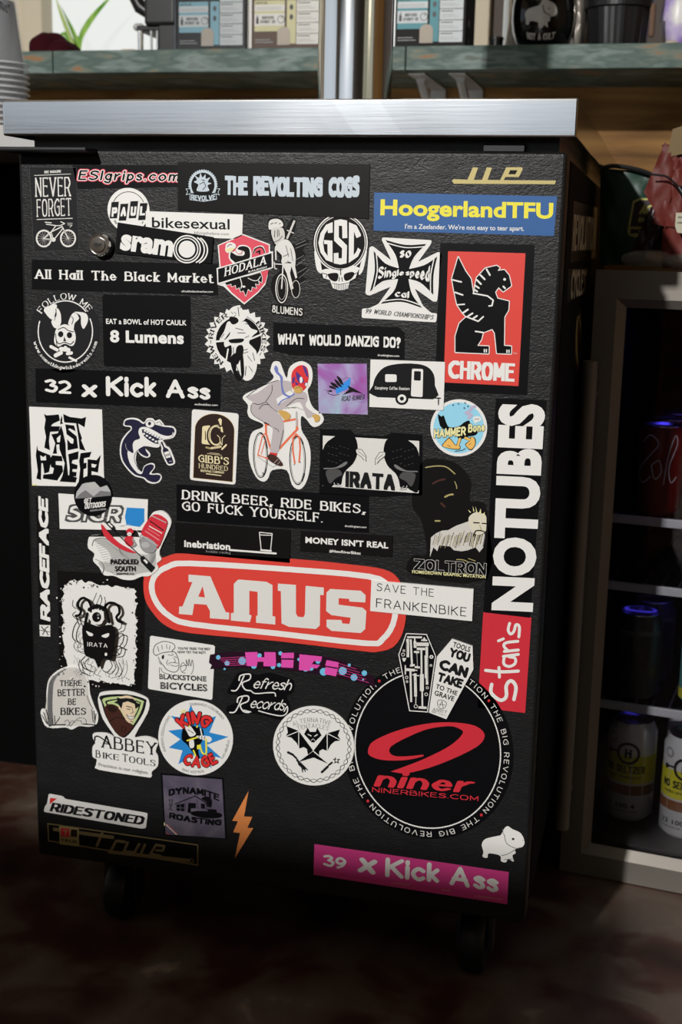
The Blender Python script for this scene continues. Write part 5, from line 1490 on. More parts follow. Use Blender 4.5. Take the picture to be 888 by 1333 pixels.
s.P('bottle', 'navy', sm([(592, 455), (612, 445), (640, 510), (690, 545), (752, 695), (735, 720), (700, 728), (672, 700), (618, 570), (622, 520)], 3)).P('bottle_label', 'white', [(632, 580), (695, 560), (722, 640), (660, 655)]).T('label_mark', 'navy', 'XX', (650, 635), (705, 620), 30, 'hand').L('label_mark', 'white', 5, so([(700, 700), (715, 690), (735, 695)])).done()

s = S('v', 'white card sticker with a dark brown arch around a cream mug and letter', rquad([(112, 28), (788, 92), (740, 1122), (80, 1050)], 45), 'white', lv=0)
arch = [(132, 1018), (158, 320)] + [(440 - 282 * cos(a), 322 - 235 * sin(a) + 34 * (1 - cos(a)) / 2 * 0.6) for a in [pi * i / 20 for i in range(1, 20)]] + [(722, 350), (696, 1078)]
s.L('arch_edge', 'tan', 9, arch, True, n=6).P('arch', 'darkbrown', arch)
s.P('mug', 'cream', rquad([(262, 275), (375, 262), (400, 545), (252, 530)], 25)).L('mug_mark', 'darkbrown', 12, [(305, 350), (308, 470)]).P('emblem_gap', 'darkbrown', disc(445, 412, 120, 160))
s.RING('emblem', 'cream', 460, 408, 88, 132, 16, a0=50, a1=320).RING('emblem', 'cream', 470, 405, 118, 145, 9, a0=75, a1=300)
s.P('emblem', 'cream', [(490, 178), (520, 155), (545, 180), (540, 262), (522, 262)]).P('emblem', 'cream', [(524, 280), (552, 282), (565, 368), (530, 350)]).L('emblem', 'cream', 10, [(480, 405), (515, 440), (520, 505), (548, 545), (552, 450), (592, 408)])
s.L('emblem', 'cream', 34, [(395, 592), (525, 570)]).L('emblem', 'cream', 26, [(548, 605), (608, 545)]).L('emblem', 'khaki', 26, [(320, 580), (375, 595)])
for i in range(6): s.L('emblem_gap', 'darkbrown', 4, [(400 + i * 22, 615 - i * 4), (412 + i * 22, 568 - i * 4)], n=4)
s.L('emblem', 'cream', 6, [(335, 668), (545, 694)]).L('emblem', 'cream', 6, [(372, 655), (512, 674)]).L('emblem', 'cream', 12, [(322, 960), (532, 988)], shape='square')
s.T('lettering', 'cream', "GIBB'S", (205, 792), (648, 838), 112, 'serif').T('lettering', 'cream', 'HUNDRED', (215, 878), (632, 922), 68, 'serifl').T('lettering', 'cream', 'BREWING COMPANY', (238, 930), (582, 962), 34, 'bold')
s.done()

# cyclist in grey suit
out = sm([(315, 110), (340, 45), (400, 45), (430, 110), (470, 200), (490, 110), (540, 60), (620, 38), (700, 85), (720, 180), (700, 270), (672, 320), (700, 440), (740, 500), (800, 540), (828, 600), (790, 655), (720, 670), (660, 600), (610, 570), (612, 700), (670, 800), (700, 920), (690, 1090), (650, 1220), (590, 1275),
          (520, 1230), (470, 1090), (330, 1090), (290, 1170), (240, 1200), (170, 1150), (110, 1000), (105, 830), (140, 720), (230, 680), (235, 640), (120, 590), (90, 530), (95, 460), (45, 395), (80, 350), (190, 300), (300, 240), (345, 190), (315, 140)], 3)
s = S('f', 'cut-out of a suited cyclist in a red wrestling mask riding an orange bicycle', out, 'white', lv=0)
for cx, cy, rx, ry, k in ((217, 945, 68, 215, 0.12), (575, 995, 76, 232, 0.12)):
    s.RING('wheel', 'ink', cx, cy, rx, ry, 9, k).RING('wheel', 'ink', cx, cy, rx - 12, ry - 14, 4, k)
s.RING('tyre', 'ink', 217, 945, 68, 215, 15, 0.12, a0=20, a1=95).RING('tyre', 'ink', 217, 945, 68, 215, 15, 0.12, a0=290, a1=325).RING('tyre', 'ink', 575, 995, 76, 232, 16, 0.12, a0=45, a1=115).RING('tyre', 'ink', 575, 995, 76, 232, 16, 0.12, a0=300, a1=330).RING('tyre', 'ink', 575, 995, 76, 232, 12, 0.12, a0=250, a1=290)
for ln, wd in (([(565, 595), (270, 652)], 20), ([(575, 690), (350, 935)], 22), ([(268, 645), (272, 740), (320, 900)], 20), ([(262, 735), (235, 760), (192, 940)], 11), ([(262, 800), (225, 935)], 8), ([(192, 940), (330, 1000)], 9), ([(192, 948), (340, 985)], 8), ([(560, 740), (530, 780), (530, 900), (548, 1020)], 16), ([(560, 740), (592, 770), (600, 880), (590, 1010)], 16), ([(568, 600), (568, 700)], 22)):
    s.L('bicycle_frame', 'salmon', wd, ln)
s.L('bicycle_part', 'silver', 18, [(565, 530), (566, 660)]).L('bicycle_part', 'ink', 14, [(255, 632), (300, 640)]).L('bicycle_part', 'ink', 3, [(190, 960), (340, 1060), (400, 1020)]).L('bicycle_part', 'ink', 3, [(480, 490), (560, 480), (620, 505), (700, 530), (780, 560)]).L('bicycle_part', 'ink', 3, [(455, 500), (470, 485), (560, 490)])
s.P('suit', 'suit', sm([(80, 385), (190, 340), (310, 255), (390, 225), (520, 240), (520, 330), (640, 330), (670, 400), (650, 470), (735, 548), (672, 585), (640, 520), (590, 430), (480, 470), (400, 520), (350, 510), (270, 430), (180, 440)], 3))
s.P('suit', 'suit', sm([(140, 440), (270, 430), (330, 500), (410, 560), (440, 640), (440, 760), (410, 860), (380, 925), (310, 910), (325, 790), (330, 670), (230, 610), (150, 560), (125, 500)], 3))
s.P('shirt', 'white', [(370, 400), (500, 320), (545, 350), (480, 400), (385, 460)]).L('suit_line', 'ink', 6, so([(140, 440), (200, 455), (270, 430)])).L('suit_line', 'ink', 6, so([(205, 500), (240, 460), (300, 455)])).L('suit_line', 'ink', 5, so([(330, 270), (325, 340), (270, 425)])).L('suit_line', 'ink', 5, so([(270, 430), (340, 500), (385, 530)])).L('suit_line', 'ink', 5, so([(470, 470), (560, 400), (640, 400)])).L('suit_line', 'ink', 5, so([(350, 680), (385, 700), (395, 720)])).L('suit_line', 'ink', 5, so([(440, 700), (400, 880)])).L('suit_line', 'ink', 5, so([(80, 385), (190, 300), (310, 245), (390, 222)])).L('suit_line', 'ink', 5, so([(130, 460), (125, 510), (150, 560), (230, 612), (330, 672)]))
s.P('tie', 'tie', sm([(350, 110), (365, 78), (385, 105), (390, 140), (430, 190), (430, 260), (450, 340), (500, 370), (545, 345), (540, 365), (490, 385), (430, 350), (415, 260), (405, 190), (370, 155)], 3)).L('tie', 'tie', 12, so([(390, 458), (430, 415), (500, 385)]))
s.P('mask', 'hotred', sm([(515, 210), (525, 140), (570, 90), (620, 75), (665, 100), (682, 180), (670, 250), (650, 300), (610, 330), (560, 330), (525, 290)], 3))
s.P('mask_pattern', 'purple', sm([(560, 145), (590, 160), (640, 230), (600, 250), (570, 210)])).P('mask_pattern', 'purple', sm([(625, 80), (660, 110), (678, 190), (655, 170)])).P('mask_pattern', 'purple', sm([(530, 200), (550, 190), (545, 240), (525, 250)])).P('mask_pattern', 'purple', [(635, 255), (672, 235), (660, 280)]).P('mask_pattern', 'purple', [(550, 235), (590, 255), (560, 275)])
s.E('eye_hole', 'white', 610, 218, 15, 30).E('eye_hole', 'white', 660, 262, 11, 17)
s.P('chin', 'tan', sm([(540, 290), (580, 275), (625, 300), (610, 340), (570, 345), (545, 330)])).P('hand', 'tan', sm([(390, 520), (450, 515), (505, 550), (500, 590), (460, 608), (430, 580)])).P('far_hand', 'tan', sm([(715, 565), (760, 548), (792, 575), (780, 615), (745, 622), (735, 590)]))
s.L('skin_line', 'ink', 3, so([(555, 300), (590, 285), (615, 315)])).P('sock', 'hotred', [(308, 915), (380, 925), (372, 950), (305, 945)]).P('shoe', 'brown', sm([(300, 935), (370, 950), (430, 1020), (425, 1045), (380, 1040), (300, 990)])).L('shoe_lace', 'silver', 5, [(350, 1020), (390, 980)]).L('shoe_lace', 'silver', 4, [(385, 1030), (410, 1000)])
s.E('bicycle_part', 'ink', 545, 1030, 5).E('bicycle_part', 'ink', 600, 1010, 5).E('bicycle_part', 'grey', 242, 1115, 8)
s.done()
s = S('i', 'black-framed photo sticker of two dark hooded birds facing each other over black capitals', [(40, 50), (270, 55), (310, 95), (540, 105), (590, 78), (830, 92), (828, 560), (500, 575), (35, 548)], 'black', lv=0)
s.P('picture', 'paper', [(62, 100), (805, 142), (800, 545), (60, 490)])
for flip in (False, True):
    f = (lambda x, y: (x, y)) if not flip else (lambda x, y: (862 - x, y + 22))
    m = lambda pts: [f(*p) for p in pts]
    s.P('bird', 'black', m(sm([(62, 210), (150, 110), (230, 85), (300, 105), (325, 150), (330, 230), (300, 310), (240, 370), (215, 420), (200, 480), (150, 480), (120, 500), (62, 495)])))
    s.P('bird_wing', 'midgrey', m(sm([(75, 350), (160, 345), (240, 300), (245, 320), (190, 350), (80, 360)]))).P('bird_wing', 'darkgrey', m(sm([(90, 370), (180, 360), (210, 400), (160, 430), (120, 470), (95, 430)])))
    for i in range(16):
        x, y = 100 + (i % 6) * 30, 180 + (i // 6) * 55 + (i % 3) * 9
        s.L('feather_line', 'darkgrey', 3, m([(x, y), (x + 14, y + 5)]), n=4)
    s.P('beak', 'paper', m(sm([(322, 205), (360, 205), (395, 250), (395, 300), (378, 285), (350, 262), (325, 240)]))).L('beak_line', 'ink', 4, m([(322, 205), (362, 207), (394, 255), (396, 300)])).L('beak_line', 'ink', 4, m([(325, 240), (360, 265), (380, 290)])).L('beak_line', 'ink', 3, m([(335, 222), (385, 262)]))
    s.L('bird_foot', 'silver', 7, m([(150, 465), (160, 490), (195, 495)])).L('bird_foot', 'silver', 6, m([(175, 468), (205, 490)]))
s.T('lettering', 'ink', 'IRATA', (236, 494), (616, 522), 122, lambda t: stroke_text(t, (1.5, 1.2), 'square', gap=1.9, narrow=0.85))
s.done()

s = S('j', 'dark sticker with a lemon-crowned bearded head on a shaggy body above outlined capitals', sm([(150, 90), (320, 60), (480, 90), (600, 190), (660, 310), (640, 480), (760, 500), (815, 600), (818, 1290), (40, 1240), (60, 1040), (200, 1030), (150, 700), (60, 560), (60, 400)], 3), 'soft', lv=0)
for ln, wd, c in ((([(190, 145), (300, 130), (400, 140), (490, 210)]), 12, 'khaki'), ([(265, 310), (320, 280), (385, 265)], 20, 'brown'), ([(488, 290), (505, 330), (508, 360)], 9, 'khaki'), ([(390, 445), (430, 425), (468, 420)], 20, 'khaki'), ([(350, 510), (385, 545)], 22, 'brown'), ([(290, 690), (335, 690)], 16, 'khaki')):
    s.L('beak_highlight', c, wd, so(ln))
s.P('shaggy_body', 'offwhite', [(245, 860), (290, 820), (360, 788), (420, 785), (500, 740), (640, 690), (780, 760), (800, 860), (780, 960), (740, 1010), (700, 960), (620, 990), (560, 1000), (480, 990), (440, 950), (330, 940), (310, 1000), (270, 960), (235, 1060), (240, 950)])
rnd = random.Random(3)
for i in range(34):
    x = 265 + i * 15.5; y = 830 - i * 1.6 + rnd.uniform(0, 60)
    s.L('hair_line', 'khaki' if i % 3 else 'darkgrey', 5, [(x + 26, y - 20), (x, y + rnd.uniform(50, 120))], n=4)
s.P('head', 'bone', sm([(632, 690), (640, 640), (700, 600), (770, 610), (810, 640), (812, 740), (800, 800), (720, 830), (650, 760)])).L('face_line', 'soft', 12, [(685, 705), (740, 708)]).L('face_line', 'soft', 12, [(770, 712), (808, 715)]).L('face_line', 'khaki', 9, [(745, 730), (760, 775)]).L('face_line', 'soft', 12, so([(680, 840), (705, 790), (750, 785), (795, 798)]))
for a in ([(625, 572), (660, 600), (645, 602)], [(675, 535), (692, 590), (680, 590)], [(702, 540), (722, 600), (708, 600)], [(755, 560), (762, 612), (738, 608)], [(795, 595), (798, 630), (775, 625)]):
    s.P('crown_spike', 'lemon', a)
s.L('rock', 'khaki', 9, so([(510, 1080), (580, 1085), (640, 1110)])).L('rock', 'khaki', 8, [(630, 1070), (700, 1095)]).L('rock', 'brown', 9, so([(560, 1130), (540, 1180), (590, 1210)]))
def hollow(t): return stroke_text(t, (1.25, 1.05), 'square', gap=1.2, narrow=0.95)
for c, f in (('offwhite', lambda q: stroke_text(q, (1.35, 1.2), 'square', gap=1.4, narrow=0.95, raw=True)), ('black', lambda q: stroke_text(q, (1.02, 0.9), 'square', gap=1.4 + 0.4, narrow=0.95, raw=True))):
    s.T('outlined_lettering' if c != 'black' else 'letter_inside', c, 'ZOLTRON', (85, 1182), (798, 1228), 98, f)
s.T('lettering', 'lemon', 'HOMEGROWN GRAPHIC MUTATION', (56, 1218), (806, 1272), 32, 'bold')
s.done()

s = S('k', 'round pale blue sticker with chunky yellow lettering and orange webbed feet', disc(443, 438, 345, 347, n=72), 'white', lv=0)
s.P('blue_field', 'skyblue', disc(443, 438, 308, 310))
s.P('feather_patch', 'black', sm([(190, 275), (230, 300), (260, 290), (290, 370), (330, 430), (440, 420), (510, 370), (570, 350), (590, 400), (670, 490), (640, 530), (560, 545), (480, 575), (430, 560), (400, 470), (300, 470), (230, 430), (205, 380)]))
s.L('smoke', 'lilac', 34, so([(560, 320), (600, 280), (530, 260), (590, 220), (600, 190), (640, 180)])).P('speech_bubble', 'white', sm([(612, 320), (660, 295), (710, 310), (712, 350), (660, 372), (635, 390), (632, 365)])).L('bubble_mark', 'ink', 6, [(635, 335), (690, 328)])
s.L('foot_edge', 'ink', 40, [(460, 570), (430, 650)]).L('foot_edge', 'ink', 40, [(525, 560), (580, 580)])
s.P('foot_edge', 'ink', sm([(240, 660), (285, 590), (335, 560), (400, 640), (462, 660), (450, 702), (350, 695)])).P('foot_edge', 'ink', sm([(520, 640), (580, 590), (585, 545), (640, 560), (648, 640), (590, 712)]))
s.L('webbed_foot', 'duck', 30, [(458, 572), (432, 650)]).L('webbed_foot', 'duck', 30, [(525, 560), (575, 582)])
s.P('webbed_foot', 'duck', sm([(250, 660), (290, 598), (335, 570), (395, 645), (455, 665), (445, 694), (350, 688)])).P('webbed_foot', 'duck', sm([(530, 642), (588, 592), (590, 550), (632, 565), (640, 640), (590, 700)]))
s.L('foot_mark', 'ink', 5, [(305, 645), (345, 670)]).L('foot_mark', 'ink', 5, [(568, 645), (590, 625)]).L('foot_mark', 'ink', 8, [(400, 722), (480, 712), (525, 690)])
for x, y in ((440, 145), (520, 135), (510, 195), (555, 175), (375, 160)):
    s.L('star', 'ink', 5, [(x - 10, y), (x + 10, y + 2)]).L('star', 'ink', 5, [(x, y - 10), (x + 1, y + 12)])
for c, q in (('ink', 2.1), ('lemon', 1.45)):
    f = lambda t, q=q: stroke_text(t, (q, q * 0.9), n=8, gap=1.7 + 1.2 * (1.45 - q), narrow=0.9, raw=True)
    s.T('lettering_edge' if c == 'ink' else 'lettering', c, 'HAMMER', (150, 552), (520, 520), 88, f).T('lettering_edge' if c == 'ink' else 'lettering', c, 'Bone', (565, 485), (752, 466), 82, f)
s.done()

s = S('F', 'tall black strip with huge white capitals running up the right edge', [(557, 122), (768, 130), (698, 1028), (505, 1005)], 'black', lv=0)
s.root.name = 'sticker'
polys = None
s.T('lettering', 'white', 'NOTUBES', (698, 1003), (748, 148), 158, lambda t: bfont_text(t, 0.052, 1.03), up=(-1, -0.045), h2=176)
s.done()
s = S('I', 'red rectangle sticker with a white scrawled name below the huge white capitals', [(505, 212), (704, 234), (678, 628), (482, 605)], 'crimson', lv=0)
s.L('lettering', 'white', 17, so([(540, 490), (560, 540), (575, 575), (545, 520), (600, 530), (640, 568), (630, 520), (575, 480), (545, 500)])) if 0 else None
s.L('lettering', 'white', 15, so([(540, 510), (538, 545), (575, 575), (600, 560), (600, 515), (620, 495), (640, 520), (632, 572)]))
s.L('lettering', 'white', 13, so([(515, 452), (580, 458), (650, 455)])).L('lettering', 'white', 12, [(570, 440), (572, 480)])
s.L('lettering', 'white', 12, so([(592, 395), (590, 425), (612, 436), (636, 424), (636, 402), (612, 396)])).L('lettering', 'white', 12, [(588, 394), (650, 386)])
s.L('lettering', 'white', 12, [(592, 374), (650, 368)]).L('lettering', 'white', 12, so([(606, 370), (590, 352), (600, 338), (648, 332)]))
s.L('lettering', 'white', 12, [(568, 330), (588, 322)])
s.L('lettering', 'white', 12, so([(614, 258), (608, 285), (618, 302), (632, 290), (640, 264), (654, 272), (652, 314)]))
s.done()

# ---- left column, middle
s = S('D', 'white rectangle sticker with grey outlined capitals and a blue patch, partly covered', [(262, 588), (660, 615), (655, 752), (268, 745)], 'white', lv=1)
for c, q in (('darkgrey', 2.0), ('white', 0.75)):
    f = lambda t, q=q: stroke_text(t, (q, q), 'square', gap=2.2 + 1.2 * (1.3 - q), narrow=0.95, raw=True)
    s.T('lettering_edge' if c != 'white' else 'lettering', c, 'SIGR', (305, 702), (528, 708), 56, f, slant=0.25)
s.P('blue_patch', 'brightblue', [(566, 650), (644, 654), (644, 712), (624, 736), (564, 727), (558, 690)])
s.done()
s = S('D', 'round black sticker with grey mountains and slanted white capitals', disc(417, 596, 84, 91, n=56), 'black', lv=2)
s.P('mountains', 'silver', [(340, 610), (345, 580), (370, 545), (385, 540), (400, 550), (425, 535), (450, 560), (480, 550), (494, 575), (497, 595), (440, 600), (380, 606)])
s.P('mountain_shade', 'midgrey', [(340, 610), (360, 588), (385, 572), (420, 600), (450, 575), (496, 580), (497, 596), (400, 606)]).P('mountain_shade', 'faint', [(385, 540), (425, 535), (450, 560), (415, 568), (395, 558)])
s.T('lettering', 'white', 'GET', (377, 632), (410, 628), 22, 'blockn', slant=0.15).T('lettering', 'white', 'OUTDOORS', (380, 656), (473, 645), 24, 'blockn', slant=0.15)
s.T('small_lettering', 'silver', 'ANDREWS & CARDINAL', (405, 667), (478, 659), 8, 'bold').done()

s = S('D', 'narrow vertical strip of black vinyl with white slanted capitals up the left edge', [(160, 605), (215, 608), (222, 1220), (176, 1222)], 'soft', lv=0)
s.T('lettering', 'white', 'RACEFACE', (224, 1158), (214, 612), 43, lambda t: stroke_text(t, (1.2, 1.5), 'square', gap=1.1, narrow=0.95), up=(-1, 0.0), slant=0.3)
s.P('emblem', 'white', [(176, 1172), (224, 1174), (224, 1225), (178, 1222)]).L('emblem_line', 'ink', 4, [(185, 1180), (200, 1200), (190, 1215)]).L('emblem_line', 'ink', 4, [(215, 1180), (200, 1190), (215, 1218)]).L('emblem_line', 'ink', 3, [(180, 1196), (222, 1204)])
s.done()

out = sm([(275, 370), (345, 360), (350, 300), (340, 240), (400, 250), (480, 300), (545, 290), (600, 330), (625, 380), (640, 430), (625, 400), (700, 235), (740, 195), (800, 195), (845, 240), (850, 300), (770, 480), (785, 540), (750, 570), (760, 610), (700, 660), (640, 665), (575, 690), (500, 685), (440, 660), (370, 655), (335, 600), (290, 550), (300, 500), (255, 460), (255, 400)], 3)
s = S('l', 'cut-out of a kayaker on a grey wave poured from a red drink can', out, 'white', lv=2)
s.P('wave', 'faint', sm([(300, 395), (380, 385), (440, 420), (520, 470), (620, 500), (690, 500), (700, 430), (735, 470), (745, 560), (725, 620), (640, 640), (560, 655), (440, 640), (370, 620), (330, 560), (420, 560), (400, 480), (330, 430)]))
for i in range(12):
    s.L('wave_line', 'grey', 3, so([(300 + i * 8, 415 + i * 16), (380 + i * 16, 410 + i * 14), (470 + i * 17, 480 + i * 11)]), n=4)
for i in range(5):
    s.L('wave_line', 'midgrey', 3, so([(350 + i * 12, 385 + i * 3), (430 + i * 10, 410 + i * 5), (500, 470 + i * 10), (620, 520 + i * 16)]), n=4)
    s.L('wave_line', 'grey', 4, so([(690 + i * 10, 430), (705 + i * 9, 500), (690 + i * 8, 600 - i * 10)]), n=4)
s.L('wave_line', 'midgrey', 4, so([(285, 440), (300, 400), (350, 385)])).L('wave_line', 'midgrey', 4, so([(310, 540), (350, 560), (370, 600), (360, 640)])).L('wave_line', 'midgrey', 4, so([(420, 630), (460, 650), (540, 640)]))
s.P('kayak', 'crimson', sm([(352, 285), (400, 340), (480, 420), (600, 490), (560, 490), (480, 460), (390, 390), (360, 340)]))
s.P('kayaker', 'crimson', sm([(535, 345), (540, 325), (562, 315), (582, 330), (580, 350)])).E('kayaker_face', 'white', 555, 358, 17, 14).L('kayaker_face', 'ink', 2, [(545, 358), (565, 360)]).P('kayaker', 'crimson', sm([(520, 385), (560, 370), (582, 385), (575, 450), (530, 430)])).L('kayaker_arm', 'grey', 13, [(580, 395), (602, 435), (570, 452)]).L('kayaker_arm', 'grey', 9, [(520, 385), (495, 375)])
s.L('paddle', 'ink', 7, [(440, 330), (640, 520)]).P('paddle', 'ink', [(385, 280), (405, 262), (445, 300), (452, 325), (432, 330)]).P('paddle', 'ink', [(632, 525), (655, 512), (740, 598), (712, 635), (640, 560)]).P('paddle_gap', 'white', [(400, 283), (410, 276), (436, 302), (430, 312)]).P('paddle_gap', 'white', [(655, 545), (670, 538), (690, 560), (680, 572)])
s.P('can', 'crimson', sm([(705, 235), (760, 215), (820, 250), (825, 300), (760, 460), (700, 390), (640, 350)])).P('can_end', 'grey', sm([(635, 400), (650, 375), (720, 400), (752, 440), (735, 485), (670, 490), (632, 445)])).E('can_end', 'silver', 672, 435, 30, 22).L('can_mark', 'ink', 8, [(705, 262), (800, 330)]).L('can_mark', 'white', 7, [(700, 300), (790, 350)]).L('can_mark', 'rose', 9, [(672, 335), (770, 400)]).L('can_mark', 'silver', 8, [(645, 365), (760, 440)]).L('can_mark', 'silver', 7, [(720, 225), (822, 275)]).L('can_mark', 'rose', 5, [(690, 318), (775, 370)])
s.T('lettering', 'ink', 'PADDLED', (420, 572), (620, 572), 36, 'bold', up='perp').T('lettering', 'ink', 'SOUTH', (452, 622), (600, 622), 36, 'bold', up='perp').T('lettering', 'ink', 'BREWING CO.', (462, 648), (592, 650), 14, 'bold', up='perp')
s.done()

# ---- centre strips
s = S('E', 'wide black strip with two lines of white slab lettering about beer and bikes', [(0, 605), (890, 660), (890, 830), (0, 775)], 'black', lv=0)
s.T('lettering', 'white', 'DRINK BEER, RIDE BIKES,', (25, 674), (872, 742), 44, 'serif').T('lettering', 'white', 'GO FUCK YOURSELF.', (25, 726), (676, 782), 44, 'serif')
s.T('small_lettering', 'white', 'drunkingham.com', (778, 802), (878, 808), 10, 'medium')
s.done()
s = S('E', 'black strip with small white lowercase letters leading to an outlined glass', [(-5, 780), (528, 815), (525, 968), (-5, 920)], 'soft', lv=1)
s.T('lettering', 'white', 'inebriation', (37, 892), (250, 908), 32, 'fat').L('table_line', 'white', 8, [(250, 908), (460, 924)], shape='square').L('table_line', 'white', 8, [(392, 908), (438, 912)])
s.L('glass', 'white', 4, [(385, 832), (393, 908), (436, 912), (444, 832), (385, 826), (386, 838), (442, 840)]).T('small_lettering', 'grey', 'hodala racing', (138, 918), (250, 926), 10, 'serifl').done()
s = S('E', 'narrow black strip saying money is not real with a small tag line', [(575, 820), (1000, 842), (998, 940), (572, 912)], 'soft', lv=1)
s.T('lettering', 'white', "MONEY ISN'T REAL", (597, 874), (980, 900), 27, 'fat').T('small_lettering', 'white', '#NewRiverBikes', (708, 918), (852, 929), 13, 'bold')
s.done()

# ---- the big red oval
def stadium(x0, y0, x1, y1, r0, r1, k, n=14):
    out = []
    for i in range(n + 1):
        a = pi / 2 + pi * i / n
        out.append((x0 + r0 * 1.05 * cos(a), y0 - r0 * sin(a)))
    for i in range(n + 1):
        a = -pi / 2 + pi * i / n
        out.append((x1 + r1 * 1.05 * cos(a), y1 - r1 * sin(a)))
    return out
s = S('0', 'large red oval sticker with big white slab capitals and a white inner line', stadium(243, 765, 474, 785, 47, 62, 0) if 0 else
      sm([(246, 720), (378, 727), (460, 735), (500, 741), (518, 752), (528, 775), (529, 800), (524, 825), (512, 842), (492, 848), (470, 847), (360, 834), (250, 824), (218, 815), (200, 798), (189, 778), (188, 750), (196, 733), (218, 724)], 3), 'red', lv=1)
inner = [(248, 733), (380, 741), (480, 750), (505, 762), (515, 785), (512, 812), (498, 832), (478, 837), (360, 824), (250, 812), (222, 802), (205, 785), (198, 765), (203, 748), (220, 737)]
s.L('oval_line', 'white', 7.5, sm(inner, 3), True, n=10)
q = lambda pts: [(230 + x / 3.415, 710 + y / 3.415) for x, y in pts]
s.P('lettering', 'paper', q([(55, 128), (152, 136), (220, 295), (236, 297), (235, 328), (150, 322), (150, 290), (135, 262), (80, 258), (72, 308), (12, 303), (14, 270), (28, 270), (72, 162), (55, 160)]), [q([(98, 226), (118, 180), (128, 230)])])
s.P('lettering', 'paper', q([(256, 170), (275, 150), (400, 160), (428, 175), (428, 312), (441, 316), (440, 350), (355, 342), (355, 312), (362, 310), (362, 205), (325, 200), (325, 306), (335, 310), (328, 340), (243, 332), (243, 300), (256, 297)]))
s.P('lettering', 'paper', q([(452, 168), (532, 174), (532, 300), (540, 315), (565, 318), (572, 305), (575, 178), (656, 186), (655, 220), (640, 218), (638, 355), (620, 370), (500, 360), (468, 345), (465, 202), (452, 200)]))
s.P('lettering', 'paper', q([(685, 192), (820, 200), (842, 220), (840, 252), (770, 248), (768, 236), (722, 233), (722, 262), (828, 275), (845, 290), (840, 370), (820, 388), (690, 378), (668, 360), (668, 328), (735, 330), (738, 345), (770, 348), (775, 320), (690, 308), (666, 290), (668, 208)]))
s.done()
s = S('I', 'white rectangle with two lines of thin black capitals overlapping the red oval', [(45, 78), (466, 115), (460, 247), (40, 205)], 'white', lv=2)
s.T('lettering', 'ink', 'SAVE THE', (66, 122), (302, 147), 33, 'light').T('lettering', 'ink', 'FRANKENBIKE', (64, 190), (436, 228), 38, 'light')
s.done()

# ---- ink creature
rnd = random.Random(11)
def ragged(pts, amp, step):
    out = []
    for a, b in zip(pts, pts[1:] + pts[:1]):
        n = max(2, int(math.hypot(b[0] - a[0], b[1] - a[1]) / step))
        for i in range(n):
            t = i / n
            out.append((a[0] + (b[0] - a[0]) * t + rnd.uniform(-amp, amp), a[1] + (b[1] - a[1]) * t + rnd.uniform(-amp, amp)))
    return out
s = S('m', 'black sticker with a ragged white patch showing a horned one-eyed ink creature', [(35, 20), (880, 70), (875, 800), (845, 1180), (60, 1130)], 'soft', lv=0)
s.P('white_patch', 'white', ragged([(100, 160), (185, 105), (420, 150), (790, 200), (800, 600), (790, 900), (780, 1110), (700, 1130), (420, 1080), (130, 1000), (85, 600), (85, 300)], 14, 24))
for i in range(120):
    e = rnd.choice([(85, rnd.uniform(130, 1000)), (805, rnd.uniform(220, 1100)), (rnd.uniform(100, 780), rnd.uniform(110, 190)), (rnd.uniform(130, 780), rnd.uniform(1040, 1130))])
    s.E('splatter', 'white' if i % 2 else 'soft', e[0] + rnd.gauss(0, 16), e[1] + rnd.gauss(0, 14), rnd.uniform(2, 9), rnd.uniform(2, 11), n=7)
s.P('creature', 'soft', sm([(300, 560), (340, 500), (390, 520), (470, 540), (580, 525), (620, 600), (600, 780), (580, 860), (500, 850), (460, 940), (410, 850), (330, 820), (310, 700)]))
s.L('creature', 'soft', 26, so([(392, 372), (365, 300), (310, 268), (268, 300), (262, 350), (290, 385), (275, 430), (240, 440)])).L('creature', 'soft', 26, so([(515, 365), (548, 320), (605, 318), (650, 350), (658, 410), (630, 450), (650, 490), (685, 500)])).L('creature', 'soft', 40, so([(370, 380), (440, 345), (520, 375)])).L('creature', 'soft', 30, [(540, 400), (560, 500)]).L('creature', 'soft', 30, [(350, 420), (330, 520)])
s.E('creature', 'soft', 445, 440, 80, 82)
s.P('eye', 'white', ragged(disc(442, 448, 72, 76, n=20), 9, 14)).E('iris', 'soft', 440, 452, 44, 48).E('iris_light', 'midgrey', 455, 430, 13, 12).E('iris_light', 'white', 455, 460, 7, 8)
for pts in ([(250, 500), (220, 560), (210, 640), (235, 680)], [(330, 780), (260, 780), (220, 730), (240, 690), (285, 700), (285, 740), (255, 740)], [(590, 820), (660, 810), (680, 750), (640, 730), (600, 760), (620, 790)], [(620, 640), (650, 610), (700, 620), (690, 690), (665, 730), (700, 750)], [(240, 400), (210, 430), (250, 470), (300, 480)], [(640, 470), (680, 490), (670, 560), (620, 580)], [(330, 830), (290, 880), (320, 940), (370, 960)], [(560, 850), (590, 920), (540, 980), (500, 960)], [(215, 290), (210, 340), (240, 370)], [(620, 870), (650, 950), (620, 1010)], [(440, 950), (420, 990), (450, 1010)], [(300, 430), (250, 450), (270, 520)], [(280, 860), (270, 920), (300, 980), (350, 1000)], [(470, 340), (490, 290), (480, 240)], [(400, 320), (420, 270), (440, 220)], [(370, 860), (350, 900), (390, 920), (370, 1000)], [(690, 850), (700, 930), (670, 1010), (600, 1030)]):
    s.L('tendrils', 'soft', rnd.uniform(5, 12), so(pts), n=6)
for i in range(60):
    x, y = rnd.uniform(210, 690), rnd.uniform(560, 1000)
    if 300 < x < 610 and y < 860: continue
    s.L('tendrils', 'soft', 3, so([(x, y), (x + rnd.uniform(-22, 22), y + 18), (x + rnd.uniform(-22, 22), y + 38)]), n=4)
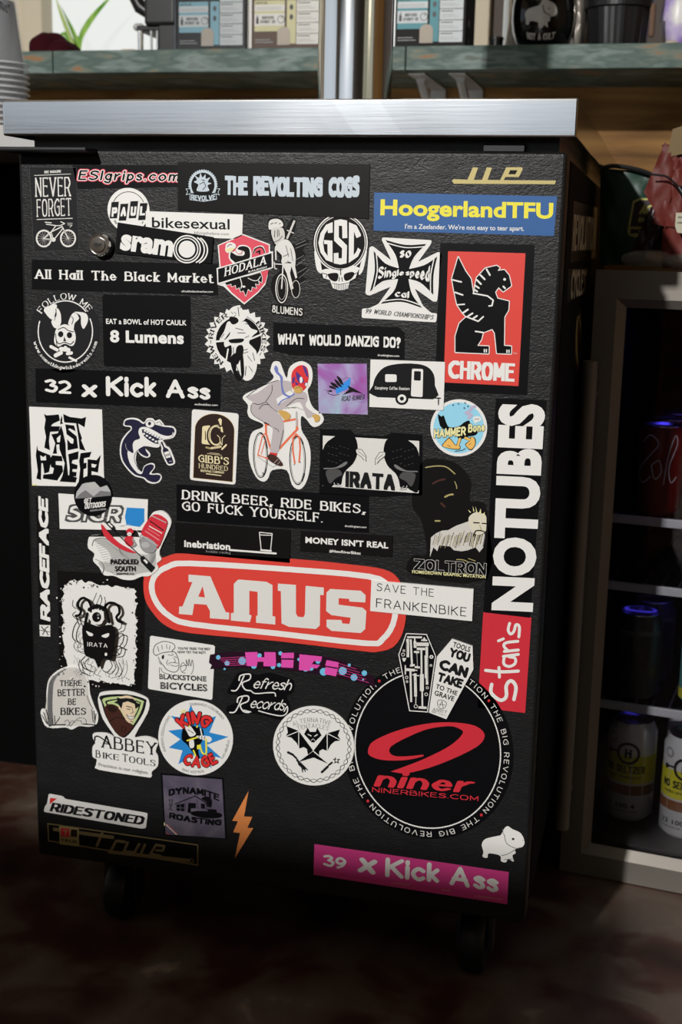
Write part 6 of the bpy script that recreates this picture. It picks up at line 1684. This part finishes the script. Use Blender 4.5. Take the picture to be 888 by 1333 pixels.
s.P('slit_eye', 'white', sm([(340, 585), (370, 595), (405, 612), (400, 630), (365, 628)])).P('slit_eye', 'white', sm([(490, 628), (555, 605), (558, 630), (535, 648), (505, 645)])).T('lettering', 'white', 'IRATA', (352, 730), (544, 744), 40, lambda t: stroke_text(t, (0.8, 0.6), n=6, gap=3.6, serif=0.9)).E('slit_eye', 'white', 530, 808, 13, 16)
s.done()

s = S('n', 'grey gravestone cut-out with hand-lettered words wishing for better bikes', sm([(20, 380), (30, 345), (60, 340), (62, 220), (80, 130), (140, 70), (210, 42), (290, 45), (345, 85), (370, 160), (378, 240), (410, 330), (435, 390), (425, 455), (370, 475), (300, 470), (245, 495), (200, 480), (110, 485), (50, 465)], 3), 'white', lv=1)
s.P('stone', 'offwhite', sm([(75, 450), (72, 230), (90, 140), (150, 78), (210, 52), (285, 55), (335, 92), (358, 170), (366, 250), (390, 330), (400, 450)], 3))
s.P('stone_side', 'midgrey', sm([(72, 455), (72, 230), (92, 140), (150, 80), (215, 55), (160, 90), (118, 150), (108, 240), (105, 340), (110, 455)], 3))
for i in range(26):
    y = 110 + i * 13.5
    s.L('hatching', 'ink', 3, [(76 + max(0, (160 - y)) * 0.5, y), (106 + max(0, (150 - y)) * 0.6, y - 6)], n=4)
s.L('crack', 'ink', 4, [(175, 75), (190, 92), (180, 98)]).L('crack', 'ink', 4, [(325, 80), (308, 98), (320, 104)]).L('crack', 'ink', 4, so([(355, 250), (372, 300), (400, 345)]))
for a in ([(30, 390), (65, 450)], [(42, 370), (72, 455)], [(120, 395), (125, 460)], [(160, 405), (120, 465)], [(60, 350), (78, 420)], [(105, 420), (112, 465)], [(390, 350), (400, 440)], [(405, 360), (412, 430)], [(420, 380), (410, 450)]):
    s.L('grass', 'ink', 6, a, n=5)
s.L('ground', 'ink', 8, [(80, 462), (200, 458)]).L('ground', 'ink', 8, [(330, 455), (415, 460)]).L('bones', 'ink', 3, so([(190, 440), (220, 425), (235, 470), (260, 440), (300, 410), (345, 420), (350, 455)])).L('bones', 'ink', 3, so([(215, 470), (250, 430), (270, 445)])).L('bones', 'ink', 3, so([(280, 430), (310, 430), (320, 455)]))
for t, a, b, h in (('THERE', (158, 180), (318, 178), 42), ('BETTER', (145, 254), (340, 248), 50), ('BE', (218, 316), (276, 316), 46), ('BIKES', (165, 388), (348, 388), 52)):
    s.T('lettering', 'ink', t, a, b, h, 'serif', up='perp')
s.done()

s = S('n', 'white cut-out with a grinning brown-robed monk in a shield above black lettering', sm([(440, 250), (470, 222), (640, 215), (770, 255), (805, 300), (790, 380), (700, 540), (740, 545), (800, 545), (868, 580), (850, 650), (868, 690), (865, 760), (822, 800), (820, 838), (760, 835), (440, 785), (420, 750), (425, 710), (395, 690), (395, 620), (415, 590), (398, 560), (405, 520), (500, 520), (555, 545), (470, 420), (435, 300)], 3), 'white', lv=1)
sh = [(455, 250), (640, 240), (770, 272), (782, 300), (760, 380), (690, 490), (640, 545), (610, 552), (560, 515), (490, 400), (460, 300)]
s.P('shield', 'ink', sm(sh, 3)); s.P('shield_field', 'green', sm([(475, 268), (640, 255), (755, 285), (762, 305), (740, 375), (680, 475), (625, 530), (600, 530), (560, 490), (505, 395), (480, 320)], 3))
s.P('shield_edge', 'ink', sm([(495, 285), (640, 268), (738, 295), (742, 312), (722, 372), (668, 460), (622, 512), (602, 512), (570, 478), (520, 390), (498, 320)], 3)); s.P('shield_field', 'green', sm([(510, 292), (640, 276), (730, 300), (732, 318), (712, 372), (660, 452), (622, 500), (602, 500), (578, 470), (530, 388), (510, 320)], 3))
s.P('robe', 'brown', sm([(480, 340), (520, 310), (580, 330), (620, 400), (670, 450), (690, 470), (640, 530), (605, 545), (560, 510), (505, 420)], 3)).L('robe_line', 'darkbrown', 7, so([(515, 440), (570, 405), (630, 420)])).P('robe_line', 'darkbrown', sm([(500, 330), (540, 318), (575, 355), (530, 370)]))
s.P('face', 'skin', sm([(600, 290), (640, 270), (690, 285), (715, 320), (705, 370), (690, 430), (675, 450), (640, 430), (620, 390), (600, 350)])).P('face', 'skin', sm([(585, 265), (640, 248), (690, 262), (705, 285), (650, 270), (600, 290)])).E('face', 'skin', 594, 330, 11, 20)
s.P('hair', 'ink', [(550, 300), (575, 285), (570, 262), (600, 270), (640, 266), (690, 272), (715, 300), (740, 310), (728, 330), (705, 345), (700, 310), (650, 290), (615, 300), (605, 345), (580, 310)])
s.L('face_line', 'ink', 6, [(640, 325), (672, 332)]).L('face_line', 'ink', 5, [(645, 345), (668, 348)]).L('face_line', 'ink', 4, [(680, 330), (690, 370), (672, 378)]).P('teeth', 'white', sm([(645, 388), (690, 400), (685, 418), (660, 412)])).L('face_line', 'ink', 4, so([(640, 385), (665, 400), (695, 398)])).L('face_line', 'ink', 4, so([(645, 395), (665, 418), (690, 415)])).L('face_line', 'ink', 6, [(670, 432), (685, 438)]).RING('robe_line', 'darkbrown', 620, 490, 16, 20, 4)
s.T('lettering', 'ink', 'ABBEY', (462, 622), (858, 680), 92, 'serifl').L('lettering', 'ink', 9, so([(412, 572), (415, 545), (445, 545), (510, 590)]))
s.T('lettering', 'ink', 'B', (420, 694), (452, 698), 54, 'serifl').T('lettering', 'ink', 'IKE', (472, 700), (588, 716), 42, 'serifl').T('lettering', 'ink', 'T', (612, 722), (650, 728), 56, 'serifl').T('lettering', 'ink', 'OOLS', (660, 730), (850, 760), 46, 'serifl')
s.T('small_lettering', 'grey', 'Precision is our religion.', (440, 756), (800, 816), 26, 'sans')
s.done()

s = S('o', 'white rectangle sticker with a drawn chef giving an okay sign above bold outlined words', rquad([(30, 40), (500, 112), (480, 506), (15, 425)], 16), 'white', lv=0)
s.T('small_lettering', 'ink', "YOU'VE TRIED THE BEST", (230, 141), (468, 146), 17, 'fat').T('small_lettering', 'ink', 'NOW TRY THE REST!', (230, 167), (432, 172), 17, 'fat')
s.L('chef_drawing', 'ink', 5, so([(75, 185), (55, 165), (62, 120), (90, 95), (140, 82), (200, 100), (210, 130), (190, 150), (218, 165)])).L('chef_drawing', 'ink', 5, so([(75, 185), (120, 165), (200, 155)])).L('chef_drawing', 'ink', 5, so([(90, 195), (105, 230), (130, 260), (150, 285), (200, 305), (232, 290), (240, 250), (232, 200), (215, 165)])).P('chef_drawing', 'ink', sm([(118, 185), (132, 182), (128, 210), (115, 205)]))
for a in ([(160, 178), (192, 185)], [(205, 190), (225, 200)], [(165, 240), (195, 235), (232, 240)], [(178, 252), (215, 262), (232, 255)], [(200, 200), (215, 225), (205, 232)], [(95, 230), (110, 250)], [(85, 120), (95, 155)], [(115, 110), (120, 140)], [(150, 105), (152, 135)], [(175, 115), (170, 140)], [(100, 270), (98, 310)], [(110, 275), (125, 305), (200, 330)], [(160, 215), (150, 240), (165, 255)], [(200, 180), (188, 170)]):
    s.L('chef_drawing', 'ink', 4, so(a) if len(a) > 2 else a, n=6)
s.L('hand_drawing', 'ink', 4, so([(330, 320), (345, 270), (335, 215), (325, 260), (312, 210), (308, 260), (292, 215), (295, 260), (268, 235), (250, 270), (262, 305), (285, 310)])).L('hand_drawing', 'ink', 4, so([(250, 265), (285, 255), (290, 280), (262, 305)]))
for t, a, b, h in (('BLACKSTONE', (98, 352), (438, 370), 36), ('BICYCLES', (105, 422), (445, 440), 48)):
    s.T('lettering', 'ink', t, a, b, h, 'fat').T('letter_inline', 'white', t, (a[0] + 4, a[1] - 5), (b[0] - 4, b[1] - 5), h - 10, lambda q: stroke_text(q, (0.18, 0.18), n=4, gap=3.6, narrow=1.0))
s.done()

band = so([(455, 232), (620, 175), (900, 140)])
s = S('H', 'curved black band with blue dots, thin pink lines and chunky pink letters', [(150, 485), (230, 472), (310, 470), (450, 470), (600, 480), (720, 505), (800, 540), (878, 585), (885, 628), (780, 600), (700, 580), (560, 560), (400, 545), (250, 538), (150, 548), (158, 530), (145, 520)], 'plum', lv=1)
for x, y, r in ((187, 496, 10), (226, 522, 11), (293, 512, 17), (215, 548, 5), (370, 488, 10), (345, 535, 12), (463, 478, 9), (457, 530, 9), (430, 538, 10), (575, 545, 14), (545, 505, 7), (630, 515, 10), (600, 545, 10), (655, 560, 17), (740, 556, 18), (769, 530, 7), (790, 585, 15), (836, 566, 12), (830, 595, 4)):
    s.E('dots', 'bubble', x, y, r, n=24)
for i in range(5):
    s.L('pink_line', 'pink', 2, [(190 + i * 8, 500 + i * 8), (320, 492 + i * 9)], n=4).L('pink_line', 'pink', 2, [(715, 520 + i * 12), (800 + i * 14, 548 + i * 15)], n=4)
for p in ([(306, 473), (362, 472), (360, 495), (392, 495), (392, 472), (442, 473), (444, 536), (388, 535), (388, 515), (362, 515), (358, 536), (314, 534)], [(468, 476), (523, 475), (523, 500), (466, 500)], [(468, 506), (522, 507), (520, 543), (466, 540)],
          [(548, 482), (648, 492), (644, 514), (612, 512), (604, 526), (640, 530), (625, 545), (598, 542), (592, 556), (545, 552)], [(668, 508), (722, 518), (720, 542), (662, 532)], [(664, 538), (718, 548), (710, 580), (658, 570)]):
    s.P('lettering', 'magenta', p)
s.done()

s = S('H', 'black cut-out sticker with looping white script on two lines under the pink band', sm([(225, 650), (240, 620), (270, 570), (310, 560), (360, 575), (410, 565), (470, 580), (520, 600), (520, 650), (490, 670), (505, 710), (500, 750), (460, 775), (400, 760), (330, 745), (270, 752), (225, 745), (225, 715), (262, 700), (270, 665), (235, 662)], 3), 'black', lv=0)
for base in (0, 97):
    dx = -8 if base else 0
    s.L('lettering', 'white', 6, so([(245 + dx, 645 + base), (270 + dx, 640 + base), (300 + dx, 580 + base)])).L('lettering', 'white', 6, so([(278 + dx, 600 + base), (285 + dx, 578 + base), (325 + dx, 572 + base), (325 + dx, 595 + base), (292 + dx, 612 + base), (305 + dx, 640 + base), (330 + dx, 645 + base)]))
s.L('lettering', 'white', 5, so([(330, 645), (350, 658), (400, 655), (435, 655), (440, 670)])).T('lettering', 'white', 'efresh', (335, 635), (505, 645), 50, lambda t: stroke_text(t, (0.5, 0.5), n=6, gap=0.6, narrow=0.95), slant=0.45)
s.T('lettering', 'white', 'ecords', (322, 722), (475, 735), 50, lambda t: stroke_text(t, (0.5, 0.5), n=6, gap=0.6, narrow=0.95), slant=0.45).L('lettering', 'white', 5, so([(478, 738), (492, 715), (492, 740), (470, 757), (420, 750), (365, 735)])).L('lettering', 'white', 5, so([(300, 732), (330, 740)]))
s.done()

# ---- bottom rows
s = S('o', 'round white sticker with a blue starburst and red arched letters', disc(360, 778, 270, 272, 0.03, 80), 'white', lv=0)
star = []
for i, (x, y) in enumerate([(325, 540), (350, 600), (420, 650), (508, 622), (460, 740), (598, 772), (440, 830), (548, 925), (430, 900), (478, 1000), (360, 900), (235, 970), (265, 870), (165, 850), (250, 790), (160, 728), (270, 715), (180, 620), (290, 640)]): star.append((x, y))
s.P('starburst', 'brightblue', star)
s.P('figure', 'black', sm([(290, 680), (340, 690), (410, 715), (415, 780), (380, 860), (390, 930), (350, 900), (300, 830), (260, 790), (265, 720)])).P('figure_light', 'white', sm([(275, 690), (310, 680), (350, 730), (360, 755), (320, 770), (295, 730)])).P('figure_light', 'white', sm([(315, 800), (345, 795), (348, 845), (320, 850)])).P('figure_light', 'white', sm([(365, 765), (440, 765), (470, 775), (472, 800), (400, 790)])).P('figure_light', 'white', sm([(290, 920), (340, 900), (352, 935), (310, 945)])).E('figure_light', 'white', 455, 795, 18, 16).L('figure_light', 'white', 9, [(395, 712), (405, 760)]).L('figure_line', 'black', 5, [(305, 720), (345, 745)]).L('figure_line', 'black', 5, [(385, 765), (385, 788)]).L('figure_line', 'black', 5, [(405, 768), (404, 790)]).L('figure_line', 'black', 5, [(425, 768), (424, 788)])
s.L('stool', 'yellow', 12, so([(315, 695), (325, 665), (350, 660), (372, 680), (370, 700)])).L('stool', 'yellow', 11, [(300, 798), (372, 775)]).L('stool', 'yellow', 12, [(345, 870), (362, 912)]).L('stool', 'yellow', 13, so([(435, 790), (438, 870), (430, 898), (405, 880), (392, 830)])).P('stool', 'yellow', rect(370, 830, 392, 860)).P('crown', 'lemon', [(250, 580), (262, 582), (266, 568), (276, 580), (290, 572), (284, 602), (256, 602)])
for c, q_ in (('black', 2.25), ('hotred', 1.5)):
    f = lambda t, q_=q_: stroke_text(t, (q_, q_), n=8, gap=2.4 + 1.2 * (1.5 - q_), narrow=0.95, raw=True)
    nm = 'lettering_edge' if c == 'black' else 'lettering'
    s.A(nm, c, 'KING', 350, 790, 115, 120, 132, 48, 72, f)
    s.A(nm, c, 'CAGE', 390, 770, 225, 215, 238, 303, 66, f)
s.A('rim_lettering', 'grey', 'DURANGO COLORADO', 360, 778, 232, 236, 100, 34, 20, 'sans').A('rim_lettering', 'grey', 'ANDREWS DESIGNWORKS', 360, 778, 232, 236, 204, 140, 20, 'sans').A('rim_lettering', 'grey', 'kingcage.com', 360, 778, 232, 236, 356, 322, 20, 'sans').A('rim_lettering', 'grey', '970-259-1946', 360, 778, 232, 236, 284, 246, 20, 'sans')
s.done()

s = S('p', 'round white sticker with a black bat-winged emblem inside a twisted rope ring', disc(435, 520, 391, 382, 0.02, 80), 'white', lv=1)
n = 34
for ph in (0, pi):
    pts = []
    for i in range(n * 8 + 1):
        a = 2 * pi * i / (n * 8)
        r = 345 + 17 * sin(a * 17 + ph)
        pts.append((435 + r * cos(a), 520 + r * 0.975 * sin(a) + 0.02 * r * cos(a)))
    s.L('rope_ring', 'ink', 7 if ph == 0 else 5, pts, n=5)
s.P('bat_emblem', 'black', [(343, 408), (378, 345), (400, 385), (455, 385), (470, 345), (512, 420), (440, 488), (415, 486)])
s.L('bat_face', 'white', 9, [(382, 410), (412, 425)]).L('bat_face', 'white', 9, [(445, 428), (470, 412)]).L('bat_face', 'white', 4, [(412, 470), (430, 450), (448, 470)])
s.P('bat_emblem', 'black', [(175, 330), (290, 375), (430, 565), (380, 605), (370, 550), (340, 532), (300, 545), (270, 490), (220, 440), (165, 430), (188, 390)])
s.P('bat_emblem', 'black', [(690, 362), (560, 400), (435, 565), (488, 612), (490, 570), (520, 552), (568, 570), (600, 510), (640, 475), (700, 468), (668, 420)])
s.L('bat_line', 'white', 8, [(292, 380), (292, 545)]).L('bat_line', 'white', 8, [(292, 378), (170, 428)]).L('bat_line', 'white', 8, [(566, 400), (566, 570)]).L('bat_line', 'white', 8, [(566, 400), (700, 468)])
s.P('bat_emblem', 'black', [(435, 580), (575, 692), (435, 632), (300, 672)]).P('bat_emblem', 'black', [(425, 575), (445, 575), (300, 672), (298, 668)])
for a, b, wd in (((190, 582), (235, 605), 24), ((235, 605), (270, 640), 18), ((278, 655), (300, 690), 22), ((300, 690), (345, 735), 34), ((320, 720), (330, 770), 10), ((350, 725), (375, 750), 10), ((345, 735), (355, 765), 10), ((515, 772), (570, 720), 22), ((580, 705), (612, 680), 18)):
    s.L('arrow_and_wand', 'ink', wd, [a, b])
s.P('arrow_and_wand', 'ink', [(640, 625), (655, 648), (692, 645), (672, 665), (680, 692), (655, 678), (632, 688), (640, 665), (620, 645), (640, 645)], [disc(655, 660, 12, 12, n=10)])
s.A('lettering', 'grey', 'ALTERNATIVE', 425, 722, 430, 430, 115, 67, 46, 'light').A('lettering', 'grey', 'TENTACLES', 428, 722, 380, 376, 112, 68, 42, 'light')
s.done()

s = S('t', 'big round black sticker with a red looping numeral and words circling its rim', disc(458, 134, 425, 405 + 20, 0.10, 96) if 0 else
      [(440 + 0, 0)] if 0 else [(455 + 428 * cos(2 * pi * i / 96), 143 + 443 * sin(2 * pi * i / 96) + 26 * cos(2 * pi * i / 96)) for i in range(96)], 'black', lv=0)
CX, CY, KK = 452, 140, 0.06
s.RING('thin_ring', 'white', CX, CY, 366, 392, 6, KK, n=96)
def rimtext(txt, a0, a1): s.A('rim_lettering', 'bluewhite' if 0 else 'paper', txt, CX, CY, 383, 409, a0, a1, 27, lambda t: stroke_text(t, (0.65, 0.65), n=6, gap=4.2), KK)
for st in (72 - 0, 72 - 90.5, 72 - 181, 72 - 271.5):
    pass
rimtext('THE BIG REVOLUTION', 36, -44); rimtext('THE BIG REVOLUTION', -50.5, -136)
rimtext('THE BIG REVOLUTION', -143, -228); rimtext('THE BIG REVOLUTION', -236, -318)
for a in (-47.2, -139.5, -232, 39.2):
    s.E('red_dot', 'crimson', CX + 396 * cos(radians(a)), CY - 422 * sin(radians(a)) + KK * 396 * cos(radians(a)), 7)
num = so([(265, 248), (420, 190), (560, 120), (625, 60), (615, 35), (560, 20), (450, 35), (340, 80), (270, 120), (260, 150), (290, 170), (360, 170), (430, 162)], 6)
num += so([(430, 172), (340, 190), (230, 190), (165, 170), (152, 140), (180, 95), (290, 45), (430, 10), (560, 0), (680, 15), (735, 55), (720, 105), (640, 155), (500, 215), (380, 250), (320, 257)], 6)
s.P('numeral', 'crimson', num)
s.T('lettering', 'crimson', 'niner', (178, 322), (668, 356), 82, lambda t: stroke_text(t, (1.3, 0.65), n=8, gap=2.0, narrow=1.1, serif=1.0), slant=0.35, up='perp')
s.T('lettering', 'crimson', 'NINERBIKES.COM', (172, 350), (706, 396), 24, 'wide')
s.done()

s = S('q', 'black coffin-shaped sticker outlined in white and filled with white workshop tools', [(140, 60), (345, 68), (435, 280), (352, 828), (168, 820), (66, 268)], 'black', lv=2)
s.L('coffin_line', 'white', 9, [(146, 66), (340, 75), (427, 282), (348, 820), (176, 808), (73, 268)], True)
for a, b, wd in (((162, 100), (288, 102), 18), ((225, 105), (228, 150), 12), ((295, 130), (340, 132), 14), ((158, 130), (160, 280), 26), ((188, 130), (200, 375), 18), ((240, 168), (345, 170), 34), ((228, 150), (230, 190), 26), ((245, 240), (252, 395), 8), ((228, 242), (262, 245), 18), ((235, 388), (268, 392), 18),
                 ((258, 212), (315, 214), 24), ((290, 220), (292, 450), 17), ((342, 205), (345, 545), 24), ((326, 280), (328, 490), 10), ((150, 412), (215, 418), 24), ((210, 418), (248, 420), 10), ((136, 375), (136, 455), 12), ((185, 430), (192, 715), 18), ((230, 462), (235, 660), 26), ((206, 462), (264, 472), 10), ((295, 475), (295, 600), 38), ((298, 600), (300, 770), 15), ((272, 776), (330, 780), 22), ((190, 375), (218, 368), 18), ((238, 680), (236, 740), 8)):
    s.L('tool_drawing', 'paper', wd, [a, b], shape='square' if wd > 10 else 'round')
s.P('tool_drawing', 'paper', [(105, 300), (146, 302), (130, 335), (115, 333)]).P('tool_drawing', 'paper', [(295, 136), (318, 98), (340, 134)])
for x, y, r in ((122, 230, 9), (114, 268, 15), (148, 488, 13), (152, 528, 9), (382, 372, 9), (347, 587, 11), (336, 650, 14), (236, 765, 16)):
    s.RING('tool_drawing', 'paper', x, y, r, r, 6, n=16)
s.E('tool_drawing', 'paper', 387, 290, 20, 18).E('tool_gap', 'black', 387, 290, 7)
for ln in ([(150, 150), (152, 270)], [(230, 170), (245, 170)], [(232, 520), (232, 528)], [(235, 640), (236, 646)], [(245, 262), (250, 372)], [(350, 300), (352, 520)]):
    s.L('tool_gap', 'black', 4, ln, n=4)
s.done()
s = S('q', 'white coffin-lid sticker with black words about tools and the grave', [(585, 118), (782, 188), (790, 410), (530, 890), (362, 826), (440, 288)], 'white', lv=2)
UPQ = (0.28, -1)
for t, a, b, h in (('TOOLS', (590, 190), (752, 243), 50), ('YOU', (548, 285), (745, 348), 92), ('CAN', (450, 408), (722, 498), 108), ('TAKE', (434, 522), (676, 598), 92), ('TO THE', (425, 590), (630, 662), 44), ('GRAVE', (412, 655), (600, 718), 48)):
    s.T('lettering', 'ink', t, a, b, h, 'round' if h > 60 else 'bold', up=UPQ)
s.L('maker_mark', 'ink', 5, sm([(450, 712), (490, 706), (530, 730), (522, 770), (485, 790), (450, 765)]), True).L('maker_mark', 'ink', 5, [(465, 765), (490, 715), (500, 780)]).L('maker_mark', 'ink', 4, [(455, 745), (520, 755)])
s.T('maker_mark', 'ink', 'ABBEY', (395, 808), (532, 835), 30, 'serifl', up=UPQ).T('maker_mark', 'ink', 'BIKE TOOLS', (390, 822), (520, 860), 13, 'serifl', up=UPQ)
s.done()

s = S('s', 'white rounded sticker with heavy slanted black capitals and a small red corner', rquad([(55, 52), (130, 66), (140, 80), (575, 155), (565, 235), (540, 236), (28, 148), (34, 118), (45, 108)], 9, 3), 'silver' if 0 else 'white', lv=0)
s.T('lettering', 'ink', 'RIDESTONED', (58, 144), (548, 218), 47, lambda t: stroke_text(t, (1.5, 0.85), 'square', gap=1.4, narrow=0.95), slant=0.2, up='perp')
s.P('red_corner', 'hotred', [(62, 74), (98, 78), (60, 108)])
s.done()

s = S('s', 'dim gold script badge in a thin gold frame, bottom left of the door', [(42, 203), (845, 312), (845, 434), (46, 300)], 'soft', lv=0, cat='badge', group='raised gold lettering on the door', name='maker_badge')
s.L('frame', 'dimgold', 6, [(50, 210), (838, 322), (838, 428), (54, 300)], True, shape='square')
s.L('lettering', 'dimgold', 16, [(85, 240), (390, 282)], shape='square').L('lettering', 'dimgold', 16, [(375, 358), (790, 404)], shape='square').L('lettering', 'dimgold', 15, [(335, 262), (308, 325)]).L('lettering', 'dimgold', 14, [(385, 345), (410, 300), (455, 306)]).L('lettering', 'dimgold', 14, [(470, 310), (450, 355), (505, 362), (530, 318)]).L('lettering', 'dimgold', 14, [(560, 322), (540, 366)]).L('lettering', 'dimgold', 13, [(620, 350), (655, 352), (662, 328), (618, 322), (590, 368), (640, 378)]).RING('lettering', 'dimgold', 805, 405, 10, 10, 4, n=20)
s.P('mark', 'gold', [(110, 222), (212, 235), (215, 330), (112, 318)]).P('mark_square', 'crimson', [(120, 232), (165, 236), (163, 282), (118, 276)]).P('mark_square', 'darkbrown', [(172, 238), (206, 242), (204, 280), (170, 277)]).T('mark_letter', 'gold', 'T', (132, 272), (156, 274), 30, 'serif').T('mark_letter', 'darkbrown', 'TRUE', (118, 302), (205, 312), 14, 'bold')
s.done()

s = S('r', 'square grey shimmering sticker with a black drawing of a hut and crooked capitals', [(58, 38), (580, 76), (605, 582), (88, 552)], 'black', lv=0)
s.P('foil_panel', 'holo2', [(75, 55), (565, 92), (592, 578), (100, 545)])
for t, pts in (('DYNAMITE', None),):
    f = lambda q: stroke_text(q, (1.5, 1.3), 'square', gap=1.6, narrow=0.95, jitter=0.4)
    s.T('lettering', 'black', 'DYNAMITE', (125, 232), (545, 275), 56, f, warp=lambda t: 38 * (1 - (2 * t - 1) ** 2))
    s.T('lettering', 'black', 'ROASTING', (128, 412), (560, 474), 50, f, warp=lambda t: -10 * (1 - (2 * t - 1) ** 2), slant=0.1)
s.L('hut', 'black', 9, [(180, 295), (345, 228), (440, 290)]).P('hut', 'black', [(190, 300), (255, 290), (255, 355), (190, 350)]).P('hut', 'black', [(288, 285), (350, 288), (350, 330), (310, 330), (308, 370), (280, 365)]).P('hut', 'black', [(390, 290), (425, 294), (425, 335), (394, 332)]).P('hut', 'black', sm([(310, 360), (400, 352), (550, 370), (555, 405), (440, 412), (330, 390)])).P('hut', 'black', sm([(395, 250), (440, 232), (480, 260), (478, 320), (440, 310), (438, 280)])).P('hut', 'black', [(448, 335), (520, 340), (525, 368), (450, 362)])
s.L('hut', 'black', 4, [(440, 290), (442, 350)]).L('hut', 'black', 4, [(262, 285), (262, 350)]).L('hut', 'black', 3, [(360, 260), (366, 355)]).L('window_bars', 'holo2', 4, [(222, 300), (222, 350)]).L('window_bars', 'holo2', 4, [(195, 325), (250, 328)]).L('hut', 'black', 5, [(125, 260), (160, 262)]).L('hut', 'black', 5, [(122, 338), (162, 345)]).L('hut', 'black', 4, [(132, 265), (140, 335)]).L('hut', 'black', 4, [(155, 265), (145, 335)]).L('hut', 'black', 4, [(128, 300), (162, 305)])
s.L('rainbow_streak', 'salmon', 4, [(112, 462), (200, 545)]).L('rainbow_streak', 'white', 5, [(105, 465), (190, 545)]).L('rainbow_streak', 'lemon', 7, [(90, 448), (92, 470)]).L('rainbow_streak', 'pinkred', 6, [(110, 535), (130, 544)])
s.done()

s = S('r', 'orange lightning bolt sticker near the bottom of the door', [(785, 186), (748, 398), (816, 402), (775, 492), (824, 494), (672, 742), (715, 535), (658, 528), (696, 438), (650, 433)], 'orange', lv=0); s.done()

s = S('K', 'long pink strip with chunky white comic lettering starting with 39, bottom of the door', [(383, 292), (1132, 400), (1126, 524), (380, 410)], 'pink', lv=0)
s.T('lettering', 'white', '39', (416, 377), (506, 391), 46, 'hand').T('lettering', 'white', 'x', (548, 398), (618, 410), 80, 'hand', up='perp').T('lettering', 'white', 'Kick', (655, 420), (864, 444), 76, 'hand')
s.T('lettering', 'white', 'A', (903, 448), (982, 460), 76, 'hand').T('lettering', 'white', 'ss', (994, 464), (1092, 480), 72, 'hand').T('small_lettering', 'rose', 'metaltype', (680, 444), (752, 452), 9, 'medium').T('small_lettering', 'rose', 'tytuck', (872, 470), (908, 475), 9, 'medium').T('small_lettering', 'rose', 'evdienbikes.com', (998, 495), (1105, 508), 10, 'medium')
s.done()

capy = sm([(182, 540), (195, 520), (235, 510), (250, 505), (262, 482), (275, 475), (290, 485), (320, 500), (333, 530), (325, 548), (300, 556), (302, 570), (290, 578), (295, 600), (275, 590), (268, 602), (250, 598), (248, 580), (225, 572), (205, 572), (202, 586), (185, 582), (188, 565)], 3)
s = S('L', 'small white cut-out of a chubby round-nosed rodent in the bottom right corner', capy, 'white', lv=0, name='sticker')
s.E('eye', 'ink', 293, 520, 4.5, 4).L('drawing_line', 'midgrey', 2.5, so([(262, 505), (270, 535), (300, 552), (318, 550)])).L('drawing_line', 'midgrey', 2.5, so([(252, 578), (275, 572), (298, 558)])).L('drawing_line', 'midgrey', 2, so([(256, 484), (258, 500), (264, 508)])).E('eye', 'ink', 328, 524, 1.6).L('drawing_line', 'midgrey', 2, [(262, 592), (290, 590)])
s.done()

# ---- the side of the cooler: pieces seen at a sharp angle
s = S('A2', "upper dark banner sticker with tall pale letters on the cooler's side", [(225, 285), (635, 405), (600, 1280), (160, 1360)], 'soft', lv=0, group='stickers on the side of the cooler', face='side')
s.T('lettering', 'bone', 'REVOLUTION', (195, 1158), (590, 1125), 640, 'blockn', h2=540); s.done()
s = S('B2', 'pinkish banner sticker with tall pale condensed letters below the upper side banner', [(135, 268), (470, 262), (440, 690), (110, 860)], 'soft', lv=0, group='stickers on the side of the cooler', face='side')
s.T('lettering', 'bone', 'CYCLES', (165, 800), (415, 690), 520, 'blockn', h2=400); s.done()
s = S('C2', 'round pale sticker seen edge-on low on the side of the cooler', [(222 + 30 * cos(2 * pi * i / 30) + 14 * sin(2 * pi * i / 30) * -1, 290 + 275 * sin(2 * pi * i / 30)) for i in range(30)], 'brown', lv=0, group='stickers on the side of the cooler', face='side')
s.RING('reflection_ring', 'khaki', 222, 290, 20, 215, 16, n=40).done()  # oval mirrored in the glossy side panel, put on as flat colour
